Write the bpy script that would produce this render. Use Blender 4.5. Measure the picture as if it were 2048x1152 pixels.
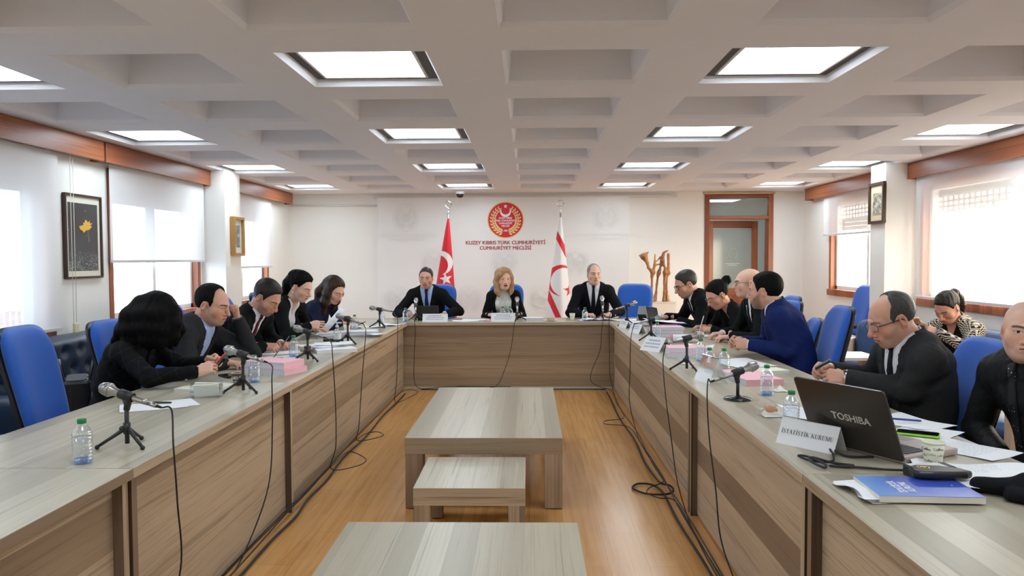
import bpy, bmesh, math, random, os
import numpy as np
from mathutils import Vector, Matrix, Euler
random.seed(7)
rng = np.random.default_rng(7)
for _o in list(bpy.data.objects):
    bpy.data.objects.remove(_o, do_unlink=True)
SC = bpy.context.scene
COL = SC.collection
R = math.radians

# ---------------------------------------------------------------- camera
def make_camera():
    cd = bpy.data.cameras.new('camera')
    cam = bpy.data.objects.new('camera', cd)
    COL.objects.link(cam)
    cd.sensor_width = 36.0
    cd.lens = 36.0 * 1535.0 / 2048.0
    cd.clip_start = 0.05
    pt, yw, rl = -0.0389, 0.0216, -0.0041
    F = Vector((-math.sin(yw) * math.cos(pt), math.cos(yw) * math.cos(pt), math.sin(pt)))
    r = Vector((math.cos(yw), math.sin(yw), 0))
    u = r.cross(F)
    r2 = r * math.cos(rl) + u * math.sin(rl)
    u2 = -r * math.sin(rl) + u * math.cos(rl)
    M = Matrix((r2, u2, -F)).transposed().to_4x4()
    M.translation = Vector((0, 0, 1.4654))
    cam.matrix_world = M
    SC.camera = cam
make_camera()

# ---------------------------------------------------------------- light
SC.view_settings.view_transform = 'Standard'
SC.view_settings.look = 'None'
SC.view_settings.gamma = 1.0
SC.view_settings.use_curve_mapping = False
SC.view_settings.exposure = 0.45
SC.cycles.use_denoising = True
SC.cycles.max_bounces = 10
SC.cycles.diffuse_bounces = 6
SC.cycles.transparent_max_bounces = 16
SC.cycles.sample_clamp_indirect = 6.0

SKY_COOL, SKY_WARM = 8.0, 17.0
def make_world():
    w = bpy.data.worlds.new('daylight_sky')
    SC.world = w
    w.use_nodes = True
    nt = w.node_tree
    nt.nodes.clear()
    tc = nt.nodes.new('ShaderNodeTexCoord')
    sx = nt.nodes.new('ShaderNodeSeparateXYZ')
    nt.links.new(tc.outputs['Generated'], sx.inputs[0])
    mr = nt.nodes.new('ShaderNodeMapRange')
    mr.inputs['From Min'].default_value = -0.6
    mr.inputs['From Max'].default_value = 0.6
    nt.links.new(sx.outputs['X'], mr.inputs['Value'])
    cr = nt.nodes.new('ShaderNodeValToRGB')
    cr.color_ramp.elements[0].color = (0.66, 0.80, 1.0, 1)
    cr.color_ramp.elements[1].color = (1.0, 0.83, 0.65, 1)
    nt.links.new(mr.outputs[0], cr.inputs[0])
    bg = nt.nodes.new('ShaderNodeBackground')
    st = nt.nodes.new('ShaderNodeMapRange')
    st.inputs['From Min'].default_value = -0.6; st.inputs['From Max'].default_value = 0.6
    st.inputs['To Min'].default_value = SKY_COOL; st.inputs['To Max'].default_value = SKY_WARM
    nt.links.new(sx.outputs['X'], st.inputs['Value'])
    # the ground outside is dimmer than the sky
    gz = nt.nodes.new('ShaderNodeMapRange')
    gz.inputs['From Min'].default_value = -0.10; gz.inputs['From Max'].default_value = 0.02
    gz.inputs['To Min'].default_value = 0.30; gz.inputs['To Max'].default_value = 1.0
    nt.links.new(sx.outputs['Z'], gz.inputs['Value'])
    mu = nt.nodes.new('ShaderNodeMath'); mu.operation = 'MULTIPLY'
    nt.links.new(st.outputs[0], mu.inputs[0]); nt.links.new(gz.outputs[0], mu.inputs[1])
    nt.links.new(mu.outputs[0], bg.inputs['Strength'])
    nt.links.new(cr.outputs[0], bg.inputs['Color'])
    out = nt.nodes.new('ShaderNodeOutputWorld')
    nt.links.new(bg.outputs[0], out.inputs['Surface'])
make_world()

# the window openings as portals, so that the sky finds its way in
def window_portal(x, y, z, sy, sz, into):
    ld = bpy.data.lights.new('window_portal', 'AREA')
    ld.shape = 'RECTANGLE'; ld.size = sz; ld.size_y = sy
    ld.cycles.is_portal = True
    o = bpy.data.objects.new('window_portal', ld); COL.objects.link(o)
    o.matrix_world = Matrix(((0, 0, -into, x), (0, 1, 0, y), (into, 0, 0, z), (0, 0, 0, 1)))
window_portal(-3.99, 4.515, 1.57, 2.83, 1.42, 1)
window_portal(-3.99, 7.73, 1.57, 1.90, 1.42, 1)
window_portal(-3.99, 10.115, 1.57, 1.73, 1.42, 1)
window_portal(4.49, 6.36, 1.61, 4.12, 1.33, -1)
window_portal(4.49, 9.94, 1.61, 1.98, 1.33, -1)

# ---------------------------------------------------------------- tagging
def tag(o, label=None, cat=None, group=None, kind=None):
    if label: o['label'] = label
    if cat: o['category'] = cat
    if group: o['group'] = group
    if kind: o['kind'] = kind
    return o

def thing(name, label, cat, loc=(0, 0, 0), rz=0.0, group=None):
    o = bpy.data.objects.new(name, None)
    o.empty_display_size = 0.1
    COL.objects.link(o)
    o.location = loc
    o.rotation_euler = (0, 0, rz)
    return tag(o, label, cat, group)

def copy_tree(o, parent=None):
    c = o.copy()
    COL.objects.link(c)
    if parent is not None:
        c.parent = parent
    for ch in list(o.children):
        copy_tree(ch, c)
    return c

# ---------------------------------------------------------------- mesh builder
class MB:
    def __init__(s):
        s.v = []; s.f = []; s.sm = []; s.mi = []; s.m = 0
    def add(s, vs, fs, smooth=False):
        n = len(s.v)
        s.v += [tuple(map(float, p)) for p in vs]
        for f in fs:
            s.f.append(tuple(i + n for i in f)); s.sm.append(smooth); s.mi.append(s.m)
        return s
    def box(s, lo, hi):
        x0, y0, z0 = lo; x1, y1, z1 = hi
        return s.add([(x0,y0,z0),(x1,y0,z0),(x1,y1,z0),(x0,y1,z0),(x0,y0,z1),(x1,y0,z1),(x1,y1,z1),(x0,y1,z1)],
              [(3,2,1,0),(4,5,6,7),(0,1,5,4),(1,2,6,5),(2,3,7,6),(3,0,4,7)])
    def obox(s, c, ax, half):
        # oriented box: axes rows ax (3 vectors), half sizes
        c = Vector(c); a = [Vector(q).normalized() for q in ax]
        vs = []
        for sz in (-1, 1):
            for sx, sy in ((-1,-1),(1,-1),(1,1),(-1,1)):
                vs.append(c + a[0]*sx*half[0] + a[1]*sy*half[1] + a[2]*sz*half[2])
        return s.add(vs, [(3,2,1,0),(4,5,6,7),(0,1,5,4),(1,2,6,5),(2,3,7,6),(3,0,4,7)])
    def lathe(s, prof, n=24, M=None, caps=True, smooth=True):
        vs = []; fs = []
        for (r, z) in prof:
            for i in range(n):
                a = 2*math.pi*i/n
                vs.append(Vector((r*math.cos(a), r*math.sin(a), z)))
        for j in range(len(prof)-1):
            for i in range(n):
                k = (i+1) % n
                fs.append((j*n+i, j*n+k, (j+1)*n+k, (j+1)*n+i))
        if M is not None: vs = [M @ v for v in vs]
        s.add(vs, fs, smooth)
        if caps:
            m = len(prof)-1
            if prof[0][0] > 1e-5: s.add(vs[:n], [tuple(range(n-1, -1, -1))])
            if prof[m][0] > 1e-5: s.add(vs[m*n:], [tuple(range(n))])
        return s
    def tube(s, pts, r, n=10, caps=True, flat=None):
        pts = [Vector(p) for p in pts]
        rs = r if isinstance(r, (list, tuple)) else [r]*len(pts)
        vs = []; fs = []
        up = None
        for i, p in enumerate(pts):
            t = (pts[min(i+1, len(pts)-1)] - pts[max(i-1, 0)])
            if t.length < 1e-9: t = Vector((0,0,1))
            t.normalize()
            if up is None:
                up = Vector((0,0,1)) if abs(t.z) < .9 else Vector((1,0,0))
            side = t.cross(up)
            if side.length < 1e-6: side = t.orthogonal()
            side.normalize()
            up = side.cross(t).normalized()
            for k in range(n):
                a = 2*math.pi*k/n
                q = side*math.cos(a)*rs[i]*(flat or 1.0) + up*math.sin(a)*rs[i]
                vs.append(p + q)
        for i in range(len(pts)-1):
            for k in range(n):
                l = (k+1) % n
                fs.append((i*n+k, i*n+l, (i+1)*n+l, (i+1)*n+k))
        s.add(vs, fs, True)
        if caps:
            s.add(vs[:n], [tuple(range(n-1, -1, -1))]); s.add(vs[-n:], [tuple(range(n))])
        return s
    def prism(s, outline, z0, z1, M=None, smooth=False):
        n = len(outline)
        vs = [Vector((x, y, z0)) for x, y in outline] + [Vector((x, y, z1)) for x, y in outline]
        if M is not None: vs = [M @ v for v in vs]
        s.add(vs, [tuple(range(n-1, -1, -1)), tuple(range(n, 2*n))])
        s.add(vs, [(i, (i+1) % n, n+(i+1) % n, n+i) for i in range(n)], smooth)
        return s
    def sphere(s, c, r, nu=20, nv=12, sc=(1,1,1), M=None):
        vs = []; fs = []
        for j in range(nv+1):
            th = math.pi*j/nv
            for i in range(nu):
                a = 2*math.pi*i/nu
                v = Vector((r*sc[0]*math.sin(th)*math.cos(a), r*sc[1]*math.sin(th)*math.sin(a), r*sc[2]*math.cos(th)))
                if M is not None: v = M @ v
                vs.append(v + Vector(c))
        for j in range(nv):
            for i in range(nu):
                k = (i+1) % nu
                fs.append(((j+1)*nu+i, (j+1)*nu+k, j*nu+k, j*nu+i))
        return s.add(vs, fs, True)
    def build(s, name, mat, parent=None, bevel=0.0, seg=2, loc=None, clean=True):
        me = bpy.data.meshes.new(name)
        me.from_pydata(s.v, [], s.f)
        me.polygons.foreach_set('use_smooth', s.sm)
        mats = mat if isinstance(mat, (list, tuple)) else [mat]
        for m in mats: me.materials.append(m)
        if len(mats) > 1: me.polygons.foreach_set('material_index', s.mi)
        if clean:
            bm = bmesh.new(); bm.from_mesh(me)
            bmesh.ops.remove_doubles(bm, verts=bm.verts, dist=1e-5)
            bmesh.ops.recalc_face_normals(bm, faces=bm.faces)
            bm.to_mesh(me); bm.free()
        me.update()
        o = bpy.data.objects.new(name, me)
        COL.objects.link(o)
        if parent is not None: o.parent = parent
        if loc is not None: o.location = loc
        if bevel > 0:
            b = o.modifiers.new('edge', 'BEVEL'); b.width = bevel; b.segments = seg
            b.limit_method = 'ANGLE'; b.angle_limit = R(40)
        return o

def rounded_rect(w, h, r, n=5):
    pts = []
    for cx, cy, a0 in ((w/2-r, h/2-r, 0), (-w/2+r, h/2-r, 90), (-w/2+r, -h/2+r, 180), (w/2-r, -h/2+r, 270)):
        for i in range(n+1):
            a = R(a0 + 90*i/n)
            pts.append((cx + r*math.cos(a), cy + r*math.sin(a)))
    return pts

def spline(pts, n=8):
    # Catmull-Rom through the points
    P = [Vector(p) for p in pts]
    P = [P[0]*2-P[1]] + P + [P[-1]*2-P[-2]]
    out = []
    for i in range(1, len(P)-2):
        for k in range(n):
            t = k/n
            a, b, c, d = P[i-1], P[i], P[i+1], P[i+2]
            out.append(0.5*((2*b) + (c-a)*t + (2*a-5*b+4*c-d)*t*t + (3*b-a-3*c+d)*t*t*t))
    out.append(P[-2])
    return out

def basis(xa, za=(0,0,1), loc=(0,0,0)):
    # matrix with local X along xa, local Z close to za
    x = Vector(xa).normalized(); z = Vector(za); y = z.cross(x)
    if y.length < 1e-6: y = x.orthogonal()
    y.normalize(); z = x.cross(y).normalized()
    M = Matrix((x, y, z)).transposed().to_4x4(); M.translation = Vector(loc)
    return M

# ---------------------------------------------------------------- lettering
def text(body, size, mat, parent, M, name='lettering', extrude=0.0006, align='CENTER', bold=0.0, xs=1.0):
    # bold letters are thickened when the lettering is turned to mesh
    cu = bpy.data.curves.new(name, 'FONT')
    cu.body = body; cu.size = size; cu.extrude = extrude; cu.align_x = align; cu.align_y = 'CENTER'
    cu.resolution_u = 3
    o = bpy.data.objects.new(name, cu)
    COL.objects.link(o)
    cu.materials.append(mat); o['bold'] = bold
    o.parent = parent
    o.matrix_local = M @ Matrix.Diagonal((xs, 1, 1, 1))
    return o

# ---------------------------------------------------------------- materials
class NT:
    """small helper to write shader maths"""
    def __init__(s, m):
        m.use_nodes = True
        s.nt = m.node_tree; s.nt.nodes.clear()
        s.out = s.n('ShaderNodeOutputMaterial')
    def n(s, t, **k):
        nd = s.nt.nodes.new(t)
        for a, b in k.items(): setattr(nd, a, b)
        return nd
    def l(s, a, b): s.nt.links.new(a, b)
    def put(s, sock, v):
        if hasattr(v, 'is_linked') or hasattr(v, 'links'): s.l(v, sock)
        else:
            if hasattr(sock.default_value, '__len__') and not hasattr(v, '__len__'): v = (v, v, v)
            if hasattr(sock.default_value, '__len__') and len(sock.default_value) == 4 and len(v) == 3: v = tuple(v)+(1,)
            sock.default_value = v
    def m(s, op, a, b=0.0, c=0.0):
        nd = s.n('ShaderNodeMath', operation=op)
        s.put(nd.inputs[0], a); s.put(nd.inputs[1], b); s.put(nd.inputs[2], c)
        return nd.outputs[0]
    def add(s, a, b): return s.m('ADD', a, b)
    def sub(s, a, b): return s.m('SUBTRACT', a, b)
    def mul(s, a, b): return s.m('MULTIPLY', a, b)
    def lt(s, a, b): return s.m('LESS_THAN', a, b)
    def gt(s, a, b): return s.m('GREATER_THAN', a, b)
    def mx(s, a, b): return s.m('MAXIMUM', a, b)
    def mn(s, a, b): return s.m('MINIMUM', a, b)
    def step(s, v, a, b):   # smoothstep from 0 at a to 1 at b
        nd = s.n('ShaderNodeMapRange', interpolation_type='SMOOTHSTEP')
        s.put(nd.inputs['Value'], v); nd.inputs['From Min'].default_value = a; nd.inputs['From Max'].default_value = b
        if a > b:
            nd.inputs['From Min'].default_value = b; nd.inputs['From Max'].default_value = a
            nd.inputs['To Min'].default_value = 1; nd.inputs['To Max'].default_value = 0
        return nd.outputs[0]
    def mix(s, f, a, b, mode='MIX'):
        nd = s.n('ShaderNodeMix', data_type='RGBA', blend_type=mode)
        s.put(nd.inputs[0], f); s.put(nd.inputs[6], a); s.put(nd.inputs[7], b)
        return nd.outputs[2]
    def noise(s, vec, scale, detail=3, rough=.5, dist=0.0, dim='3D'):
        nd = s.n('ShaderNodeTexNoise', noise_dimensions=dim)
        if vec is not None: s.l(vec, nd.inputs['Vector'])
        nd.inputs['Scale'].default_value = scale; nd.inputs['Detail'].default_value = detail
        nd.inputs['Roughness'].default_value = rough; nd.inputs['Distortion'].default_value = dist
        return nd.outputs[0]
    def ramp(s, f, stops, interp='LINEAR'):
        nd = s.n('ShaderNodeValToRGB'); nd.color_ramp.interpolation = interp
        e = nd.color_ramp.elements
        while len(e) < len(stops): e.new(0.5)
        for i, (p, c) in enumerate(stops):
            e[i].position = p; e[i].color = tuple(c)+(1,) if len(c) == 3 else c
        s.l(f, nd.inputs[0]); return nd.outputs[0]
    def mapping(s, vec, scale=(1,1,1), loc=(0,0,0), rot=(0,0,0)):
        nd = s.n('ShaderNodeMapping'); s.l(vec, nd.inputs[0])
        nd.inputs['Scale'].default_value = scale; nd.inputs['Rotation'].default_value = rot
        if hasattr(loc, 'links'): s.l(loc, nd.inputs['Location'])
        else: nd.inputs['Location'].default_value = loc
        return nd.outputs[0]
    def bump(s, h, strength=.3, dist=.01):
        nd = s.n('ShaderNodeBump'); s.l(h, nd.inputs['Height'])
        nd.inputs['Strength'].default_value = strength; nd.inputs['Distance'].default_value = dist
        return nd.outputs[0]
    def obj(s): return s.n('ShaderNodeTexCoord').outputs['Object']
    def bsdf(s, color, rough=.5, metal=0.0, spec=.5, normal=None, **k):
        b = s.n('ShaderNodeBsdfPrincipled')
        s.put(b.inputs['Base Color'], color); s.put(b.inputs['Roughness'], rough); s.put(b.inputs['Metallic'], metal)
        b.inputs['Specular IOR Level'].default_value = spec
        for a, v in k.items(): s.put(b.inputs[a.replace('_', ' ')], v)
        if normal is not None: s.l(normal, b.inputs['Normal'])
        s.l(b.outputs[0], s.out.inputs[0]); return b

def srgb(r, g, b):
    f = lambda c: (c/255/12.92 if c/255 <= .04045 else ((c/255+.055)/1.055)**2.4)
    return (f(r), f(g), f(b))

_MC = {}
def plain(name, color, rough=.5, metal=0.0, spec=.5, noise=0.0, nscale=60, bump=0.0, bscale=200, **k):
    if name in _MC: return _MC[name]
    m = bpy.data.materials.new(name); t = NT(m)
    c = color; nrm = None
    if noise > 0:
        n = t.noise(t.obj(), nscale, 3)
        c = t.mix(n, tuple(x*(1-noise) for x in color), tuple(min(1, x*(1+noise)) for x in color))
    if bump > 0:
        nrm = t.bump(t.noise(t.obj(), bscale, 3), bump, .004)
    t.bsdf(c, rough, metal, spec, nrm, **k)
    _MC[name] = m
    return m
# ================================================================ surfaces of the room
def wood_mat(name, axis, dark, mid, light, band=9.0, rough=.42, lines=.55, spec=.4):
    """laminate with long grain along one local axis: bands of tone, fine lines, a few dark streaks"""
    if name in _MC: return _MC[name]
    m = bpy.data.materials.new(name); t = NT(m)
    oi = t.n('ShaderNodeObjectInfo')
    sh = t.m('MULTIPLY', oi.outputs['Random'], 37.0)
    cb = t.n('ShaderNodeCombineXYZ'); t.l(sh, cb.inputs[0]); t.l(sh, cb.inputs[1]); t.l(sh, cb.inputs[2])
    o = t.obj()
    add = t.n('ShaderNodeVectorMath', operation='ADD'); t.l(o, add.inputs[0]); t.l(cb.outputs[0], add.inputs[1])
    v = add.outputs[0]
    k = {'x': 0, 'y': 1, 'z': 2}[axis]
    def sc(al, ac):
        r = [ac, ac, ac]; r[k] = al; return tuple(r)
    # planks: each strip across the grain has a tone and a figure of its own
    sp = t.n('ShaderNodeSeparateXYZ'); t.l(v, sp.inputs[0])
    ac = [q for q in range(3) if q != k]
    a_ = t.add(sp.outputs[ac[0]], t.mul(sp.outputs[ac[1]], .73))
    wob = t.noise(t.mapping(v, sc(.02, 2.3)), 1.0, 1)
    pid = t.m('FLOOR', t.add(t.mul(a_, band), t.mul(wob, 1.6)))
    wn = t.n('ShaderNodeTexWhiteNoise', noise_dimensions='1D'); t.l(pid, wn.inputs['W'])
    tone = wn.outputs['Value']
    soft = t.noise(t.mapping(v, sc(.12, band)), 1.0, 1.5, .4)
    c = t.ramp(t.add(t.mul(tone, .62), t.mul(soft, .38)), [(.22, dark), (.45, mid), (.55, tuple((a+b)/2 for a, b in zip(mid, light))), (.80, light)])
    cb2 = t.n('ShaderNodeCombineXYZ'); t.l(t.mul(tone, 23.0), cb2.inputs[k])
    ad2 = t.n('ShaderNodeVectorMath', operation='ADD'); t.l(v, ad2.inputs[0]); t.l(cb2.outputs[0], ad2.inputs[1]); v = ad2.outputs[0]
    cath = t.noise(t.mapping(v, sc(.55, band*2.6)), 1.0, 4, .55, .8)
    c = t.mix(t.mul(t.step(cath, .54, .66), .55), c, dark)
    fine = t.noise(t.mapping(v, sc(2.2, 170)), 1.0, 3, .6)
    c = t.mix(t.mul(t.step(fine, .50, .72), lines), c, tuple(q*.72 for q in dark))
    streak = t.noise(t.mapping(v, sc(.7, 46)), 1.0, 2, .5, .5)
    c = t.mix(t.mul(t.step(streak, .63, .70), .50), c, tuple(q*.60 for q in dark))
    t.bsdf(c, rough, 0, spec, t.bump(fine, .06, .002))
    _MC[name] = m; return m

TOPW = dict(dark=(.345, .298, .214), mid=(.430, .378, .280), light=(.515, .457, .347))
FRONTW = dict(dark=(.235, .162, .102), mid=(.40, .292, .190), light=(.57, .435, .295))
ENDW = dict(dark=(.075, .048, .032), mid=(.125, .082, .055), light=(.18, .122, .082))
def top_wood(ax): return wood_mat('pale_laminate_'+ax, ax, band=10.5, rough=.30, lines=.34, **TOPW)
def end_face_wood(ax): return wood_mat('dark_oak_laminate_'+ax, ax, band=14.0, rough=.5, lines=.45, **ENDW)
def front_wood(ax): return wood_mat('grey_oak_laminate_'+ax, ax, band=9.0, rough=.45, lines=.50, **FRONTW)

def red_wood(ax):
    return wood_mat('varnished_red_wood_'+ax, ax, (.19, .050, .019), (.30, .088, .033), (.38, .128, .052), band=14, rough=.35, lines=.25)

def wall_mat():
    if 'white_paint' in _MC: return _MC['white_paint']
    m = bpy.data.materials.new('white_paint'); t = NT(m)
    o = t.obj()
    c = t.mix(t.noise(o, 1.3, 3), (.80, .785, .745), (.83, .815, .78))
    t.bsdf(c, .75, 0, .25, t.bump(t.noise(o, 90, 3), .06, .004))
    _MC['white_paint'] = m; return m

def floor_mat():
    m = bpy.data.materials.new('laminate_floor'); t = NT(m)
    o = t.obj()
    br = t.n('ShaderNodeTexBrick')
    t.l(t.mapping(o, (1, 1, 1), (0, 0, 0), (0, 0, R(90))), br.inputs['Vector'])
    br.inputs['Color1'].default_value = (0, 0, 0, 1); br.inputs['Color2'].default_value = (1, 1, 1, 1)
    br.inputs['Mortar'].default_value = (.5, .5, .5, 1)
    br.inputs['Scale'].default_value = 1.0; br.inputs['Mortar Size'].default_value = .0012
    br.inputs['Brick Width'].default_value = 1.2; br.inputs['Row Height'].default_value = .19
    br.offset = .37
    strip = t.n('ShaderNodeTexBrick')
    t.l(t.mapping(o, (1, 1, 1), (0.13, 0, 0), (0, 0, R(90))), strip.inputs['Vector'])
    strip.inputs['Color1'].default_value = (0, 0, 0, 1); strip.inputs['Color2'].default_value = (1, 1, 1, 1); strip.inputs['Mortar'].default_value = (.5, .5, .5, 1)
    strip.inputs['Scale'].default_value = 1.0; strip.inputs['Mortar Size'].default_value = 0.0
    strip.inputs['Brick Width'].default_value = .42; strip.inputs['Row Height'].default_value = .0633; strip.offset = .43
    g = t.noise(t.mapping(o, (30, 1.2, 1)), 1.0, 4, .6, .6)
    c = t.ramp(g, [(.25, (.42, .19, .052)), (.5, (.58, .285, .088)), (.8, (.68, .37, .135))])
    sepc = t.n('ShaderNodeSeparateColor'); t.l(strip.outputs['Color'], sepc.inputs[0])
    c = t.mix(t.mul(sepc.outputs[0], .35), c, (.66, .36, .13))
    sepb = t.n('ShaderNodeSeparateColor'); t.l(br.outputs['Color'], sepb.inputs[0])
    c = t.mix(t.mul(sepb.outputs[0], .18), c, (.34, .14, .04))
    c = t.mix(t.mul(br.outputs['Fac'], .55), c, (.16, .06, .02))
    t.bsdf(c, t.add(.17, t.mul(g, .12)), 0, .45, t.bump(g, .03, .002))
    return m

def struct(name, mb, m, parent=None, **k):
    o = mb.build(name, m, parent, **k)
    if parent is None: o['kind'] = 'structure'
    return o

CEIL = 2.48
YB, YF = 12.0, -1.6
XL, XR = -3.75, 4.25
GX, GY, PIT, WID = -0.1298, 3.7922, 1.1242, 0.7559
LIT_C, LIT_R = (-3, -1, 1, 3), (-4, -2, 0, 2, 4, 6)

def build_shell():
    wm = wall_mat()
    b = MB(); b.box((XL-.5, YF-.3, -.12), (XR+.6, YB+2.6, 0)); struct('floor', b, floor_mat())
    # ceiling: flat beams with square coffers let into it
    b = MB()
    xs = [XL-.5]; cx = []
    for c in range(-3, 4):
        x0 = GX+c*PIT; cx.append((x0, x0+WID)); xs += [x0, x0+WID]
    xs.append(XR+.6)
    ysn = [YF-.3]; cy = []
    for r in range(-4, 7):
        y0 = GY+r*PIT
        if y0+WID > YB: continue
        cy.append((y0, y0+WID)); ysn += [y0, y0+WID]
    ysn.append(YB+2.6)
    hole = lambda i, j: (i % 2 == 1) and (j % 2 == 1)
    for i in range(len(xs)-1):
        for j in range(len(ysn)-1):
            if hole(i, j): continue
            b.add([(xs[i], ysn[j], CEIL), (xs[i+1], ysn[j], CEIL), (xs[i+1], ysn[j+1], CEIL), (xs[i], ysn[j+1], CEIL)], [(3, 2, 1, 0)])
    for (x0, x1) in cx:
        for (y0, y1) in cy:
            lv = [(0, 0), (.018, .022), (.055, .34)]
            rg = [[(x0+d, y0+d, CEIL+z), (x1-d, y0+d, CEIL+z), (x1-d, y1-d, CEIL+z), (x0+d, y1-d, CEIL+z)] for d, z in lv]
            for a_, c_ in zip(rg[:-1], rg[1:]):
                for k in range(4):
                    l = (k+1) % 4
                    b.add([a_[k], a_[l], c_[l], c_[k]], [(0, 1, 2, 3)])
            b.add(rg[-1], [(3, 2, 1, 0)])
    b.box((XL-.5, YF-.3, CEIL+.40), (XR+.6, YB+2.6, CEIL+.5))
    cm = plain('ceiling_paint', (.79, .79, .825), .8, spec=.2, noise=.02, nscale=2.0)
    struct('ceiling', b, cm)
    # ---- left wall with its window openings and the pier
    def wall_x(b, x0, x1, wins, y0, y1):
        ys = [y0]
        for (a, c, z0, z1) in wins: ys += [a, c]
        ys.append(y1)
        for i in range(0, len(ys), 2): b.box((x0, ys[i], 0), (x1, ys[i+1], CEIL+.02))
        for (a, c, z0, z1) in wins:
            b.box((x0, a, 0), (x1, c, z0)); b.box((x0, a, z1), (x1, c, CEIL+.02))
    b = MB()
    wall_x(b, XL-.22, XL, WL_, YF, YB)
    b.box((XL-.02, 8.735, 0), (-3.47, 9.20, CEIL+.01))
    struct('wall_left', b, wm)
    b = MB()
    wall_x(b, XR, XR+.22, WR_, YF, YB)
    b.box((3.90, 8.50, 0), (XR+.02, 8.86, CEIL+.01))
    struct('wall_right', b, wm)
    # ---- back wall with the doorway
    b = MB()
    b.box((XL-.22, YB, 0), (DX0, YB+.18, CEIL+.01)); b.box((DX1, YB, 0), (XR+.22, YB+.18, CEIL+.01))
    b.box((DX0, YB, DZ), (DX1, YB+.18, CEIL+.01))
    struct('wall_back', b, wm)
    b = MB(); b.box((XL-.22, YF-.18, 0), (XR+.22, YF, CEIL+.01)); struct('wall_front', b, wm)
    # corridor behind the doorway
    b = MB()
    b.box((2.0, YB+2.2, 0), (4.6, YB+2.35, CEIL)); b.box((2.0, YB+.18, 0), (2.15, YB+2.2, CEIL)); b.box((4.3, YB+.18, 0), (4.45, YB+2.2, CEIL))
    struct('wall_corridor', b, plain('corridor_paint', (.62, .66, .62), .8))
    # picture-rail line and conduit along the top of the back wall
    g = plain('grey_trim', (.60, .60, .60), .5)
    b = MB(); b.tube([(-3.7, YB-.012, 2.30), (-2.36, YB-.012, 2.295)], .016, 8); b.box((XL, YB-.006, 2.285), (-2.4, YB, 2.31))
    struct('trim_1', b, plain('trim_white', (.74, .74, .73), .5))
    b = MB(); b.box((-2.42, YB-.05, 2.40), (2.30, YB, 2.435)); struct('trim_2', b, plain('conduit_white', (.66, .65, .64), .45))
    b = MB(); b.box((XL, YB-.015, 0), (DX0-.0, YB, .09)); struct('baseboard_back', b, red_wood('x'))
    b = MB(); b.box((XL, YF, 0), (XL+.015, 8.735, .09)); struct('baseboard_left', b, red_wood('y'))
    b = MB(); b.box((XR-.015, YF, 0), (XR, 8.5, .09)); struct('baseboard_right', b, red_wood('y'))

WL_ = [(3.10, 5.93, .86, 2.28), (6.78, 8.68, .86, 2.28), (9.25, 10.98, .86, 2.28)]
WR_ = [(4.30, 8.42, .95, 2.28), (8.95, 10.93, .95, 2.28)]
DX0, DX1, DZ = 2.735, 3.79, 2.44

def pane_mat():
    if 'window_glass' in _MC: return _MC['window_glass']
    m = bpy.data.materials.new('window_glass'); t = NT(m)
    a = t.n('ShaderNodeBsdfTransparent'); a.inputs[0].default_value = (.96, .98, .98, 1)
    b = t.n('ShaderNodeBsdfGlossy'); b.inputs['Roughness'].default_value = .02
    mx = t.n('ShaderNodeMixShader'); mx.inputs[0].default_value = .05
    t.l(a.outputs[0], mx.inputs[1]); t.l(b.outputs[0], mx.inputs[2]); t.l(mx.outputs[0], t.out.inputs[0])
    _MC['window_glass'] = m; return m

def blind_mat(clear=.06, trans=.10):
    """screen fabric: lets some of the view through, scatters the rest"""
    nm = 'screen_fabric_%d' % int(clear*100)
    if nm in _MC: return _MC[nm]
    m = bpy.data.materials.new(nm); t = NT(m)
    w = t.noise(t.obj(), 900, 2)
    c = t.mix(w, (.80, .79, .79), (.86, .85, .85))
    d = t.n('ShaderNodeBsdfDiffuse'); t.l(c, d.inputs[0])
    tr = t.n('ShaderNodeBsdfTranslucent'); t.l(c, tr.inputs[0])
    tp = t.n('ShaderNodeBsdfTransparent')
    m1 = t.n('ShaderNodeMixShader'); m1.inputs[0].default_value = trans
    t.l(d.outputs[0], m1.inputs[1]); t.l(tr.outputs[0], m1.inputs[2])
    m2 = t.n('ShaderNodeMixShader'); m2.inputs[0].default_value = clear
    t.l(m1.outputs[0], m2.inputs[1]); t.l(tp.outputs[0], m2.inputs[2]); t.l(m2.outputs[0], t.out.inputs[0])
    _MC[nm] = m; return m

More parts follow.
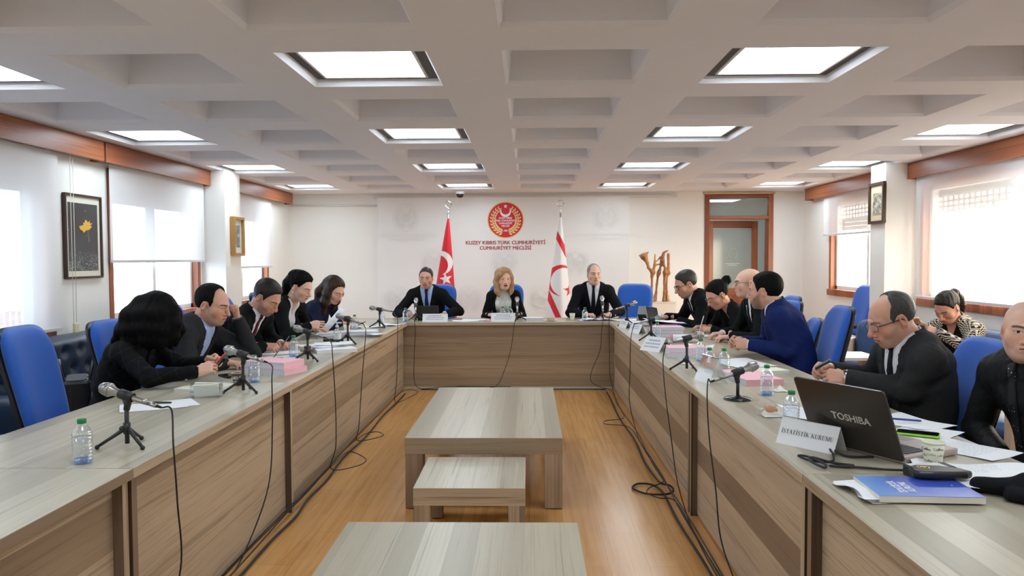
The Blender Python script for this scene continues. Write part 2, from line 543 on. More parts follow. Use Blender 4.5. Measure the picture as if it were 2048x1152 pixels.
def build_window(n, side, win, splits, shutter, holes):
    """wooden surround, white aluminium sliding sashes, panes, and the roller shutter let down over the top"""
    y0, y1, z0, z1 = win
    sx = -1 if side == 'L' else 1
    xw = XL if side == 'L' else XR
    e = bpy.data.objects.new('window_%d' % n, None); COL.objects.link(e); e['kind'] = 'structure'
    e.location = (xw, (y0+y1)/2, z0)
    L = (y1-y0)/2; Hh = z1-z0
    def bx(b, xa, xb, ya, yb, za, zb):
        b.box((min(sx*xa, sx*xb), ya, za), (max(sx*xa, sx*xb), yb, zb))
    b = MB(); w = .065
    bx(b, -.012, .14, -L-.0, -L+w, 0, Hh); bx(b, -.012, .14, L-w, L, 0, Hh); bx(b, -.012, .14, -L, L, Hh-w, Hh)
    bx(b, -.030, .14, -L-.03, L+.03, -.02, w)
    b.build('frame', red_wood('z'), e, bevel=.006)
    al = plain('white_aluminium', (.78, .80, .80), .35, .1)
    b = MB(); t_ = .05
    li, lo_, zb, zt = -L+w, L-w, w, Hh-w
    bx(b, .06, .13, li, li+t_, zb, zt); bx(b, .06, .13, lo_-t_, lo_, zb, zt); bx(b, .06, .13, li, lo_, zb, zb+t_); bx(b, .06, .13, li, lo_, zt-t_, zt)
    b.build('sash_frame', al, e, bevel=.004)
    for k, q in enumerate(splits):
        b = MB(); yy = -L+(y1-y0)*q
        bx(b, .055, .125, yy-.032, yy+.032, zb+t_, zt-t_)
        b.build('mullion', al, e, bevel=.004)
    b = MB(); bx(b, .092, .098, li+t_, lo_-t_, zb+t_, zt-t_); b.build('pane', pane_mat(), e)
    # roller shutter outside the glass
    zs = shutter-z0
    sm = plain('shutter_plastic', (.62, .58, .56), .6)
    b = MB(); zz = Hh-.01; sl = .055
    rows = 0
    while zz-sl > zs:
        if rows in holes:
            # a slat pierced by a row of light slots
            pitch = .098; ya = -L+w
            zq = zz-.013; zp = zq-.030
            bx(b, .17, .180, -L, L, zq, zz); bx(b, .17, .180, -L, L, zz-sl, zp)
            while ya < L-w:
                bx(b, .17, .180, ya, min(L, ya+.040), zp, zq); ya += pitch
        else:
            bx(b, .17, .182, -L, L, zz-sl+.002, zz)
        zz -= sl; rows += 1
    b.build('roller_shutter', sm, e)
    return e

def build_windows():
    build_window(1, 'L', WL_[0], (.33, .66), 1.99, ())
    build_window(2, 'L', WL_[1], (.5,), 1.98, ())
    build_window(3, 'L', WL_[2], (.5,), 1.95, ())
    build_window(4, 'R', WR_[0], (.30, .64), 1.90, (3, 4, 5))
    build_window(5, 'R', WR_[1], (.45,), 1.80, (2, 3, 4))

def blind(label, x, y0, y1, zt, zb, side, chain_y=None, sag=0.0):
    sx = -1 if side == 'L' else 1
    root = thing('roller_blind', label, 'blind', (x, (y0+y1)/2, zb), 0, None)
    L = (y1-y0)/2; Hh = zt-zb
    b = MB(); n = 24; m = 10
    vs = []; fs = []
    for j in range(m+1):
        for i in range(n+1):
            yy = -L+2*L*i/n; q = j/m
            vs.append((sx*.004*math.sin(i*.9)*q*q, yy, Hh*(1-q)))
    for j in range(m):
        for i in range(n): fs.append((j*(n+1)+i, j*(n+1)+i+1, (j+1)*(n+1)+i+1, (j+1)*(n+1)+i))
    b.add(vs, fs, True)
    b.build('fabric', blind_mat() if side == 'L' else blind_mat(.38, .03), root, clean=False)
    b = MB(); b.obox((0, 0, -.010), ((1,0,0),(0,1,0),(0,0,1)), (.008, L, .013)); b.build('bottom_bar', plain('blind_bar', (.62, .62, .63), .4), root, bevel=.003)
    b = MB(); b.tube([(0, -L, Hh+.01), (0, L, Hh+.01)], .022, 12); b.build('roller', plain('blind_roller', (.7, .7, .7), .5), root)
    if chain_y is not None:
        yy = chain_y-(y0+y1)/2; bot = -.02
        b = MB(); b.tube([(-sx*.03, yy-.02, Hh), (-sx*.03, yy-.02, bot)], .0022, 6); b.tube([(-sx*.03, yy+.02, Hh), (-sx*.03, yy+.02, bot)], .0022, 6)
        ch = b.build('chain', plain('ivory_plastic', (.78, .76, .62), .45), root)
        b = MB(); b.obox((-sx*.035, yy, bot), ((1,0,0),(0,1,0),(0,0,1)), (.014, .028, .045)); b.build('chain_tensioner', plain('yellowed_plastic', (.72, .68, .42), .4), root, bevel=.008)
    return root

def build_blinds():
    blind('tall white roller blind drawn nearly to the sill, beside the flower poster', -3.705, 3.0, 6.00, 2.36, .93, 'L', 6.13)
    blind('white roller blind between the flower poster and the pier, drawn halfway', -3.705, 6.74, 8.72, 2.36, 1.46, 'L')
    blind('narrow white roller blind behind the gold-framed picture', -3.705, 9.23, 11.02, 2.36, 1.37, 'L')
    blind('wide screen blind drawn down behind the woman on the sofa', 4.19, 4.2, 8.42, 2.34, 1.04, 'R')
    blind('short screen blind drawn a third down by the dark-framed picture', 4.19, 8.90, 11.02, 2.34, 1.78, 'R')

def build_valances():
    def val(label, xa, xb, ya, yb, za=2.305):
        root = thing('valance', label, 'curtain pelmet', (xa if abs(xa) > abs(xb) else xb, (ya+yb)/2, za))
        X0 = root.location.x; Y0 = root.location.y
        b = MB(); d = .022; s = 1 if X0 < 0 else -1; w = abs(xb-xa)
        front = s*w
        b.box((min(front, front-s*d), ya-Y0, 0), (max(front, front-s*d), yb-Y0, CEIL-za-.004))
        b.build('front_board', red_wood('y'), root, bevel=.003)
        for yy in (ya-Y0, yb-Y0-d):
            b = MB(); b.box((min(0, front-s*d), yy, 0), (max(0, front-s*d), yy+d, CEIL-za-.004)); b.build('end_board', red_wood('z'), root)
    val('red wooden pelmet over the tall blind, nearest on the window side with the flower poster', -3.75, -3.635, 2.9, 6.55)
    val('red wooden pelmet with a scuffed patch, over the half-drawn blind', -3.75, -3.625, 6.56, 8.73)
    val('red wooden pelmet in the corner behind the pier with the gold-framed picture', -3.75, -3.63, 9.205, 11.8)
    val('red wooden pelmet over the wide screen blind behind the sofa', 4.25, 4.13, 4.0, 8.495)
    val('red wooden pelmet over the short screen blind near the door', 4.25, 4.13, 8.865, 11.6)

def build_lights():
    em = bpy.data.materials.new('led_diffuser'); t = NT(em)
    e = t.n('ShaderNodeEmission'); e.inputs[0].default_value = (.78, .91, 1.0, 1); e.inputs[1].default_value = 10.0
    t.l(e.outputs[0], t.out.inputs[0])
    fm = plain('panel_frame_white', (.80, .80, .80), .4)
    side = {-3: 'window-side', -1: 'inner', 1: 'inner', 3: 'window-side'}
    proto = None
    words = {0: 'nearest lit coffer', 2: 'second lit coffer back', 4: 'third lit coffer back', 6: 'last lit coffer by the back wall', -2: 'coffer over the nearest desks', -4: 'coffer at the front end'}
    cols = {-3: 'along the flower-poster wall', -1: 'over the flower-poster side desks', 1: 'over the laptop side desks', 3: 'along the sofa wall'}
    for r in LIT_R:
        for c in LIT_C:
            x = GX+c*PIT+WID/2; y = GY+r*PIT+WID/2
            if c == 3: x -= .05
            lab = 'LED panel in the %s, %s' % (words[r], cols[c])
            if proto is None:
                proto = root = thing('ceiling_light', lab, 'ceiling light', (x, y, CEIL+.03), 0, 'LED panels hung in the coffers')
                h = .30
                b = MB()
                for (a0, b0, a1, b1) in ((-h, -h, h, -h+.014), (-h, h-.014, h, h), (-h, -h+.014, -h+.014, h-.014), (h-.014, -h+.014, h, h-.014)):
                    b.box((a0, b0, 0), (a1, b1, .022))
                b.build('frame', fm, root)
                b = MB(); b.box((-h+.014, -h+.014, .004), (h-.014, h-.014, .016)); b.build('diffuser', em, root)
                b = MB(); b.box((-h+.02, -h+.02, .016), (h-.02, h-.02, .04)); b.box((-.352, -.352, .008), (.352, .352, .015)); b.build('housing', plain('dark_metal', (.05, .05, .055), .5), root)  # wide dark plate stands in for shade in the gap around the panel
                b = MB()
                for p in ((-.2, -.2), (.2, -.2), (.2, .2), (-.2, .2)): b.tube([(p[0], p[1], .05), (p[0], p[1], .31)], .0035, 6)
                b.build('suspension_wire', plain('steel', (.5, .5, .5), .3, 1.0), root)
            else:
                o = copy_tree(proto); o.location = (x, y, CEIL+.03); o['label'] = lab

def build_door():
    e = bpy.data.objects.new('door_1', None); COL.objects.link(e); e['kind'] = 'structure'; e.location = (DX0, YB, 0)
    W = DX1-DX0; rw = red_wood('z'); f = .075
    b = MB(); b.box((0, -.02, 0), (f, .18, DZ)); b.box((W-f, -.02, 0), (W, .18, DZ)); b.build('frame', rw, e, bevel=.004)
    b = MB(); b.box((f, -.018, DZ-f*.7), (W-f, .18, DZ-.001)); b.box((f, -.01, 2.055), (W-f, .14, 2.105)); b.build('transom_rail', red_wood('x'), e, bevel=.004)
    b = MB(); b.box((-.02, -.03, DZ), (W+.02, .02, DZ+.03)); b.build('head_cap', plain('raw_timber', (.55, .42, .26), .7), e)
    gl = bpy.data.materials.new('dim_glass'); t = NT(gl)
    t.bsdf((.36, .40, .37), .12, 0, .5, Alpha=.55)
    b = MB(); b.box((f, .05, 2.105), (W-f, .058, DZ-f*.7)); b.build('transom_pane', gl, e)
    lf = bpy.data.objects.new('leaf', None); COL.objects.link(lf); lf.parent = e; lf.location = (f, .13, 0)
    # the leaf stands ajar, hinged on the side of the sculpture
    lf.rotation_euler = (0, 0, R(14))
    w = W-2*f-.03
    b = MB(); s = .10
    b.box((0, 0, .01), (s, .04, 2.04)); b.box((w-s, 0, .01), (w, .04, 2.04)); b.build('leaf_frame', rw, lf, bevel=.004)
    b = MB(); b.box((s, .001, 1.93), (w-s, .039, 2.04)); b.box((s, .001, .01), (w-s, .039, .25)); b.box((s, .001, .86), (w-s, .039, .98)); b.build('leaf_rail', red_wood('x'), lf, bevel=.003)
    b = MB(); b.box((s, .016, .98), (w-s, .024, 1.93)); b.build('leaf_pane', gl, lf)
    b = MB(); b.box((s, .012, .25), (w-s, .028, .86)); b.build('leaf_panel', rw, lf)
    # ghosted emblem etched in the glass
    em = plain('etched_grey', (.52, .55, .54), .6)
    b = MB(); c = (w/2+.0, .0135, 1.52)
    b.tube([(c[0]+.075*math.cos(a), c[1], c[2]+.09*math.sin(a)) for a in np.linspace(-1.1, 4.25, 30)], .006, 6)
    b.box((c[0]-.13, .0125, 1.36), (c[0]+.13, .0145, 1.372)); b.box((c[0]-.08, .0125, 1.335), (c[0]+.08, .0145, 1.345))
    b.build('etched_mark', em, lf)
    b = MB(); b.tube([(w-.05, -.0, 1.02), (w-.05, -.05, 1.02), (w-.15, -.05, 1.02)], .009, 8); b.build('door_handle', plain('brass', (.6, .42, .18), .3, 1.0), lf)

def build_parapet():
    root = thing('parapet_wall', 'pinkish pierced parapet outside the half-drawn window blind', 'wall', (-14.0, 26.0, -1.13))
    b = MB(); L = 9.0
    b.box((-.1, -L, -.5), (.1, L, .78)); b.box((-.12, -L, 1.22), (.12, L, 1.32)); b.box((-.1, -L, .98), (.1, L, 1.02))
    n = 72
    for i in range(n+1):
        y = -L+2*L*i/n
        b.box((-.1, y-.055, .78), (.1, y+.055, .98)); b.box((-.1, y-.045, 1.02), (.1, y+.045, 1.22))
    b.build('pierced_blocks', plain('pink_render', (.62, .40, .38), .8, noise=.1, nscale=8), root)

build_shell(); build_windows(); build_blinds(); build_valances(); build_lights(); build_door(); build_parapet()
cl = copy_tree([o for o in COL.objects if o.name == 'ceiling_light'][0]); cl.location = (3.25, YB+1.15, CEIL-.06); cl['label'] = 'LED panel in the corridor behind the glazed door'  # extra panel added to light the corridor, copied from the coffer lamps
del cl['group']
# ================================================================ implicit surfaces for people
class Grid:
    def __init__(s, lo, hi, h):
        s.lo = np.array(lo, float); s.h = h
        s.n = np.maximum(4, np.ceil((np.array(hi, float)-s.lo)/h).astype(int)+1)
        s.F = np.full(s.n, 0.25, np.float32)
        s.ax = [(s.lo[i]+h*np.arange(s.n[i])).astype(np.float32) for i in range(3)]
    def sl(s, lo, hi):
        a = np.clip(np.floor((np.array(lo)-s.lo)/s.h).astype(int), 0, s.n)
        b = np.clip(np.ceil((np.array(hi)-s.lo)/s.h).astype(int)+1, 0, s.n)
        return tuple(slice(int(a[i]), int(b[i])) for i in range(3))
    def pts(s, q):
        return (s.ax[0][q[0]][:, None, None], s.ax[1][q[1]][None, :, None], s.ax[2][q[2]][None, None, :])
    def u(s, prim, k=0.0):
        fn, lo, hi = prim
        m = k + 3*s.h
        q = s.sl(np.array(lo)-m, np.array(hi)+m)
        if any(c.stop <= c.start for c in q): return s
        d = fn(*s.pts(q)); a = s.F[q]
        if k > 0:
            h = np.clip(.5+.5*(a-d)/k, 0, 1)
            s.F[q] = a*(1-h)+d*h-k*h*(1-h)
        else: s.F[q] = np.minimum(a, d)
        return s
    def sub(s, prim, k=0.0):
        fn, lo, hi = prim
        m = k + 3*s.h
        q = s.sl(np.array(lo)-m, np.array(hi)+m)
        if any(c.stop <= c.start for c in q): return s
        d = -fn(*s.pts(q)); a = s.F[q]
        if k > 0:
            h = np.clip(.5-.5*(a-d)/k, 0, 1)
            s.F[q] = a*(1-h)+d*h+k*h*(1-h)
        else: s.F[q] = np.maximum(a, d)
        return s
    def mesh(s, F=None):
        return surfnet(s.F if F is None else F, s.lo, s.h)

def surfnet(F, lo, h):
    I = F < 0
    n = F.shape
    c = np.zeros((n[0]-1, n[1]-1, n[2]-1), np.int8)
    for dx in (0, 1):
        for dy in (0, 1):
            for dz in (0, 1):
                c += I[dx:n[0]-1+dx, dy:n[1]-1+dy, dz:n[2]-1+dz]
    act = (c > 0) & (c < 8)
    ids = np.full(act.shape, -1, np.int32)
    ijk = np.argwhere(act)
    if len(ijk) == 0: return np.zeros((0, 3)), np.zeros((0, 4), int)
    ids[act] = np.arange(len(ijk))
    S = np.zeros((len(ijk), 3)); W = np.zeros(len(ijk))
    offs = [(0,0,0),(1,0,0),(0,1,0),(1,1,0),(0,0,1),(1,0,1),(0,1,1),(1,1,1)]
    val = [F[ijk[:,0]+o[0], ijk[:,1]+o[1], ijk[:,2]+o[2]] for o in offs]
    for a in range(8):
        for ax in range(3):
            if offs[a][ax]: continue
            b = a + (1 << ax)
            fa, fb = val[a], val[b]
            cr = (fa < 0) != (fb < 0)
            t = np.where(cr, fa/np.where(cr, fa-fb, 1), 0)
            p = np.array(offs[a], float)[None, :].repeat(len(ijk), 0)
            p[:, ax] += t
            S[cr] += p[cr]; W[cr] += 1
    V = lo + h*(ijk + S/W[:, None])
    Q = []
    for ax in range(3):
        sl0 = [slice(1, -1)]*3; sl1 = [slice(1, -1)]*3
        sl0[ax] = slice(0, n[ax]-1); sl1[ax] = slice(1, n[ax])
        A = I[tuple(sl0)]; B = I[tuple(sl1)]
        E = np.argwhere(A != B)
        if len(E) == 0: continue
        fl = A[E[:,0], E[:,1], E[:,2]]
        e = E.copy()
        b1, b2 = (ax+1) % 3, (ax+2) % 3
        e[:, b1] += 1; e[:, b2] += 1
        def cell(o1, o2):
            q = e.copy(); q[:, b1] -= o1; q[:, b2] -= o2
            return ids[q[:,0], q[:,1], q[:,2]]
        a_, b_, c_, d_ = cell(1,1), cell(0,1), cell(0,0), cell(1,0)
        f1 = np.stack([a_, b_, c_, d_], 1); f2 = np.stack([d_, c_, b_, a_], 1)
        Q.append(np.where(fl[:, None], f1, f2))
    Q = np.concatenate(Q)
    Q = Q[(Q >= 0).all(1)]
    return V, Q

def smooth_mesh(V, Q, it=1, lam=.5):
    for _ in range(it):
        acc = np.zeros_like(V); cnt = np.zeros(len(V))
        for a, b in ((0,1),(1,2),(2,3),(3,0)):
            np.add.at(acc, Q[:, a], V[Q[:, b]]); np.add.at(acc, Q[:, b], V[Q[:, a]])
            np.add.at(cnt, Q[:, a], 1); np.add.at(cnt, Q[:, b], 1)
        V = V + lam*(acc/np.maximum(cnt, 1)[:, None]-V)
    return V

def np_mesh(name, parts, mats, parent=None, attrs=None):
    """parts: list of (V, Q, material_index); joined into ONE mesh object. attrs: {name: (N,3) vectors}"""
    V = np.concatenate([p[0] for p in parts]); off = 0; Qs = []; mi = []
    for p in parts:
        Qs.append(p[1]+off); off += len(p[0]); mi.append(np.full(len(p[1]), p[2], np.int32))
    Q = np.concatenate(Qs).astype(np.int32); mi = np.concatenate(mi)
    me = bpy.data.meshes.new(name)
    me.vertices.add(len(V)); me.vertices.foreach_set('co', V.astype(np.float32).ravel())
    me.loops.add(len(Q)*4); me.loops.foreach_set('vertex_index', Q.ravel())
    me.polygons.add(len(Q)); me.polygons.foreach_set('loop_start', np.arange(0, len(Q)*4, 4, dtype=np.int32))
    me.polygons.foreach_set('loop_total', np.full(len(Q), 4, np.int32))
    me.polygons.foreach_set('use_smooth', np.ones(len(Q), bool))
    for m in (mats if isinstance(mats, (list, tuple)) else [mats]): me.materials.append(m)
    me.polygons.foreach_set('material_index', mi)
    for k, a in (attrs or {}).items():
        at = me.attributes.new(k, 'FLOAT_VECTOR', 'POINT')
        at.data.foreach_set('vector', a.astype(np.float32).ravel())
    me.update(calc_edges=True); me.validate()
    o = bpy.data.objects.new(name, me); COL.objects.link(o)
    if parent is not None: o.parent = parent
    return o

A3 = lambda v: np.array(v, float)
def nrm(v):
    v = A3(v); return v/max(1e-9, np.linalg.norm(v))

def cap(a, b, ra, rb=None):
    a = A3(a); b = A3(b); rb = ra if rb is None else rb
    ba = b-a; L = max(1e-9, ba@ba)
    def fn(x, y, z):
        px, py, pz = x-a[0], y-a[1], z-a[2]
        h = np.clip((px*ba[0]+py*ba[1]+pz*ba[2])/L, 0, 1)
        return np.sqrt((px-ba[0]*h)**2+(py-ba[1]*h)**2+(pz-ba[2]*h)**2)-(ra+(rb-ra)*h)
    r = max(ra, rb)
    return fn, np.minimum(a, b)-r, np.maximum(a, b)+r

def ecap(a, b, ra, rb, s, k0, k1=None):
    """capsule whose section is k times wider along s"""
    a = A3(a); b = A3(b); s = nrm(s); k1 = k0 if k1 is None else k1
    ba = b-a; L = max(1e-9, ba@ba)
    def fn(x, y, z):
        px, py, pz = x-a[0], y-a[1], z-a[2]
        h = np.clip((px*ba[0]+py*ba[1]+pz*ba[2])/L, 0, 1)
        qx, qy, qz = px-ba[0]*h, py-ba[1]*h, pz-ba[2]*h
        w = qx*s[0]+qy*s[1]+qz*s[2]
        kk = k0+(k1-k0)*h
        r = ra+(rb-ra)*h
        rest = np.maximum(qx*qx+qy*qy+qz*qz-w*w, 0)
        e = np.sqrt((w/kk)**2+rest)
        g = np.sqrt((w/kk**2)**2+rest)
        return e*(e-r)/np.maximum(g, 1e-5)
    r = max(ra*k0, rb*k1, ra, rb)
    return fn, np.minimum(a, b)-r, np.maximum(a, b)+r

def ell(c, r, M=None):
    c = A3(c); r = A3(r); M = np.eye(3) if M is None else A3(M)   # rows are the axes
    def fn(x, y, z):
        px, py, pz = x-c[0], y-c[1], z-c[2]
        q = [M[i, 0]*px+M[i, 1]*py+M[i, 2]*pz for i in range(3)]
        k0 = np.sqrt(sum((q[i]/r[i])**2 for i in range(3)))
        k1 = np.sqrt(sum((q[i]/r[i]**2)**2 for i in range(3)))
        return k0*(k0-1)/np.maximum(k1, 1e-6)
    m = r.max()
    return fn, c-m, c+m

def vnoise(x, y, z, s, seed=0):
    """cheap smooth noise from a few sines"""
    r = np.random.default_rng(seed)
    out = 0
    for i in range(5):
        d = r.normal(size=3); d /= np.linalg.norm(d); d *= s*(.7+.3*i)
        out = out + np.sin(x*d[0]+y*d[1]+z*d[2]+r.uniform(0, 6.28))/(1+.35*i)
    return out/2.2

# ---------------------------------------------------------------- head (local: +y face, +x the person's right, +z up; origin between the ears at eye height)
def skull(P, grow=0.0):
    w = P.get('w', 1.0); g = grow
    return [(ell((0, -.020, .032), (.076*w+g, .099+g, .086+g)), 0), (ell((0, .022, -.002), (.067*w+g, .074+g, .086+g)), .03)]

def head_field(G, P):
    fem = P.get('fem', 0); fat = P.get('fat', 0.0); w = P.get('w', 1.0); nz = P.get('nose', 1.0)
    for pr, k in skull(P): G.u(pr, k)
    jw = (.052 if fem else .057)*w+.008*fat
    G.u(ell((0, .026, -.062), (jw, .060+.004*fat, .054)), .03)
    G.u(ell((0, .068, -.098), (.024+.004*fat, .020, .019)), .03)
    for s in (-1, 1):
        G.u(cap((s*.050*w, -.012, -.045), (s*.030, .052, -.092), .020+.006*fat, .018), .025)
        G.u(ell((s*.043*w, .058, -.028), (.024+.006*fat, .022, .024+.004*fat)), .025)
        G.u(cap((s*.010, .089, .020), (s*.044*w, .070, .019), .011 if not fem else .008, .009), .018)
        G.sub(ell((s*.031*w, .104, .001), (.020, .018, .013)), .018)
        G.u(ell((s*.0305*w, .0735, .001), (.0165, .0145, .0125)), .004)
        # lids
        G.u(cap((s*.018*w, .0865, .0085), (s*.044*w, .0795, .0075), .0042, .0038), .006)
        G.u(cap((s*.019*w, .0862, -.0072), (s*.042*w, .0785, -.0065), .0034, .003), .006)
    # nose
    G.u(cap((0, .090, .010), (0, .1085+.004*nz, -.030), .0085*nz, .0115*nz), .014)
    G.u(ell((0, .1105+.004*nz, -.036), (.0125*nz, .0115, .0105)), .010)
    for s in (-1, 1):
        G.u(ell((s*.0135*nz, .0985, -.040), (.0085*nz, .011, .0078)), .007)
        G.sub(ell((s*.0075*nz, .1045, -.0475), (.0034, .0058, .0034)), .003)
    # mouth
    m = P.get('open', 0.0)
    G.u(ell((0, .082, -.064), (.030, .017, .020)), .018)
    G.u(ell((0, .0965, -.0605-.0*m), (.0215, .0085, .0058 if not fem else .0066)), .005)
    G.u(ell((0, .0945, -.0735-.004*m), (.0190, .0085, .0066 if not fem else .0076)), .005)
    G.sub(ell((0, .108, -.0672-.002*m), (.0245, .0120, .0013+.0030*m)), .002)
    # ears
    for s in (-1, 1):
        Me = Matrix.Rotation(s*R(-18), 3, 'Z') @ Matrix.Rotation(R(-12), 3, 'X')
        Mr = [list(Me.col[i]) for i in range(3)]
        G.u(ell((s*.0765*w, -.016, -.008), (.0088, .020, .032), Mr), .006)
        G.sub(ell((s*.0850*w, -.011, -.004), (.0070, .0115, .019), Mr), .004)
        G.u(ell((s*.0735*w, -.004, -.030), (.0075, .008, .010)), .005)

SKINW = {}
def zmin_table(style):
    # hairline height against y (back .. front)
    T = {
     'short': ([-.13, -.075, -.045, -.030, -.024, .000, .012, .028, .040, .052, .075, .11], [-.062, -.066, -.058, -.045, .012, .026, .016, -.006, .030, .060, .084, .094]),
     'long':  ([-.13, -.06, -.03, .000, .020, .035, .050, .060, .080, .11], [-.110, -.110, -.100, -.060, -.030, .000, .040, .068, .086, .096]),
     'tied':  ([-.13, -.075, -.045, -.028, -.020, .004, .020, .034, .046, .058, .080, .11], [-.060, -.064, -.050, -.030, .014, .026, .010, .016, .044, .066, .084, .094]),
    }
    return T[style]


# ---------------------------------------------------------------- materials of people
def skin_mat(P):
    name = 'skin_'+P['id']
    m = bpy.data.materials.new(name); t = NT(m)
    a = t.n('ShaderNodeAttribute', attribute_name='hl')
    sp = t.n('ShaderNodeSeparateXYZ'); t.l(a.outputs['Vector'], sp.inputs[0])
    X, Y, Z = sp.outputs
    ax = t.m('ABSOLUTE', X)
    sk = P.get('skin', srgb(205, 150, 118))
    c = t.mix(t.noise(a.outputs['Vector'], 38, 3), tuple(q*.93 for q in sk), tuple(min(1, q*1.06) for q in sk))
    warm = (sk[0]*1.0, sk[1]*.72, sk[2]*.66)
    # cheeks, nose tip and ears are redder
    ck = t.mul(t.step(t.m('ABSOLUTE', t.add(Z, .03)), .035, .01), t.step(Y, .05, .085))
    c = t.mix(t.mul(ck, .45), c, warm)
    c = t.mix(t.mul(t.step(ax, .070, .082), .5), c, warm)
    # beard shadow
    bd = P.get('beard', 0.0)
    if bd > 0:
        nb = t.noise(a.outputs['Vector'], 900, 2)
        line = t.sub(-.012, t.mul(t.mx(t.sub(Y, .020), 0.0), .78))
        chin = t.mul(t.step(t.sub(Z, line), .008, -.016), t.step(Y, -.004, .030))
        fade = t.mul(t.step(Z, -.150, -.100), t.step(t.add(Z, t.mul(Y, .6)), -.125, -.085))
        f = t.mul(t.mul(chin, fade), t.mn(t.add(t.mul(nb, .7), bd*.75), 1.0))
        c = t.mix(t.mul(f, min(1, bd*1.3)), c, P.get('beardcol', (.03, .024, .02)))
    # shaved scalp shade
    if P.get('scalp'):
        f = t.mul(t.step(t.sub(Z, t.mul(Y, 1.2)), .005, .035), t.step(Y, .060, .035))
        c = t.mix(t.mul(f, P['scalp']), c, P.get('scalpcol', (.10, .09, .085)))
    # lips
    le = t.m('SQRT', t.add(t.m('POWER', t.m('DIVIDE', ax, .0255), 2), t.m('POWER', t.m('DIVIDE', t.add(Z, .0668), .0105), 2)))
    lip = P.get('lip', (sk[0]*.78, sk[1]*.50, sk[2]*.48))
    face = t.gt(Y, .055)
    c = t.mix(t.mul(t.mul(t.step(le, 1.05, .85), face), P.get('lips', .75)), c, lip)
    op = P.get('open', 0.0)
    c = t.mix(t.mul(t.mul(t.step(t.m('ABSOLUTE', t.add(Z, .0672+.002*op)), .0022+.002*op, .0008+.002*op), t.lt(ax, .0245)), face), c, (.05, .018, .016))
    # nostrils
    ns = t.m('SQRT', t.add(t.m('POWER', t.m('DIVIDE', t.sub(ax, .0078), .0036), 2), t.m('POWER', t.m('DIVIDE', t.add(Z, .0462), .0028), 2)))
    c = t.mix(t.mul(t.step(ns, 1.2, .7), t.gt(Y, .09)), c, (.07, .03, .024))
    # eyes
    ow = P.get('eye', 1.0); zc = .0005 if ow > .6 else -.002
    ex = t.m('DIVIDE', t.sub(ax, .0308), .0135)
    dz = t.sub(Z, zc)
    ee = t.m('SQRT', t.add(t.m('POWER', ex, 2), t.m('POWER', t.m('DIVIDE', dz, .0047*ow), 2)))
    eyer = t.gt(Y, .050)
    c = t.mix(t.mul(t.mul(t.step(ee, 1.75, 1.0), eyer), .30), c, tuple(q*.45 for q in sk))
    gz = P.get('gaze', 0.0)
    sgn = t.m('SIGN', X)
    di = t.m('SQRT', t.add(t.m('POWER', t.sub(t.sub(ax, .0308), t.mul(sgn, gz*.006)), 2), t.m('POWER', t.sub(dz, .0004), 2)))
    ec = t.mix(t.step(di, .0064, .0056), (.62, .58, .55), P.get('iris', (.040, .020, .012)))
    ec = t.mix(t.step(di, .0031, .0025), ec, (.004, .004, .004))
    c = t.mix(t.mul(t.step(ee, 1.08, .97), eyer), c, ec)
    lash = t.mul(t.mul(t.step(t.m('ABSOLUTE', t.sub(ee, 1.08)), .16, .05), t.gt(dz, -.0006)), eyer)
    c = t.mix(t.mul(lash, .9), c, (.018, .013, .011))
    # brows
    u = t.m('DIVIDE', t.sub(ax, .031), .024)
    zb = t.sub(.0215+P.get('browz', 0), t.mul(t.m('POWER', t.m('ABSOLUTE', t.sub(u, .15)), 2.0), .0042))
    bw = P.get('browt', .0040)
    bb = t.mul(t.step(t.m('ABSOLUTE', t.sub(Z, zb)), bw*1.35, bw*.55), t.step(t.m('ABSOLUTE', u), 1.05, .8))
    bn = t.noise(t.mapping(a.outputs['Vector'], (260, 260, 900)), 1.0, 2)
    c = t.mix(t.mul(t.mul(t.mul(bb, eyer), t.mn(t.add(bn, .45), 1.0)), P.get('browa', .9)), c, P.get('brow', (.022, .016, .013)))
    nr = t.bump(t.noise(a.outputs['Vector'], 420, 3), .10, .002)
    b = t.bsdf(c, P.get('skinrough', .48), 0, .35, nr)
    b.inputs['Subsurface Weight'].default_value = .08
    b.inputs['Subsurface Radius'].default_value = (.010, .004, .002)
    return m

def hair_mat(name, color, color2=None, rough=.42, long=True, grey=None):
    if name in _MC: return _MC[name]
    m = bpy.data.materials.new(name); t = NT(m)
    o = t.obj()
    sc = (150, 150, 9) if long else (320, 320, 170)
    n = t.noise(t.mapping(o, sc), 1.0, 4, .6, .4)
    c2 = color2 or tuple(q*1.7+.004 for q in color)
    c = t.ramp(n, [(.30, tuple(q*.75 for q in color)), (.52, color), (.74, c2)])
    spec = .22 if max(color) > .012 else .07
    rough = rough if max(color) > .012 else .6
    if grey:
        g = t.noise(t.mapping(o, (500, 500, 260)), 1.0, 2)
        c = t.mix(t.step(g, .50, .62), c, grey)
    t.bsdf(c, rough, 0, spec, t.bump(n, .40, .003))
    _MC[name] = m; return m

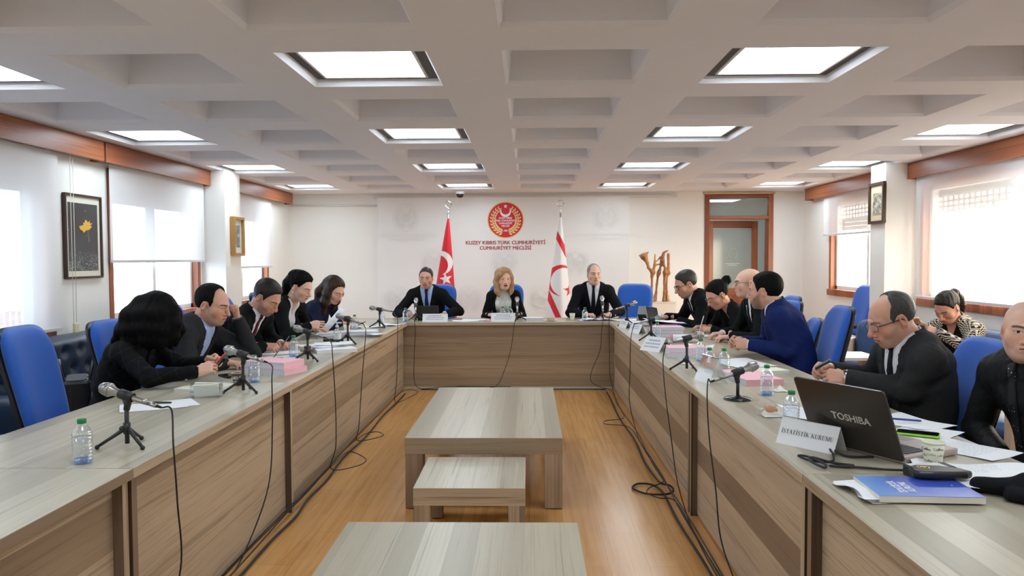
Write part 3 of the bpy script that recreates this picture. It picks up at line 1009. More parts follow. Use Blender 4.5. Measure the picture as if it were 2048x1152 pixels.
def cloth_mat(name, color, rough=.85, check=None, zig=None, spec=.10, fine=.12, sheen=0.0):
    if name in _MC: return _MC[name]
    m = bpy.data.materials.new(name); t = NT(m)
    o = t.obj()
    n = t.noise(o, 420, 3)
    c = t.mix(n, tuple(q*(1-fine) for q in color), tuple(q*(1+fine) for q in color))
    if check:      # window-pane check
        sp = t.n('ShaderNodeSeparateXYZ'); t.l(o, sp.inputs[0])
        a = t.add(sp.outputs[0], t.mul(sp.outputs[2], .55)); b = t.sub(sp.outputs[2], t.mul(sp.outputs[0], .55))
        la = t.m('ABSOLUTE', t.sub(t.m('FRACT', t.mul(a, 11.0)), .5)); lb = t.m('ABSOLUTE', t.sub(t.m('FRACT', t.mul(b, 11.0)), .5))
        f = t.mx(t.lt(la, .018), t.lt(lb, .018))
        c = t.mix(t.mul(f, t.add(t.mul(n, .6), .1)), c, check)
    if zig:        # black and cream zigzag knit
        sp = t.n('ShaderNodeSeparateXYZ'); t.l(o, sp.inputs[0])
        h = t.add(sp.outputs[1], t.mul(sp.outputs[0], .4))
        tri = t.m('ABSOLUTE', t.sub(t.m('FRACT', t.mul(h, 44.0)), .5))
        f = t.lt(t.m('FRACT', t.add(t.mul(sp.outputs[2], 56.0), t.mul(tri, 1.5))), .45)
        c = t.mix(f, c, zig)
    fold = t.noise(t.mapping(o, (1, 1, .7)), 17, 3, .55, 1.2)
    h = t.add(t.mul(fold, 1.0), t.mul(n, .035))
    bs = t.bsdf(c, rough, 0, spec, t.bump(h, .30, .03))
    if sheen: bs.inputs['Sheen Weight'].default_value = sheen
    _MC[name] = m; return m

# ---------------------------------------------------------------- hands (local: +y fingers, +x thumb side of a right hand, -z palm)
def hand_field(h, curl=.4, mirror=False, spread=.0, thumb=.5, sc=1.0, fcurl=None):
    sgn = -1 if mirror else 1
    pr = []
    bx = [-.031, -.0105, .0105, .030]; by = [.078, .086, .088, .084]
    ln = [.060, .078, .084, .074]; rr = [.0078, .0088, .0092, .0090]
    pr.append((ecap((0, -.075, 0), (0, .006, 0), .0215, .0200, (1, 0, 0), 1.30, 1.35), 0))
    for i in range(4):
        pr.append((cap((bx[i]*.55, .004, -.001), (bx[i], by[i], 0), .0145, .0120), .014))
    pr.append((ell((.022, .030, -.010), (.018, .030, .014)), .012))     # ball of the thumb
    pr.append((ell((-.024, .035, -.008), (.012, .032, .012)), .012))
    for i in range(4):
        c = fcurl[i] if fcurl else curl*(1.12-.05*i)
        p = np.array([bx[i], by[i], 0.0]); a = -.12*c
        sx = spread*(i-1.5)*.10
        for j, (fr, bend) in enumerate(((.44, 1.05), (.31, 1.35), (.25, .95))):
            a -= bend*c
            d = np.array([math.sin(sx), math.cos(sx)*math.cos(a), math.sin(a)])
            q = p+d*ln[i]*fr
            r0 = rr[i]*(1-.08*j); r1 = rr[i]*(1-.08*(j+1))
            pr.append((cap(p, q, r0, r1), .006 if j == 0 else .003))
            p = q
    tp = [np.array([.020, .016, -.008]), np.array([.043, .046, -.020]), np.array([.052-.016*thumb, .076, -.028-.012*thumb]), np.array([.050-.034*thumb, .100, -.032-.016*thumb])]
    for j, (r0, r1) in enumerate(((.0145, .0120), (.0118, .0100), (.0100, .0082))):
        pr.append((cap(tp[j], tp[j+1], r0, r1), .008 if j == 0 else .003))
    lo = np.min([p[0][1] for p in pr], 0)-.006; hi = np.max([p[0][2] for p in pr], 0)+.006
    lo[1] = -.078
    G = Grid(lo, hi, h/sc)
    for p, k in pr: G.u(p, k)
    V, Q = G.mesh()
    V = smooth_mesh(V, Q, 1, .4)
    V = V*sc
    if mirror:
        V = V*np.array([-1, 1, 1]); Q = Q[:, ::-1]
    return V, Q

def frame(d, nz):
    """rows: x, y=d, z~nz"""
    y = nrm(d); z = A3(nz)-y*(A3(nz)@y); z = nrm(z); x = np.cross(y, z)
    return np.stack([x, y, z])

def ik(S, W, a, b, pole):
    d = W-S; L = np.linalg.norm(d)
    if L > (a+b)*.985:
        W = S+d/L*(a+b)*.985; d = W-S; L = np.linalg.norm(d)
    u = d/L
    x = (a*a-b*b+L*L)/(2*L); y = math.sqrt(max(0, a*a-x*x))
    p = A3(pole); p = p-u*(p@u); p = nrm(p)
    return S+u*x+p*y, W

# ---------------------------------------------------------------- a seated person
def hsofa(P): return P['id'] == 'sofawoman'
def person(P):
    res = P.get('res', .006)
    fem = P.get('fem', 0); fat = P.get('fat', 0.0); hs = P.get('hs', 1.03)
    root = thing('person', P['label'], 'person', (P['hip'][0], P['hip'][1], 0), 0, P.get('group'))
    base = A3((P['hip'][0], P['hip'][1], 0))
    fin = lambda V: V-base
    H = A3(P['head']); hip = A3(P['hip'])+A3((0, 0, .0 if hsofa(P) else .060))
    yaw, pit, rol = [R(q) for q in P['look']]       # yaw: 0 faces +y, positive turns to the left; pitch: positive looks down
    Mh = Matrix.Rotation(yaw, 3, 'Z') @ Matrix.Rotation(-pit, 3, 'X') @ Matrix.Rotation(rol, 3, 'Y')
    Mh = A3(Mh)
    toL = lambda p: Mh.T @ ((A3(p)-H)/hs)
    by = R(P.get('body', P['look'][0]))
    f0 = A3((-math.sin(by), math.cos(by), 0)); s = A3((math.cos(by), math.sin(by), 0))
    s = nrm(s+A3((0, 0, P.get('tilt', 0.0))))
    # ---- neck base
    if 'neck' in P: N = A3(P['neck'])
    else: N = H+Mh @ A3((0, -.045, -.13))*hs*.55+A3((0, 0, -.056+P.get('nup', 0)))-f0*.042
    w = (.86 if fem else 1.0)*P.get('bw', 1.0)
    # ---- torso along a bent spine
    bend = P.get('bend', .05)
    ctrl = (hip+N)/2-f0*bend+A3((0, 0, .03))
    B = lambda t: (1-t)**2*hip+2*t*(1-t)*ctrl+t*t*N
    T = lambda t: nrm(2*(1-t)*(ctrl-hip)+2*t*(N-ctrl))
    u = T(.8); f = nrm(f0-u*(f0@u))
    secs = [(0, .168, .128), (.25, .160, .118), (.5, .168, .118), (.74, .180, .112), (.93, .120, .072)]
    if fem: secs = [(0, .185, .125), (.25, .160, .108), (.5, .158, .102), (.74, .170, .100), (.93, .110, .066)]
    tp = []
    for (t0, a0, d0), (t1, a1, d1) in zip(secs[:-1], secs[1:]):
        g = fat*.03
        tp.append((ecap(B(t0), B(t1), (d0+g)*w, (d1+g)*w, s, a0/d0, a1/d1), .05))
    if fat > 0: tp.append((ell(B(.33)+f*.06*fat, (.15*w, .11+.02*fat, .15), np.stack([s, nrm(np.cross(u, s)), u])), .06))
    if fem:
        for q in (-1, 1): tp.append((ell(B(.66)+f*.085+s*q*.070, (.062, .055, .062)), .05))
    sh = {}
    arms = {}
    ap = []; wr = {}
    ul, fl = (.285, .255) if not fem else (.262, .235)
    ul *= P.get('arm', 1.0); fl *= P.get('arm', 1.0)
    for q, key in ((1, 'R'), (-1, 'L')):
        a = P.get('arms', {}).get(key, {})
        sj = N-u*.075+s*q*(.178*w)+f*(.01+a.get('fwd', .02))+A3((0, 0, a.get('up', 0.0)))
        Wt = A3(a.get('wrist', tuple(hip+f0*.30+s*q*.20+A3((0, 0, .08)))))
        pole = a.get('pole', tuple(s*q*.8-f0*.3+A3((0, 0, -.6))))
        E, Wt = ik(sj, Wt, ul, fl, pole)
        if 'elbow' in a: E = A3(a['elbow'])
        sh[key] = sj; arms[key] = (sj, E, Wt)
        tp.append((cap(N-u*.035+s*q*.05, sj+u*.006, .056*w, .056*w), .05))
        tp.append((ell(sj, (.060*w, .060*w, .062*w)), .03))
        k = (1.0 if not fem else .86)*(1+.12*fat)
        ap.append((cap(sj, E, .056*k, .047*k), .03))
        ap.append((cap(E, Wt, .046*k, .033*k), .018))
        wr[key] = nrm(Wt-E)
    # ---- grid for clothes
    allp = [p for p, _ in tp+ap]
    lo = np.min([p[1] for p in allp], 0)-.03; hi = np.max([p[2] for p in allp], 0)+.03
    hi[2] = max(hi[2], N[2]+.10)
    lo[2] = max(lo[2], hip[2]-.12)
    GT = Grid(lo, hi, res)
    for p, k in tp: GT.u(p, k)
    FT = GT.F.copy()
    x, y, z = GT.pts((slice(None),)*3)
    FB = FT.copy()
    for key, i0 in (('R', 0), ('L', 2)):
        GT.F = np.full(GT.n, .25, np.float32)
        for p, k in ap[i0:i0+2]: GT.u(p, k)
        Wt = arms[key][2]; d_ = wr[key]
        A_ = np.maximum(GT.F, (x-Wt[0])*d_[0]+(y-Wt[1])*d_[1]+(z-Wt[2])*d_[2]+.004)
        k = .03; h_ = np.clip(.5+.5*(FB-A_)/k, 0, 1); FB = FB*(1-h_)+A_*h_-k*h_*(1-h_)
    GT.F = FB
    grow = P.get('grow', .010)
    # wrinkles near elbows and shoulders
    wn = np.zeros_like(FB)
    for key in ('R', 'L'):
        sj, E, Wt = arms[key]
        for cpt, rad, amp in ((E, .12, .0075), (sj*.6+N*.1+B(.6)*.3, .15, .006)):
            rr = np.sqrt((x-cpt[0])**2+(y-cpt[1])**2+(z-cpt[2])**2)
            wgt = np.exp(-(rr/rad)**2)
            wn += amp*wgt*vnoise(x, y, z, 75, int(abs(cpt[0]*100)) % 50)
    wn += .0025*vnoise(x, y, z, 30, 11)
    lat = np.abs((x-N[0])*s[0]+(y-N[1])*s[1]+(z-N[2])*s[2])
    latS = (x-N[0])*s[0]+(y-N[1])*s[1]+(z-N[2])*s[2]
    fd = (x-N[0])*f[0]+(y-N[1])*f[1]+(z-N[2])*f[2]
    dn = -((x-N[0])*u[0]+(y-N[1])*u[1]+(z-N[2])*u[2])
    FBc = FB
    nd = nrm(H+Mh @ A3((0, -.03, -.05))-N)          # neck direction
    rad = lambda c, dv: np.sqrt(np.maximum((x-c[0])**2+(y-c[1])**2+(z-c[2])**2-((x-c[0])*dv[0]+(y-c[1])*dv[1]+(z-c[2])*dv[2])**2, 0))
    rn = rad(N, nd); hn = (x-N[0])*nd[0]+(y-N[1])*nd[1]+(z-N[2])*nd[2]
    nr_ = (.062 if not fem else .052)*P.get('neckr', 1.0)
    top = P.get('top', 'jacket')
    D = P.get('D', .30); Wv = P.get('Wv', .070)
    bot = hip[2]-.10
    mats = P['mats']
    if top in ('jacket', 'cardigan'):
        edge = Wv*np.clip(1-dn/D, 0, 1.15)+P.get('open_front', 0.0)*np.clip(dn/.1, 0, 1)
        J = FBc-grow+wn
        # collar behind the neck
        col = np.maximum(np.abs(rn-nr_-.016)-.007, np.maximum(hn-.032, -hn-.05))
        J = np.minimum(J, np.where(fd < .05, col, 9))
        lw = P.get('lapel', .050)
        la = lat-edge
        on = (FT < .04) & (la > 0) & (la < lw*np.clip(dn/.03, .4, 1)*np.clip((D+.02-dn)/.14, .0, 1)) & (fd > 0) & (dn > -.03) & (dn < D+.02)
        on &= ~((np.abs(dn-.085-.25*la) < .006) & (la > .020))
        J = J-.0055*on
        vc = np.minimum(edge-lat, np.minimum(fd-.0, (D-dn)*.6+.02*(P.get('open_front', 0) > 0)*20))
        J = np.maximum(J, np.where((fd > 0) & (FT < .045), vc, -9))
        if P.get('open_front', 0.0) == 0:           # front edge crossing line
            J = J+.004*((np.abs(latS-.012) < .004) & (fd > 0) & (dn > D) & (FT < .03))
        J = np.maximum(J, np.where(hn > -.03, nr_+.006-rn, -9))
        J = np.maximum(J, bot-z)
        V, Q = surfnet(J.astype(np.float32), GT.lo, res); V = smooth_mesh(V, Q, 1, .35)
        np_mesh(P.get('topname', 'jacket'), [(fin(V), Q, 0)], mats['jacket'], root)
        SF = FT-.003+wn*.4
        S = np.maximum(SF, np.maximum(lat-edge-.035, -.03-fd))
        S = np.maximum(S, dn-max(D, .12 if P.get('open_front', 0) == 0 else .5)-.03)
        S = np.maximum(S, bot-z)
    else:
        SF = FBc-grow*.7+wn
        S = np.maximum(SF, bot-z)
    if P.get('collar', True):
        cs = np.abs(rn-nr_-.006-.25*np.clip(-hn, 0, .05))-.0035
        cs = np.maximum(cs, np.maximum(hn-(.036-.30*np.clip(fd, 0, .1)), -hn-.012))
        cs = np.maximum(cs, np.where(fd > 0, .010+.0*lat-lat+np.where(hn > -.004, .008, 0), -9))
        S = np.minimum(S, cs)
        # collar points
        cp = np.maximum(np.maximum(SF-.006, lat-.052), np.maximum(.010+(dn+.03)*.38-lat, np.maximum(dn-.028-.25*lat, -.05-dn)))
        S = np.minimum(S, np.where(fd > 0, np.maximum(cp, -fd), 9))
    if P.get('turtle'):
        cs = np.maximum(np.abs(rn-nr_-.004)-.006, np.maximum(hn-.045, -hn-.03))
        S = np.minimum(S, cs)
    if P.get('scoop'):   # open neckline
        so = P['scoop']
        S = np.maximum(S, np.where(fd > -.02, so*np.clip(1-dn/(so*2.6), 0, 1.2)-lat, -9))
        S = np.maximum(S, np.where(hn > -.02, nr_+.012-rn, -9))
    V, Q = surfnet(S.astype(np.float32), GT.lo, res); V = smooth_mesh(V, Q, 1, .3)
    sparts = [(fin(V), Q, 0)]
    for key in ('R', 'L'):                       # shirt cuffs
        if top == 'jacket' and P.get('cuff', True):
            Wt = arms[key][2]; d_ = wr[key]
            g = Grid(Wt-.07, Wt+.07, min(res, .005)); g.u(cap(Wt-d_*.05, Wt+d_*.05, .0335 if not fem else .029))
            X, Y, Z = g.pts((slice(None),)*3)
            far = (X-Wt[0])*d_[0]+(Y-Wt[1])*d_[1]+(Z-Wt[2])*d_[2]
            F_ = np.maximum(g.F, np.maximum(far-.014, -.03-far)).astype(np.float32)
            v, q_ = surfnet(F_, g.lo, g.h); sparts.append((fin(v), q_, 0))
    if len(V): np_mesh(P.get('shirtname', 'shirt'), sparts, mats['shirt'], root)
    if 'tie' in mats:
        tw = np.where(dn < .012, .020-.16*np.clip(dn+.03, 0, .042), np.interp(dn, [.012, .09, .40], [.0135, .021, .036]))
        tk = np.where(dn < .012, .016, .0085)
        Tm = np.maximum(np.maximum(SF-tk, lat-tw), np.maximum(-.034-dn, dn-(min(P.get('tielen', .42), D-.012) if top == 'jacket' and P.get('open_front', 0) == 0 else P.get('tielen', .42))))
        Tm = np.maximum(np.maximum(Tm, .0-fd), FT-.03)
        V, Q = surfnet(Tm.astype(np.float32), GT.lo, res)
        if len(V): np_mesh('tie', [(fin(smooth_mesh(V, Q, 1, .3)), Q, 0)], mats['tie'], root)
    # ---- body: head, neck, hands over a plain torso and limbs, one mesh
    hr = P.get('hres', .0030)/hs
    nl = toL(N); n0 = A3((0, -.030, -.060))
    lo = np.minimum(A3((-.112, -.150, -.150)), nl-.085); hi = np.maximum(A3((.112, .140, .140)), nl+.085)
    GH = Grid(lo, hi, hr)
    head_field(GH, P)
    nw = (.055 if not fem else .046)*P.get('neckr', 1.0)
    GH.u(ecap(n0, nl-nrm(nl-n0)*-.02, nw, nw*1.06, (1, 0, 0), 1.05), .022)
    GH.u(cap((0, .012, -.085), n0*.4+nl*.6+A3((0, .022, 0)), .034+.02*fat, .036), .025)
    Vh, Qh = GH.mesh(); Vh = smooth_mesh(Vh, Qh, 1, .25)
    hl = [Vh.copy()]
    parts = [(fin(H+(Vh*hs) @ Mh.T), Qh, 0)]
    hsz = P.get('hand', 1.0 if not fem else .90)
    for key, mir in (('R', True), ('L', False)):     # a hand seen with its back up: thumb towards the other hand
        a = P.get('arms', {}).get(key, {})
        if a.get('nohand'): continue
        Vv, Qq = hand_field(P.get('handres', .0032), a.get('curl', .45), mir, a.get('spread', .3), a.get('thumb', .5), hsz, a.get('fcurl'))
        d_ = A3(a.get('dir', tuple(wr[key]))); Fm = frame(d_, a.get('back', (0, 0, 1)))
        Wt = arms[key][2]
        parts.append((fin(Wt+Vv @ Fm), Qq, 0)); hl.append(np.full(Vv.shape, 0.0)+A3((0, -.5, .0))+Vv*.2)
    cr = max(res*1.7, .011)
    GB = Grid(GT.lo-.02, GT.lo+GT.h*np.array(GT.n)+.02, cr)
    for p, k in tp: GB.u(p, k)
    for p, k in ap: GB.u(p, k)
    GB.F += .010
    Vb, Qb = GB.mesh()
    parts.append((fin(Vb), Qb, 0)); hl.append(np.full(Vb.shape, 0.0)+A3((0, -.6, 0)))
    np_mesh('body', parts, skin_mat(P), root, {'hl': np.concatenate(hl)})
    # ---- hair
    if P.get('hair'):
        Hh = dict(P['hair'])
        lk = []
        for c in Hh.get('locks', []):
            pts, rr, fl_, ax_, world = c
            pl = [toL(H+A3(q)) for q in pts] if world else [A3(q) for q in pts]
            axl = Mh.T @ A3(ax_) if world else A3(ax_)
            lk.append((pl, rr, fl_, axl))
        Hh['locks'] = lk; Hh['down'] = Mh.T @ A3((0, 0, -1))
        V, Q = hair_build(dict(P, hair=Hh), P.get('hairres', .0034)/hs)
        np_mesh('hair', [(fin(H+(V*hs) @ Mh.T), Q, 0)], mats['hair'], root)
    # ---- trousers and shoes
    kn = {}; gl = []
    for q in (1, -1):
        hj = hip+s*q*.09; k_ = hip+f0*.43+s*q*.12; k_[2] = P.get('kneez', .57); an = k_+f0*P.get('shin', .02); an[2] = .10
        gl += [cap(hj, k_, .085, .062), cap(k_, an, .060, .042)]
        kn[q] = an
    lo = np.min([g[1] for g in gl], 0)-.03; hi = np.max([g[2] for g in gl], 0)+.03
    g = Grid(lo, hi, .014); g.u(ecap(hip+f0*.02+A3((0, 0, .02)), hip-f0*.03, .11, .11, s, 1.45))
    for c in gl: g.u(c, .03)
    V, Q = g.mesh(); np_mesh('trousers', [(fin(V), Q, 0)], mats.get('trousers', mats['jacket']), root)
    mb = MB()
    for q in (1, -1):
        an = kn[q]-base
        mb.sphere((an[0]+f0[0]*.06, an[1]+f0[1]*.06, .045), 1.0, 14, 8, (1, 1, 1), Matrix((tuple(s*.045)+(0,), tuple(f0*.13)+(0,), (0, 0, .045, 0), (0, 0, 0, 1))).transposed())
    mb.build('shoe', plain('black_leather', (.012, .012, .013), .35), root)
    # ---- accessories
    if P.get('glasses'): glasses(P, root, H-base, Mh, hs)
    if P.get('earring'): earrings(P, root, H-base, Mh, hs)
    for key in ('R', 'L'):
        if P.get('arms', {}).get(key, {}).get('watch'):
            Wt = arms[key][2]-base; d_ = wr[key]
            M = basis(d_, (0, 0, 1), Wt-d_*.012+d_*.02) @ Matrix.Rotation(R(90), 4, 'Y')
            wb = MB(); r_ = .031 if not fem else .027
            wb.lathe([(r_, -.010), (r_+.004, -.010), (r_+.004, .010), (r_, .010), (r_, -.010)], 24, M, caps=False)
            wo = wb.build('watch', P.get('watchmat') or plain('black_plastic', (.015, .015, .016), .45), root)
            fb = MB(); fb.lathe([(.0, .0), (.015, .0), (.015, .006), (.013, .008), (.0, .008)], 20, basis(d_, (0,0,1), Wt-d_*.012+d_*.02+A3((0, 0, r_+.001))))
            fb.build('watch_face', plain('watch_glass', (.03, .03, .035), .1), wo)
    P['_arms'] = arms; P['_N'] = N; P['_root'] = root
    return root

def hair_build(P, h):
    H = P['hair']; lk = H.get('locks', [])
    lo = A3((-.125, -.165, -.150)); hi = A3((.125, .150, .155))
    for pts, rr, fl, ax in lk:
        m = max(rr)*fl+.02
        lo = np.minimum(lo, np.min(pts, 0)-m); hi = np.maximum(hi, np.max(pts, 0)+m)
    st = H.get('style', 'short'); t0 = H.get('t', .010)
    G = Grid(lo, hi, h)
    for pr, k in skull(P): G.u(pr, k)
    x, y, z = G.pts((slice(None),)*3)
    ys, zs = zmin_table('short' if st in ('short', 'bald_top', 'receding', 'buzz') else ('tied' if st in ('tied', 'bun', 'ponytail') else 'long'))
    zm = np.interp(y, ys, zs)+.003*vnoise(x, y, z, 140, 3)+H.get('line', 0.0)*np.clip((y-.03)/.03, 0, 1)
    topf = np.clip((z-.03)/.08, 0, 1)
    th = t0*(.55+.75*topf) if st != 'buzz' else t0+0*topf
    th = th+H.get('rough', .0009)*vnoise(x, y*.35, z*.5, 300, 5)
    reg = zm-z
    th = th*np.clip(.18+(z-zm)/H.get('soft', .030), .18, 1)
    d = G.F-th
    if st == 'receding':
        (ya, za), (yb, zb) = H.get('rec', ((.045, .02), (.03, .115)))
        ny, nz = zb-za, ya-yb; nn = math.hypot(ny, nz)
        reg = np.maximum(reg, (ny*(y-ya)+nz*(z-za))/nn+.003*vnoise(x, y, z, 130, 9))
    if st == 'bald_top':
        lim = H.get('lim', .062)
        reg = np.maximum(reg, z-(lim+np.clip(-(y+.01), 0, .2)*H.get('back', .25)-np.clip(y-.005, 0, .1)*1.6+.003*vnoise(x, y, z, 120, 8)))
    G.F = np.maximum(d, reg*.8).astype(np.float32)
    if 'part' in H:
        G.F += (.006*np.exp(-((x-H['part'])/.004)**2)*(z > .05)*(y > -.05)).astype(np.float32)
    for pts, rr, fl, ax in lk:
        for i in range(len(pts)-1):
            G.u(ecap(pts[i], pts[i+1], rr[i], rr[i+1], ax, fl), .030)
    if lk:
        g = A3(H['down']); e1 = nrm(np.cross(g, (0.3, 1, 0.1))); e2 = np.cross(g, e1)
        pa = x*e1[0]+y*e1[1]+z*e1[2]; pb = x*e2[0]+y*e2[1]+z*e2[2]; pg = x*g[0]+y*g[1]+z*g[2]
        n = vnoise(pa, pb, pg*.05, 300, 21)
        G.F = (G.F+H.get('groove', .0020)*n*np.clip((np.abs(pa)+np.abs(pb))/.05, 0, 1)).astype(np.float32)
    if H.get('clear'):       # keep the face free of the falling volumes
        cx, cy, cz, rx, ry, rz = H['clear']
        G.sub(ell((cx, cy, cz), (rx, ry, rz)), .006)
    V, Q = G.mesh()
    return smooth_mesh(V, Q, H.get('sleek', 1), .45 if H.get('sleek') else .3), Q

def glasses(P, root, Hb, Mh, hs):
    M = Matrix(Mh.tolist()).to_4x4() @ Matrix.Scale(hs, 4); M.translation = Vector(Hb)
    fr = P['glasses']; mb = MB()
    for q in (-1, 1):
        out = [(q*.032+a*1.0, b-.002) for a, b in rounded_rect(.050, .034, .012, 4)]
        pts = [(px, .1005-.06*abs(px)**1.2*1.6, pz) for px, pz in out]; pts.append(pts[0]); pts.append(pts[1])
        mb.tube([M @ Vector(p) for p in pts], fr.get('r', .0016), 6, False)
        mb.tube([M @ Vector(p) for p in ((q*.057, .091, .006), (q*.075, .080, .008), (q*.081, .02, .006), (q*.081, -.010, .004), (q*.079, -.030, -.012))], fr.get('temple', .0018), 6)
    mb.tube([M @ Vector(p) for p in ((-.008, .102, .002), (0, .1045, .005), (.008, .102, .002))], .0015, 6)
    g = mb.build('glasses', fr['mat'], root)
    lb = MB()
    for q in (-1, 1):
        out = [(q*.032+a, b-.002) for a, b in rounded_rect(.048, .032, .011, 4)]
        vs = [M @ Vector((px, .1005-.06*abs(px)**1.2*1.6, pz)) for px, pz in out]
        lb.add(vs, [tuple(range(len(vs)))], False)
    lb.build('lens', clear_lens(), g)

def clear_lens():
    if 'clear_lens' in _MC: return _MC['clear_lens']
    m = bpy.data.materials.new('clear_lens'); t = NT(m)
    a = t.n('ShaderNodeBsdfTransparent'); b = t.n('ShaderNodeBsdfGlossy'); b.inputs['Roughness'].default_value = .03
    mx = t.n('ShaderNodeMixShader'); mx.inputs[0].default_value = .10
    t.l(a.outputs[0], mx.inputs[1]); t.l(b.outputs[0], mx.inputs[2]); t.l(mx.outputs[0], t.out.inputs[0])
    _MC['clear_lens'] = m; return m

def earrings(P, root, Hb, Mh, hs):
    M = Matrix(Mh.tolist()).to_4x4() @ Matrix.Scale(hs, 4); M.translation = Vector(Hb)
    kind = P['earring']; mb = MB()
    for q in (-1, 1):
        c = Vector((q*.078, -.006, -.038))
        if kind == 'hoop':
            pts = [M @ (c+Vector((0, .016*math.cos(a), -.017+.019*math.sin(a)))) for a in np.linspace(0, 2*math.pi, 21)]
            mb.tube(pts, .0024, 6, False)
        else:
            mb.sphere(M @ c, .0055, 10, 8); mb.sphere(M @ (c+Vector((0, 0, -.014))), .007, 10, 8)
    mb.build('earring', plain('gold', (.75, .50, .16), .25, 1.0) if kind == 'hoop' else plain('pearl', (.8, .74, .68), .25), root)
# ================================================================ desks and tables
TZ = .75
def side_desk(label, side, y0, y1, legs=(1, 1)):
    s = 1 if side == 'L' else -1          # towards the middle of the room
    xi = -1.357 if side == 'L' else .902
    xo = -2.16 if side == 'L' else 1.71
    yc = (y0+y1)/2; L = (y1-y0)/2
    root = thing('desk', label, 'desk', ((xi+xo)/2, yc, 0), 0, 'meeting desks in the horseshoe')
    hi = abs(xi-xo)/2
    b = MB(); b.box((-hi, -L+.0015, TZ-.036), (hi, L-.0015, TZ)); o = b.build('desk_top', top_wood('y'), root, bevel=.0015)
    o.data.materials.append(front_wood('y'))
    for p in o.data.polygons:
        if abs(p.normal.z) < .5: p.material_index = 1
    pr = []
    for k, q in enumerate((-1, 1)):
        yy = q*(L-.030); pr.append(yy)
        b = MB(); ya, yb = sorted((yy-.018, yy+.018))
        xa, xb = sorted((s*(hi-(.014 if legs[k] else .050)), -s*(hi-.06)))
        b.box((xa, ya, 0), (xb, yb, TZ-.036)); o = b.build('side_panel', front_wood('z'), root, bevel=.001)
        o.data.materials.append(end_face_wood('z'))
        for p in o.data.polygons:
            if abs(p.normal.y) > .5: p.material_index = 1  # end faces take a darker tone than the front edge
    b = MB(); xa, xb = sorted((s*(hi-.050), s*(hi-.068)))
    b.box((xa, pr[0]+.018, .012), (xb, pr[1]-.018, TZ-.036)); b.build('front_panel', front_wood('y'), root)
    return root
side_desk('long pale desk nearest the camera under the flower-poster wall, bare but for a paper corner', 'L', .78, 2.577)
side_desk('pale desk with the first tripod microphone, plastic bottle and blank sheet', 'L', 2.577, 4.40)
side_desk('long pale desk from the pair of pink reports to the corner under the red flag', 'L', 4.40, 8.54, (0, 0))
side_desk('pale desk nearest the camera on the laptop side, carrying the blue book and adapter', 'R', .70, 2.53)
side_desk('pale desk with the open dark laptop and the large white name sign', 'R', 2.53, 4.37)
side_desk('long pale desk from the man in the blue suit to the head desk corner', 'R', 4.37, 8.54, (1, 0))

def head_desk():
    root = thing('desk', 'wide pale head desk in front of the three people facing the camera', 'desk', (-.229, 8.875, 0), 0, 'meeting desks in the horseshoe')
    W = 1.94; D = .325
    b = MB(); b.box((-W, -D, TZ-.036), (W, D, TZ)); b.build('desk_top', top_wood('x'), root, bevel=.0015)
    b = MB(); b.box((-1.185, -D+.03, .0), (1.185, -D+.048, TZ-.036)); b.build('front_panel', front_wood('x'), root)
    for q in (-1, 1):
        b = MB(); b.box((q*1.62-.018, -D+.06, 0), (q*1.62+.018, D-.05, TZ-.036)); b.build('side_panel', front_wood('z'), root)
    b = MB(); b.box((-1.175, -D+.020, .0), (1.175, -D+.030, .022)); b.build('kick_strip', plain('pale_strip', (.55, .50, .42), .5), root)
head_desk()

def coffee(label, x0, x1, y0, y1, z, th, leg, group=None):
    root = thing('coffee_table', label, 'coffee table', ((x0+x1)/2, (y0+y1)/2, 0), 0, group)
    w = (x1-x0)/2; l = (y1-y0)/2
    b = MB(); b.box((-w, -l, z-th), (w, l, z)); b.build('table_top', None_mats(), root, bevel=.0012)
    for sx in (-1, 1):
        for sy in (-1, 1):
            b = MB(); xa, xb = sorted((sx*w, sx*(w-leg))); ya, yb = sorted((sy*l, sy*(l-leg)))
            b.box((xa+.001, ya+.001, .006), (xb-.001, yb-.001, z-th)); b.build('leg', front_wood('z'), root, bevel=.0012)
    return root
def None_mats():
    """top face pale with grain along the room, edges darker with grain along the edge"""
    if 'coffee_top' in _MC: return _MC['coffee_top']
    return [top_wood('y')]
_cf = []
def coffee_split(root):
    # the thick edge is faced with darker boards: side faces of the top take the front laminate
    for ch in root.children:
        if ch.name.startswith('table_top'):
            me = ch.data; me.materials.append(front_wood('x')); me.materials.append(front_wood('y'))
            for p in me.polygons:
                if abs(p.normal.y) > .7: p.material_index = 1
                elif abs(p.normal.x) > .7: p.material_index = 2
for a in (('large low oak-laminate table in the middle of the horseshoe, nearest the head desk', -.725, .195, 4.425, 6.17, .42, .096, .105),
          ('small square low table between the two large low tables', -.575, -.02, 3.745, 4.34, .33, .088, .085),
          ('large low oak-laminate table cut off at the front of the view', -.72, .19, 1.26, 3.0, .42, .096, .105)):
    coffee_split(coffee(*a))

# ================================================================ office chairs
def blue_fabric():
    if 'blue_fabric' in _MC: return _MC['blue_fabric']
    m = bpy.data.materials.new('blue_fabric'); t = NT(m); o = t.obj()
    n = t.noise(o, 500, 2); v = t.noise(o, 7, 2)
    c = t.mix(n, (.016, .085, .40), (.030, .135, .56)); c = t.mix(t.mul(v, .35), c, (.018, .095, .44))
    bs = t.bsdf(c, .8, 0, .2, t.bump(n, .12, .003)); bs.inputs['Sheen Weight'].default_value = .25
    _MC['blue_fabric'] = m; return m
BLK = lambda: plain('black_plastic', (.015, .015, .016), .45)

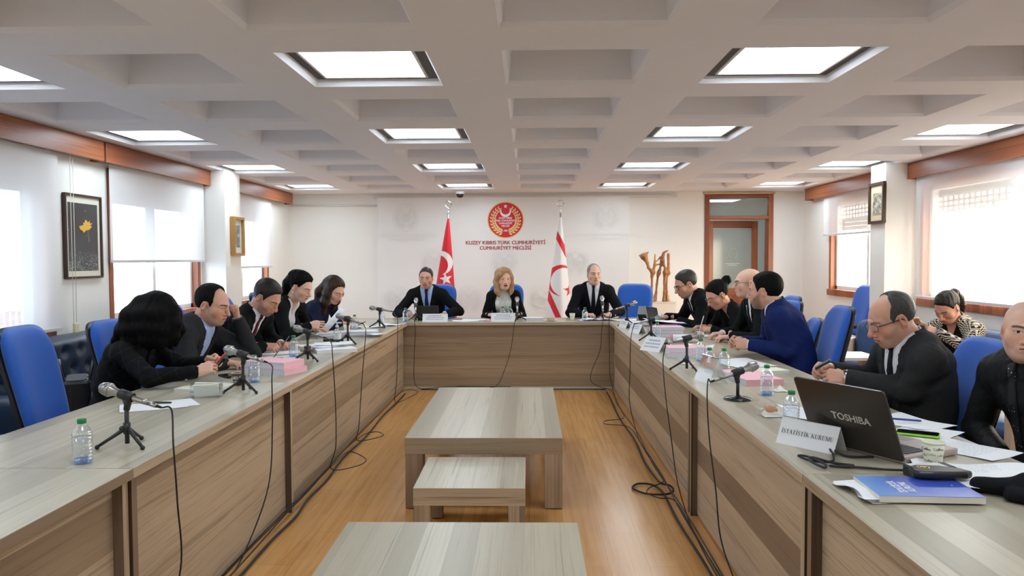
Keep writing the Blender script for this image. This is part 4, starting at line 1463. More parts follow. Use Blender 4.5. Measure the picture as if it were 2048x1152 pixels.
def pad(w, h, th, r, curve, nu=20, nv=20, taper=0.0):
    """puffy upholstered pad: outline rounded, thickness th, bowed by curve; local x width, z height, +y front"""
    b = MB(); vs = []; fs = []
    def pt(u, v, side):
        # superellipse map of the unit square to a rounded outline
        x = u; z = v
        n = 4.5
        m = max(abs(x), abs(z)); L = (abs(x)**n+abs(z)**n)**(1/n)
        k = m/L if L > 0 else 1
        x *= k; z *= k
        ww = w/2*(1-taper*(0.5-z/2))
        e = max(abs(u), abs(v))
        puff = (1-e**5)
        y = side*th/2*puff**.5 if side > 0 else side*th/2*puff**.35*.6
        return (x*ww, y-curve*(1-x*x)+curve*.3, z*h/2)
    for side in (1, -1):
        o = len(vs)
        for j in range(nv+1):
            for i in range(nu+1):
                vs.append(pt(-1+2*i/nu, -1+2*j/nv, side))
        for j in range(nv):
            for i in range(nu):
                q = (o+j*(nu+1)+i, o+j*(nu+1)+i+1, o+(j+1)*(nu+1)+i+1, o+(j+1)*(nu+1)+i)
                fs.append(q if side < 0 else q[::-1])
    b.add(vs, fs, True)
    return b

def make_chair():
    root = thing('office_chair', 'x', 'office chair')
    b = pad(.50, .48, .10, .1, .0); b.v = [(x, z, y+.455) for x, y, z in b.v]; b.build('seat', blue_fabric(), root)
    b = MB(); b.prism(rounded_rect(.46, .44, .1), .385, .42); b.build('seat_shell', BLK(), root, bevel=.01)
    b = pad(.47, .62, .085, .1, .03, taper=.16); b.v = [(x, y-.205-.16*(z+.31)*1.45, z+.82) for x, y, z in b.v]; b.build('backrest', blue_fabric(), root)
    b = pad(.475, .61, .05, .1, .03, taper=.16); b.v = [(x, y-.242-.16*(z+.31)*1.45, z+.82) for x, y, z in b.v]; b.build('back_shell', BLK(), root)
    b = MB(); b.tube(spline([(0, -.08, .40), (0, -.20, .405), (0, -.27, .46), (0, -.30, .62)], 6), .03, 8, flat=1.6); b.build('back_bracket', BLK(), root)
    for q in (-1, 1):
        b = MB(); b.tube(spline([(q*.20, .10, .40), (q*.275, .09, .44), (q*.285, .06, .54), (q*.285, .08, .625), (q*.28, .01, .648), (q*.275, -.12, .64), (q*.265, -.20, .58), (q*.22, -.235, .54)], 7), .019, 8, flat=1.4)
        b.build('armrest', BLK(), root)
    b = MB(); b.tube([(0, 0, .39), (0, 0, .22)], .032, 12); b.tube([(0, 0, .22), (0, 0, .08)], .045, 12); b.build('gas_lift', BLK(), root)
    for k in range(5):
        a = 2*math.pi*k/5+.3; c, s_ = math.cos(a), math.sin(a)
        b = MB(); b.tube([(c*.03, s_*.03, .11), (c*.18, s_*.18, .095), (c*.29, s_*.29, .075)], [.026, .022, .016], 8); lg = b.build('leg', BLK(), root)
        b = MB(); b.lathe([(0, -.022), (.030, -.020), (.030, .020), (0, .022)], 14, basis((c, s_, 0), (0, 0, 1), (c*.29, s_*.29, .031)) @ Matrix.Rotation(R(90), 4, 'X')); b.build('caster', BLK(), lg)
    return root
CH = make_chair(); _first = [True]
def chair(label, x, y, rz, sz=1.0):
    o = CH if _first[0] else copy_tree(CH)
    _first[0] = False
    o.location = (x, y, 0); o.rotation_euler = (0, 0, R(rz)); o.scale = (1, 1, sz); o['label'] = label; o['group'] = 'blue swivel office chairs'
    return o
chair('empty blue swivel chair behind the first tripod microphone, turned towards the camera', -2.25, 3.90, -84)
chair('blue swivel chair under the woman in a checked jacket looking at her phone', -2.40, 4.47, 172, .72)
chair('blue swivel chair under the balding man in the charcoal jacket', -2.50, 5.10, -92, .94)
chair('blue swivel chair under the man with the burgundy tie', -2.47, 5.86, -95)
chair('blue swivel chair under the woman turning over a paper', -2.48, 6.92, -95)
chair('blue swivel chair under the brown-haired woman in navy', -2.46, 7.92, -95)
chair('blue swivel chair under the man in a pale blue shirt, before the red flag', -1.19, 9.66, 176)
chair('blue swivel chair under the blonde woman at the head desk', -.29, 9.66, 180)
chair('blue swivel chair under the bald man at the head desk', .80, 9.66, 182)
chair('empty blue swivel chair between the bald man at the head desk and the wooden sculpture', 1.33, 9.62, 172)
chair('blue swivel chair under the man working at a small laptop', 2.03, 8.22, 84, .86)
chair('blue swivel chair under the woman with the hair bun', 2.17, 7.36, 95, .93)
chair('blue swivel chair under the bald man in glasses', 2.08, 6.60, 80, .84)
chair('blue swivel chair showing beside the back of the man in the blue suit', 1.81, 5.36, 86)
chair('blue swivel chair showing behind the man in the dark grey suit', 1.85, 3.74, 88, .95)
chair('blue swivel chair under the man at the edge of the view', 2.33, 3.10, 118)
chair('empty blue swivel chair half hidden behind the pier with the dark-framed picture', 3.74, 9.30, 96)
chair('empty blue swivel chair seen from behind next to the door wall', 2.72, 8.95, 96, .90)

# ================================================================ sofas
def leather(name, c):
    if name in _MC: return _MC[name]
    m = bpy.data.materials.new(name); t = NT(m); o = t.obj()
    n = t.noise(o, 260, 3)
    t.bsdf(t.mix(t.noise(o, 5, 2), tuple(q*.85 for q in c), tuple(q*1.15 for q in c)), .38, 0, .5, t.bump(n, .10, .003))
    _MC[name] = m; return m

def tufted_sofa(label, x, y0, y1):
    L = y1-y0; root = thing('sofa', label, 'sofa', (x, (y0+y1)/2, 0))
    lm = leather('navy_leather', (.017, .034, .068))
    # back: a padded slab with buttoned hollows, facing +x
    nb = max(3, int(L/.19)); rows = (.52, .66, .79)
    vs = []; fs = []; nu, nv = nb*8, 28
    for j in range(nv+1):
        for i in range(nu+1):
            yy = -L/2+L*i/nu; zz = .40+.49*j/nv
            e = min(1, (1-abs(2*j/nv-1))*6); e2 = min(1, (1-abs(2*i/nu-1))*14)
            dep = .10*(e**.4)*(e2**.5)
            for k, r0 in enumerate(rows):
                for q in range(nb+1):
                    by_ = -L/2+(q+.5*(k % 2))*L/nb
                    d2 = ((yy-by_)**2+(zz-r0)**2)
                    if d2 < .02: dep -= .035*math.exp(-d2/.0011)
            vs.append((-.16+dep-.04*(zz-.4), yy, zz))
    for j in range(nv):
        for i in range(nu): fs.append((j*(nu+1)+i, j*(nu+1)+i+1, (j+1)*(nu+1)+i+1, (j+1)*(nu+1)+i))
    b = MB(); b.add(vs, fs, True); b.box((-.34, -L/2, .10), (-.17, L/2, .88)); b.build('back', lm, root, clean=False)
    n = max(1, round(L/.68))
    for i in range(n):
        w = L/n; b = pad(w-.01, .60, .17, .1, 0); yc = -L/2+w*(i+.5)
        b.v = [(z+.11, x_+yc, y+.36) for x_, y, z in b.v]; b.build('seat_cushion', lm, root)
    b = MB(); b.box((-.30, -L/2, .08), (.38, L/2, .30)); b.build('base', lm, root, bevel=.02)
    for q in (-1, 1):
        b = pad(.62, .52, .16, .1, 0); b.v = [(x_+.06, y+q*(L/2+.07), z+.36) for x_, y, z in b.v]; b.build('arm', lm, root)
    for sx in (-.24, .32):
        for q in (-1, 1):
            b = MB(); b.tube([(sx, q*(L/2-.08), 0), (sx, q*(L/2-.08), .09)], .022, 8); b.build('foot', BLK(), root)
    return root
tufted_sofa('dark navy buttoned leather sofa along the window wall behind the empty chair', -3.33, 3.0, 4.55)
tufted_sofa('dark navy buttoned leather sofa under the flower poster', -3.33, 4.78, 6.9)

def block(b_, lo, hi, r=.035):
    # soft cushion block
    c = [(a+d)/2 for a, d in zip(lo, hi)]; w = [(d-a) for a, d in zip(lo, hi)]
    p = pad(w[0], w[1], w[2], .1, 0, 14, 14)
    b_.add([(x+c[0], z+c[1], y*1.15+c[2]) for x, y, z in p.v], p.f, True)
def box_sofa(label, x, y0, y1, rz=0, seats=2, name='sofa', wood=False):
    """low blue leather sofa; local +y is the front, x along its length"""
    L = y1-y0
    root = thing(name, label, 'sofa' if name == 'sofa' else 'armchair', (x, (y0+y1)/2, 0), R(rz))
    lm = leather('blue_leather', (.030, .078, .20)); am = plain('light_oak', (.50, .40, .31), .45, noise=.12, nscale=25)
    w = L/seats
    for i in range(seats):
        b = pad(w-.012, .60, .17, .1, 0); b.v = [(x_-L/2+w*(i+.5), z+.06, y+.37) for x_, y, z in b.v]; b.build('seat_cushion', lm, root)
        b = pad(w-.012, .44, .15, .1, .0); b.v = [(x_-L/2+w*(i+.5), y-.27-.10*(z), z+.60) for x_, y, z in b.v]; b.build('back_cushion', lm, root)
    b = MB(); b.box((-L/2, -.36, .08), (L/2, .34, .29)); b.build('base', lm, root, bevel=.015)
    b = MB(); b.box((-L/2, -.38, .08), (L/2, -.31, .76)); b.build('back_panel', lm, root, bevel=.015)
    for q in (-1, 1):
        xa, xb = sorted((q*(L/2+.005), q*(L/2+.075)))
        b = MB(); b.box((xa, -.38, 0), (xb, .36, .60 if not wood else .61)); b.build('arm', am if wood else lm, root, bevel=.02)
    for sx in (-1, 1):
        for sy in (-.3, .28):
            b = MB(); b.tube([(sx*(L/2-.08), sy, 0), (sx*(L/2-.08), sy, .09)], .02, 8); b.build('foot', BLK(), root)
    return root
box_sofa('blue leather sofa with the woman in the zigzag cardigan, under the wide window', 3.80, 5.70, 7.06, 90, 2)
box_sofa('wood-sided blue leather armchair behind the man in the dark grey suit', 3.50, 7.45, 8.05, 140, 1, 'armchair', True)
box_sofa('wood-sided blue leather armchair low behind the bald man in the dotted tie', 3.22, 4.70, 5.40, 92, 1, 'armchair', True)

def side_table(label, x, y, w, d, h):
    root = thing('side_table', label, 'side table', (x, y, 0))
    am = plain('light_oak', (.50, .40, .31), .45)
    b = MB(); b.box((-w/2, -d/2, h-.03), (w/2, d/2, h)); b.build('table_top', plain('white_laminate', (.72, .70, .67), .3), root, bevel=.004)
    for sx in (-1, 1):
        b = MB(); xa, xb = sorted((sx*w/2, sx*(w/2-.04))); b.box((xa, -d/2, 0), (xb, d/2, h-.03)); b.build('side_panel', am, root, bevel=.003)
    return root
side_table('small wood-sided table with a white top, behind the chair of the man in blue', 2.98, 7.15, .40, .45, .56)

# ================================================================ backdrop, flags, sculpture
def disc(b, c, r0, r1, y0, y1, a0=0, a1=360, n=48):
    """flat ring in the XZ plane between radii, from y0 (front) to y1"""
    cx, cz = c; vs = []; m = n
    for i in range(m+1):
        a = R(a0+(a1-a0)*i/m)
        for rr in (r0, r1):
            for yy in (y0, y1): vs.append((cx+rr*math.cos(a), yy, cz+rr*math.sin(a)))
    fs = []
    for i in range(m):
        p = i*4; q = p+4
        fs += [(p, p+2, q+2, q), (p+2, p+3, q+3, q+2), (p+1, p, q, q+1)]
    b.add(vs, fs)
def crescent(b, c, ro, ri, off, ang, y0, y1, n=40):
    """crescent: outer circle minus an inner circle shifted by off towards ang"""
    cx, cz = c; d = off; a = (ro*ro-ri*ri+d*d)/(2*d); th = math.acos(max(-1, min(1, a/ro)))
    x_i = math.acos(max(-1, min(1, (a-d)/ri)))
    A = R(ang); out = []; inn = []
    for i in range(n+1):
        t_ = th+(2*math.pi-2*th)*i/n; out.append((cx+ro*math.cos(t_+A), cz+ro*math.sin(t_+A)))
        t2 = x_i+(2*math.pi-2*x_i)*i/n; inn.append((cx+d*math.cos(A)+ri*math.cos(t2+A), cz+d*math.sin(A)+ri*math.sin(t2+A)))
    vs = []; fs = []
    for (o_, i_) in zip(out, inn):
        vs += [(o_[0], y0, o_[1]), (i_[0], y0, i_[1]), (o_[0], y1, o_[1]), (i_[0], y1, i_[1])]
    for i in range(n):
        p = i*4; q = p+4; fs += [(p, p+1, q+1, q), (p, q, q+2, p+2), (p+1, p+3, q+3, q+1)]
    b.add(vs, fs)
def star_pts(c, r, rot=90, k=.382):
    return [(c[0]+(r if i % 2 == 0 else r*k)*math.cos(R(rot+36*i)), c[1]+(r if i % 2 == 0 else r*k)*math.sin(R(rot+36*i))) for i in range(10)]
def flat(b, pts, y0, y1):
    n = len(pts); vs = [(x, y0, z) for x, z in pts]+[(x, y1, z) for x, z in pts]
    cx = sum(p[0] for p in pts)/n; cz = sum(p[1] for p in pts)/n
    vs.append((cx, y0, cz)); c = len(vs)-1
    b.add(vs, [(i, (i+1) % n, c) for i in range(n)]+[(i, (i+1) % n, n+(i+1) % n, n+i) for i in range(n)])

def leaf_ring(b, r, n, size, y0, y1):
    for sgn in (-1, 1):
        for i in range(n):
            t = i/(n-1)
            a = R(-90+sgn*(14+t*132))
            cx, cz = r*math.cos(a), r*math.sin(a)
            tang = a+sgn*R(90)
            for off in (-1, 0, 1):
                d = tang+off*R(36); L = size*(.86-.30*t); W = L*.24
                ox, oz = cx+math.cos(a)*off*size*.22*sgn*-1, cz+math.sin(a)*off*size*.22*sgn*-1
                pts = []
                for k in range(9):
                    q = k/8; w_ = W*math.sin(math.pi*q)**.8
                    pts.append((q*L, w_))
                for k in range(7, 0, -1):
                    q = k/8; pts.append((q*L, -W*math.sin(math.pi*q)**.8))
                pp = [(ox+px*math.cos(d)-pz*math.sin(d), oz+px*math.sin(d)+pz*math.cos(d)) for px, pz in pts]
                flat(b, pp, y0+.0002*off, y1)

def backdrop():
    X0, X1 = -2.347, 1.56; yf = YB-.048
    root = thing('backdrop_board', 'white press backdrop with the red assembly emblem and faint grey ghost emblems', 'backdrop', (-.36, yf, 0))
    ox = -.36
    b = MB(); b.box((X0-ox, 0, .35), (X1-ox, .045, 2.40)); b.build('board', plain('satin_white_print', (.80, .79, .775), .45), root, bevel=.003)
    b = MB(); b.box((X0-ox-.006, -.004, .35), (X0-ox+.006, .046, 2.404)); b.box((X0-ox, -.004, 2.393), (X1-ox, .046, 2.406)); b.box((X1-ox-.006, -.004, .35), (X1-ox+.006, .046, 2.404))
    b.build('edge_strip', plain('edge_white', (.85, .84, .82), .4), root)
    red = plain('emblem_red', (.60, .012, .028), .5); gold = plain('emblem_gold', (.80, .56, .24), .5); wh = plain('emblem_white', (.85, .80, .80), .5)
    def emblem(cx, cz, r, mats, rim, tx, name):
        em = bpy.data.objects.new(name, None); COL.objects.link(em); em.parent = root; em.location = (cx-ox, 0, cz)
        if rim:
            b = MB(); disc(b, (0, 0), 0, r, -.004, 0); b.build('field', mats[0], em, clean=False)
            b = MB(); disc(b, (0, 0), r*.965, r*1.02, -.005, 0); b.build('rim', mats[1], em, clean=False)
        else:
            b = MB(); disc(b, (0, 0), r*.955, r, -.0025, 0); b.build('rim', mats[1], em, clean=False)
        b = MB(); leaf_ring(b, r*.70, 11, r*.26, -.0062, -.001); b.build('wreath', mats[1], em, clean=False)
        b = MB(); crescent(b, (0, r*.46), r*.30, r*.245, r*.085, 90, -.0065, -.001); b.build('crescent', mats[2], em, clean=False)
        b = MB(); flat(b, star_pts((0, r*.76), r*.125), -.0065, -.001); b.build('star', mats[2], em, clean=False)
        M0 = Matrix.Rotation(R(90), 4, 'X')
        for k, (tt, zz) in enumerate(((('KUZEY KIBRIS'), .10), ('TÜRK CUMHURİYETİ', -.045), ('CUMHURİYET', -.19), ('MECLİSİ', -.335), ('1983', -.60))):
            text(tt, r*.138, mats[2], em, Matrix.Translation((0, -.006, r*zz)) @ M0, bold=.0012*r/.28, xs=.86)
    emblem(-.354, 2.058, .279, (red, gold, wh), True, True, 'emblem')
    gh = plain('ghost_grey', (.72, .71, .695), .5); gw = plain('ghost_pale', (.755, .745, .73), .5)
    for cx, cz in ((-1.905, 2.10), (1.20, 2.10), (-1.47, 1.40), (-.375, 1.40), (.73, 1.40), (-.93, .82), (.20, .82), (-2.05, .82)):
        emblem(cx, cz, .215, (gw, gw, gw), False, False, 'ghost_emblem')
    dr = plain('lettering_red', (.40, .045, .055), .5)
    M0 = Matrix.Rotation(R(90), 4, 'X')
    text('KUZEY KIBRIS TÜRK CUMHURİYETİ', .0785, dr, root, Matrix.Translation((-.357-ox, -.004, 1.705)) @ M0, bold=.0018, xs=.985)
    text('CUMHURİYET MECLİSİ', .0785, dr, root, Matrix.Translation((-.357-ox, -.004, 1.622)) @ M0, bold=.0018, xs=.985)
    for cx, cz in ((-1.905, 1.82), (1.20, 1.82)):
        text('KUZEY KIBRIS TÜRK CUMHURİYETİ', .055, gw, root, Matrix.Translation((cx-ox, -.003, cz)) @ M0)
        text('CUMHURİYET MECLİSİ', .055, gw, root, Matrix.Translation((cx-ox, -.003, cz-.065)) @ M0)
backdrop()

def flag_mat(name):
    m = bpy.data.materials.new(name); t = NT(m)
    a = t.n('ShaderNodeAttribute', attribute_name='dye')
    n = t.noise(t.obj(), 600, 2)
    bs = t.bsdf(a.outputs['Color'], .55, 0, .3, t.bump(n, .1, .002)); bs.inputs['Sheen Weight'].default_value = .3
    return m

def flag(name, label, x, y, zt, paint, wl, wr, z0):
    """furled flag hanging from a pole with crescent finial: a folded cone of cloth, pattern dyed per vertex"""
    root = thing(name, label, 'flag', (x, y, 0))
    ch = plain('chrome', (.75, .75, .76), .12, 1.0)
    b = MB(); b.lathe([(.16, 0), (.16, .02), (.06, .035), (.02, .06), (.0, .06)], 24); b.build('base', ch, root)
    b = MB(); b.tube([(0, 0, .05), (0, 0, zt-.16)], .0125, 12); b.build('pole', ch, root)
    b = MB(); b.lathe([(.0125, 0), (.018, .01), (.011, .02), (.006, .05), (.011, .06), (.012, .075), (.004, .085), (0, .085)], 14, Matrix.Translation((0, 0, zt-.165)));
    b.tube([(.046*math.cos(a_), 0, zt-.035+.046*math.sin(a_)) for a_ in np.linspace(R(35), R(325), 30)], [.0035+.004*math.sin(math.pi*i/29) for i in range(30)], 8)
    flat(b, star_pts((.043, zt-.035), .020, 0), -.003, .003)
    b.build('finial', ch, root)
    nu, nv = 110, 220; vs = []; cols = []; fs = []
    top = zt-.235
    for j in range(nv+1):
        q = j/nv; z = top+(z0-top)*q
        xl = -.012-wl*q**.9; xr = .014+wr*q**.95
        for i in range(nu+1):
            u = i/nu
            # the visible sheet bulges forward with two soft folds, then wraps behind
            if u < .68:
                s = u/.68; px = xl+(xr-xl)*s
                py = -(.02+.10*q)*math.sin(math.pi*s)**.8-.014*q*math.sin(s*11+1.2)*math.sin(math.pi*s)
            else:
                s = (u-.68)/.32; px = xr+(xl-xr)*s; py = (.015+.05*q)*math.sin(math.pi*s)
            vs.append((px, py, z)); cols.append(paint(px, z, u))
    for j in range(nv):
        for i in range(nu): fs.append((j*(nu+1)+i, j*(nu+1)+i+1, (j+1)*(nu+1)+i+1, (j+1)*(nu+1)+i))
    b = MB(); b.add(vs, fs, True)
    o = b.build('cloth', flag_mat(name+'_cloth'), root, clean=False)
    at = o.data.attributes.new('dye', 'FLOAT_COLOR', 'POINT')
    at.data.foreach_set('color', np.array([tuple(c)+(1,) for c in cols], np.float32).ravel())
    return root
RED = (.66, .008, .020); FW = (.80, .79, .79); RED2 = (.68, .018, .030)
def in_star(px, pz, c, r, rot):
    dx, dz = px-c[0], pz-c[1]; d = math.hypot(dx, dz)
    if d > r: return False
    a = (math.degrees(math.atan2(dz, dx))-rot) % 72
    a = R(abs(a-36) if a < 72 else 0); a = R(36)-a     # 0 on a tip
    # edge from the tip (r,0) to the notch at 36 degrees
    k = .382*r; x1, y1 = r, 0; x2, y2 = k*math.cos(R(36)), k*math.sin(R(36))
    X_, Y_ = d*math.cos(a), d*math.sin(a)
    return (x2-x1)*(Y_-y1)-(y2-y1)*(X_-x1) >= 0
def paint_red(px, z, u):
    if u > .70: return RED
    o = math.hypot(px+.115, z-1.40); i = math.hypot(px+.155, z-1.365)
    if o < .175 and i > .150 and z > 1.17 and px > -.16: return FW
    if in_star(px, z, (-.037, 1.165), .098, 100): return FW
    return RED
def paint_white(px, z, u):
    if u > .70: return FW
    d1 = z+1.55*px
    if -.080 < z-1.655+1.93*(px-.02) < .075 and z > 1.40: return RED2
    o = math.hypot((px-.005)*1.05, z-1.14); i = math.hypot((px-.045)*1.06, z-1.115)
    if o < .225 and i > .205: return RED2
    if in_star(px, z, (.135, 1.00), .105, 98): return RED2
    if -.11 < z-.80+2.25*(px+.12) < .085 and px < .10: return RED2
    return FW
flag('red_flag', 'furled red flag with white crescent and star on a chrome pole', -1.165, 11.2, 2.285, paint_red, .28, .115, .40)
flag('white_flag', 'furled white flag with red stripes, crescent and star on a chrome pole', .468, 11.2, 2.29, paint_white, .24, .175, .40)

def dome_camera():
    root = thing('security_camera', 'small white dome camera under the ceiling above the backdrop', 'security camera', (-1.02, 11.5, CEIL-.10))
    b = MB(); b.lathe([(.065, .10), (.068, .06), (.060, .045), (.0, .045)], 24); b.build('housing', plain('camera_white', (.8, .8, .8), .35), root)
    b = MB(); b.lathe([(.056, .045), (.053, .02), (.035, -.005), (0, -.014)], 24); b.build('dome', plain('smoked_dome', (.02, .015, .015), .08), root)
dome_camera()

def sculpture():
    pl = thing('plinth', 'pale plinth under the bone-like wooden sculpture', 'plinth', (1.955, 11.42, 0))
    b = MB(); b.box((-.20, -.17, 0), (.20, .17, .80)); b.build('block', plain('plinth_paint', (.78, .72, .64), .6), pl, bevel=.004)
    b = MB(); b.box((-.205, -.175, .80), (.205, .175, .812)); b.build('slab', plain('plinth_top', (.70, .66, .60), .3), pl)
    root = thing('sculpture', 'brown wooden sculpture of four bone-like legs under two flared hip shapes', 'sculpture', (1.93, 11.42, .812))
    wm = wood_mat('carved_wood', 'z', (.20, .075, .022), (.34, .145, .045), (.46, .22, .075), band=20, rough=.35, lines=.2)
    G = Grid((-.33, -.10, -.02), (.24, .10, .82), .006)
    def bone(pts, rr):
        for i in range(len(pts)-1): G.u(cap(pts[i], pts[i+1], rr[i], rr[i+1]), .02)
    bone([(-.10, -.02, .02), (-.105, -.02, .12), (-.10, 0, .38), (-.085, 0, .43)], [.030, .016, .020, .034])
    bone([(-.05, .03, .02), (-.035, .03, .14), (-.01, .02, .38), (.005, .02, .42)], [.032, .015, .018, .030])
    bone([(.075, -.02, .02), (.08, -.02, .14), (.085, 0, .38), (.09, 0, .43)], [.028, .017, .020, .030])
    bone([(.13, .03, .02), (.125, .03, .14), (.115, .02, .37), (.145, .02, .42)], [.036, .016, .020, .034])
    # joints joining pelvis forms
    bone([(-.085, 0, .43), (-.15, 0, .50), (-.17, 0, .58), (-.215, .0, .66)], [.030, .020, .022, .035])
    G.u(ecap((-.175, 0, .585), (-.235, 0, .705), .018, .014, (.93, 0, .36), 1.1, 5.2), .02)
    G.u(cap((-.20, 0, .70), (-.155, 0, .735), .014, .007), .02)
    bone([(-.085, 0, .43), (-.06, 0, .55), (-.055, .0, .70)], [.028, .018, .010])
    bone([(.0, .02, .42), (.03, .0, .52), (.055, 0, .60)], [.026, .020, .030])
    G.u(ecap((.045, 0, .60), (.070, 0, .725), .022, .016, (.90, 0, .43), 1.3, 5.6), .02)
    G.u(cap((.02, 0, .66), (-.03, 0, .60), .012, .006), .015)
    bone([(.09, 0, .43), (.09, 0, .50), (.055, 0, .60)], [.026, .018, .026])
    bone([(.145, .02, .42), (.145, .02, .56), (.14, .0, .70)], [.026, .018, .022])
    bone([(-.03, .0, .545), (.04, 0, .565)], [.010, .012])
    G.sub(ell((.055, 0, .49), (.020, .08, .030)), .01); G.sub(ell((-.115, 0, .525), (.018, .08, .028)), .01)
    x, y, z = G.pts((slice(None),)*3); G.F = G.F+.003*vnoise(x, y, z, 60, 4)
    V, Q = G.mesh(); np_mesh('carving', [(smooth_mesh(V, Q, 1), Q, 0)], wm, root)

sculpture()
# ================================================================ pictures on the walls
def picture(name, label, M, w, h, fr, depth, mat_w, art, fmat, mount):
    """framed picture; local x right, z up, +(-y) towards the room"""
    root = thing(name, label, 'picture'); root.matrix_world = M
    b = MB()
    for (a0, c0, a1, c1) in ((-w/2, -h/2, w/2, -h/2+fr), (-w/2, h/2-fr, w/2, h/2), (-w/2, -h/2+fr, -w/2+fr, h/2-fr), (w/2-fr, -h/2+fr, w/2, h/2-fr)):
        b.box((a0, -depth, c0), (a1, 0, c1))
    b.build('frame', fmat, root, bevel=.003)
    b = MB(); b.box((-w/2+fr, -depth*.45, -h/2+fr), (w/2-fr, -.002, h/2-fr)); b.build('mount', mount, root)
    b = MB(); m0 = mat_w; b.box((-w/2+fr+m0[0], -depth*.45-.002, -h/2+fr+m0[1]), (w/2-fr-m0[0], -depth*.45, h/2-fr-m0[2])); b.build('print', art, root)
    return root
def art_dark():
    m = bpy.data.materials.new('dark_print'); t = NT(m); o = t.obj()
    sp = t.n('ShaderNodeSeparateXYZ'); t.l(o, sp.inputs[0])
    c = t.mix(t.noise(o, 3, 2), (.035, .042, .045), (.075, .085, .088))
    sn = t.noise(o, 90, 3); f = t.mul(t.step(sn, .50, .62), t.step(sp.outputs[2], -.10, -.26))
    c = t.mix(t.mul(f, .55), c, (.45, .47, .48))
    st = t.noise(o, 26, 1); c = t.mix(t.mul(t.step(st, .76, .78), .7), c, (.6, .6, .6))
    t.bsdf(c, .12, 0, .5); return m
def art_sketch(name, base, ink, sc):
    m = bpy.data.materials.new(name); t = NT(m); o = t.obj()
    n = t.noise(o, sc, 4, .6, 1.5); n2 = t.noise(o, sc*.4, 2)
    c = t.ramp(n, [(.36, ink), (.50, tuple((a+b)/2 for a, b in zip(ink, base))), (.62, base)])
    c = t.mix(t.mul(t.step(n2, .52, .64), .6), c, (.62, .62, .50))
    t.bsdf(c, .2, 0, .5); return m
def pictures():
    dk = plain('dark_wood_frame', (.042, .018, .012), .35); cream = plain('cream_mount', (.72, .69, .58), .6)
    # flower poster on the wall by the window: faces +x
    M = Matrix.Translation((XL+.002, 6.375, 1.66)) @ Matrix.Rotation(R(90), 4, 'Z')
    p = picture('poster', 'tall dark poster of a yellow flower in a brown frame', M, .53, .70, .018, .030, (.035, .045, .055), art_dark(), dk, cream)
    yl = plain('leaf_yellow', (.72, .42, .06), .5, noise=.25, nscale=70)
    b = MB(); c = (.045, .085)
    pts = []
    prof = [(0, .085), (12, .06), (25, .105), (38, .070), (52, .10), (66, .062), (82, .085), (96, .095), (112, .06), (128, .075), (150, .05), (175, .115), (200, .105), (215, .085), (235, .10), (255, .055), (275, .045), (300, .055), (330, .06)]
    for a_, r_ in prof: pts.append((c[0]+r_*.95*math.cos(R(a_+5)), c[1]+r_*.62*math.sin(R(a_+5))))
    flat(b, pts, -.0175, -.0155); 
    b.build('flower', yl, p, clean=False)
    b = MB(); b.tube(spline([(c[0]+.01, -.017, c[1]-.02), (c[0]+.028, -.017, c[1]-.07), (c[0]+.033, -.017, c[1]-.13)], 6), .0022, 6); b.build('flower_stalk', plain('stalk', (.62, .52, .24), .5), p)
    gold = plain('gilt_wood', (.42, .22, .055), .35, .2)
    M = Matrix.Translation((-3.47+.002, 9.03, 1.735)) @ Matrix.Rotation(R(90), 4, 'Z')
    picture('picture', 'small gold-framed grey drawing on the pier between the blinds', M, .32, .46, .035, .055, (.055, .065, .065), art_sketch('grey_drawing', (.35, .36, .38), (.03, .03, .035), 55), gold, plain('pale_mount', (.66, .68, .64), .6))
    M = Matrix.Translation((3.90-.002, 8.66, 2.06)) @ Matrix.Rotation(R(-90), 4, 'Z')
    picture('picture', 'dark-framed painting of a standing figure on the pier next to the wide window', M, .37, .46, .034, .035, (.05, .065, .085), art_sketch('figure_painting', (.55, .48, .33), (.035, .045, .07), 22), dk, plain('buff_mount', (.62, .50, .34), .6))
pictures()
# ================================================================ things on the desks
def z_rot(a): return Matrix.Rotation(R(a), 4, 'Z')
PAPER = lambda: plain('paper_white', (.80, .80, .82), .7)

def pet_mat(name, tint, gl=.14):
    """thin clear plastic with a bright rim"""
    if name in _MC: return _MC[name]
    m = bpy.data.materials.new(name); t = NT(m)
    a = t.n('ShaderNodeBsdfTransparent'); a.inputs[0].default_value = tuple(tint)+(1,)
    g = t.n('ShaderNodeBsdfGlossy'); g.inputs['Roughness'].default_value = .06; g.inputs[0].default_value = (.92, .96, 1, 1)
    lw = t.n('ShaderNodeLayerWeight'); lw.inputs['Blend'].default_value = .35
    f = t.mn(t.add(t.mul(lw.outputs['Facing'], .62), gl*.5), .9)
    mx = t.n('ShaderNodeMixShader'); t.l(f, mx.inputs[0])
    t.l(a.outputs[0], mx.inputs[1]); t.l(g.outputs[0], mx.inputs[2]); t.l(mx.outputs[0], t.out.inputs[0])
    _MC[name] = m; return m

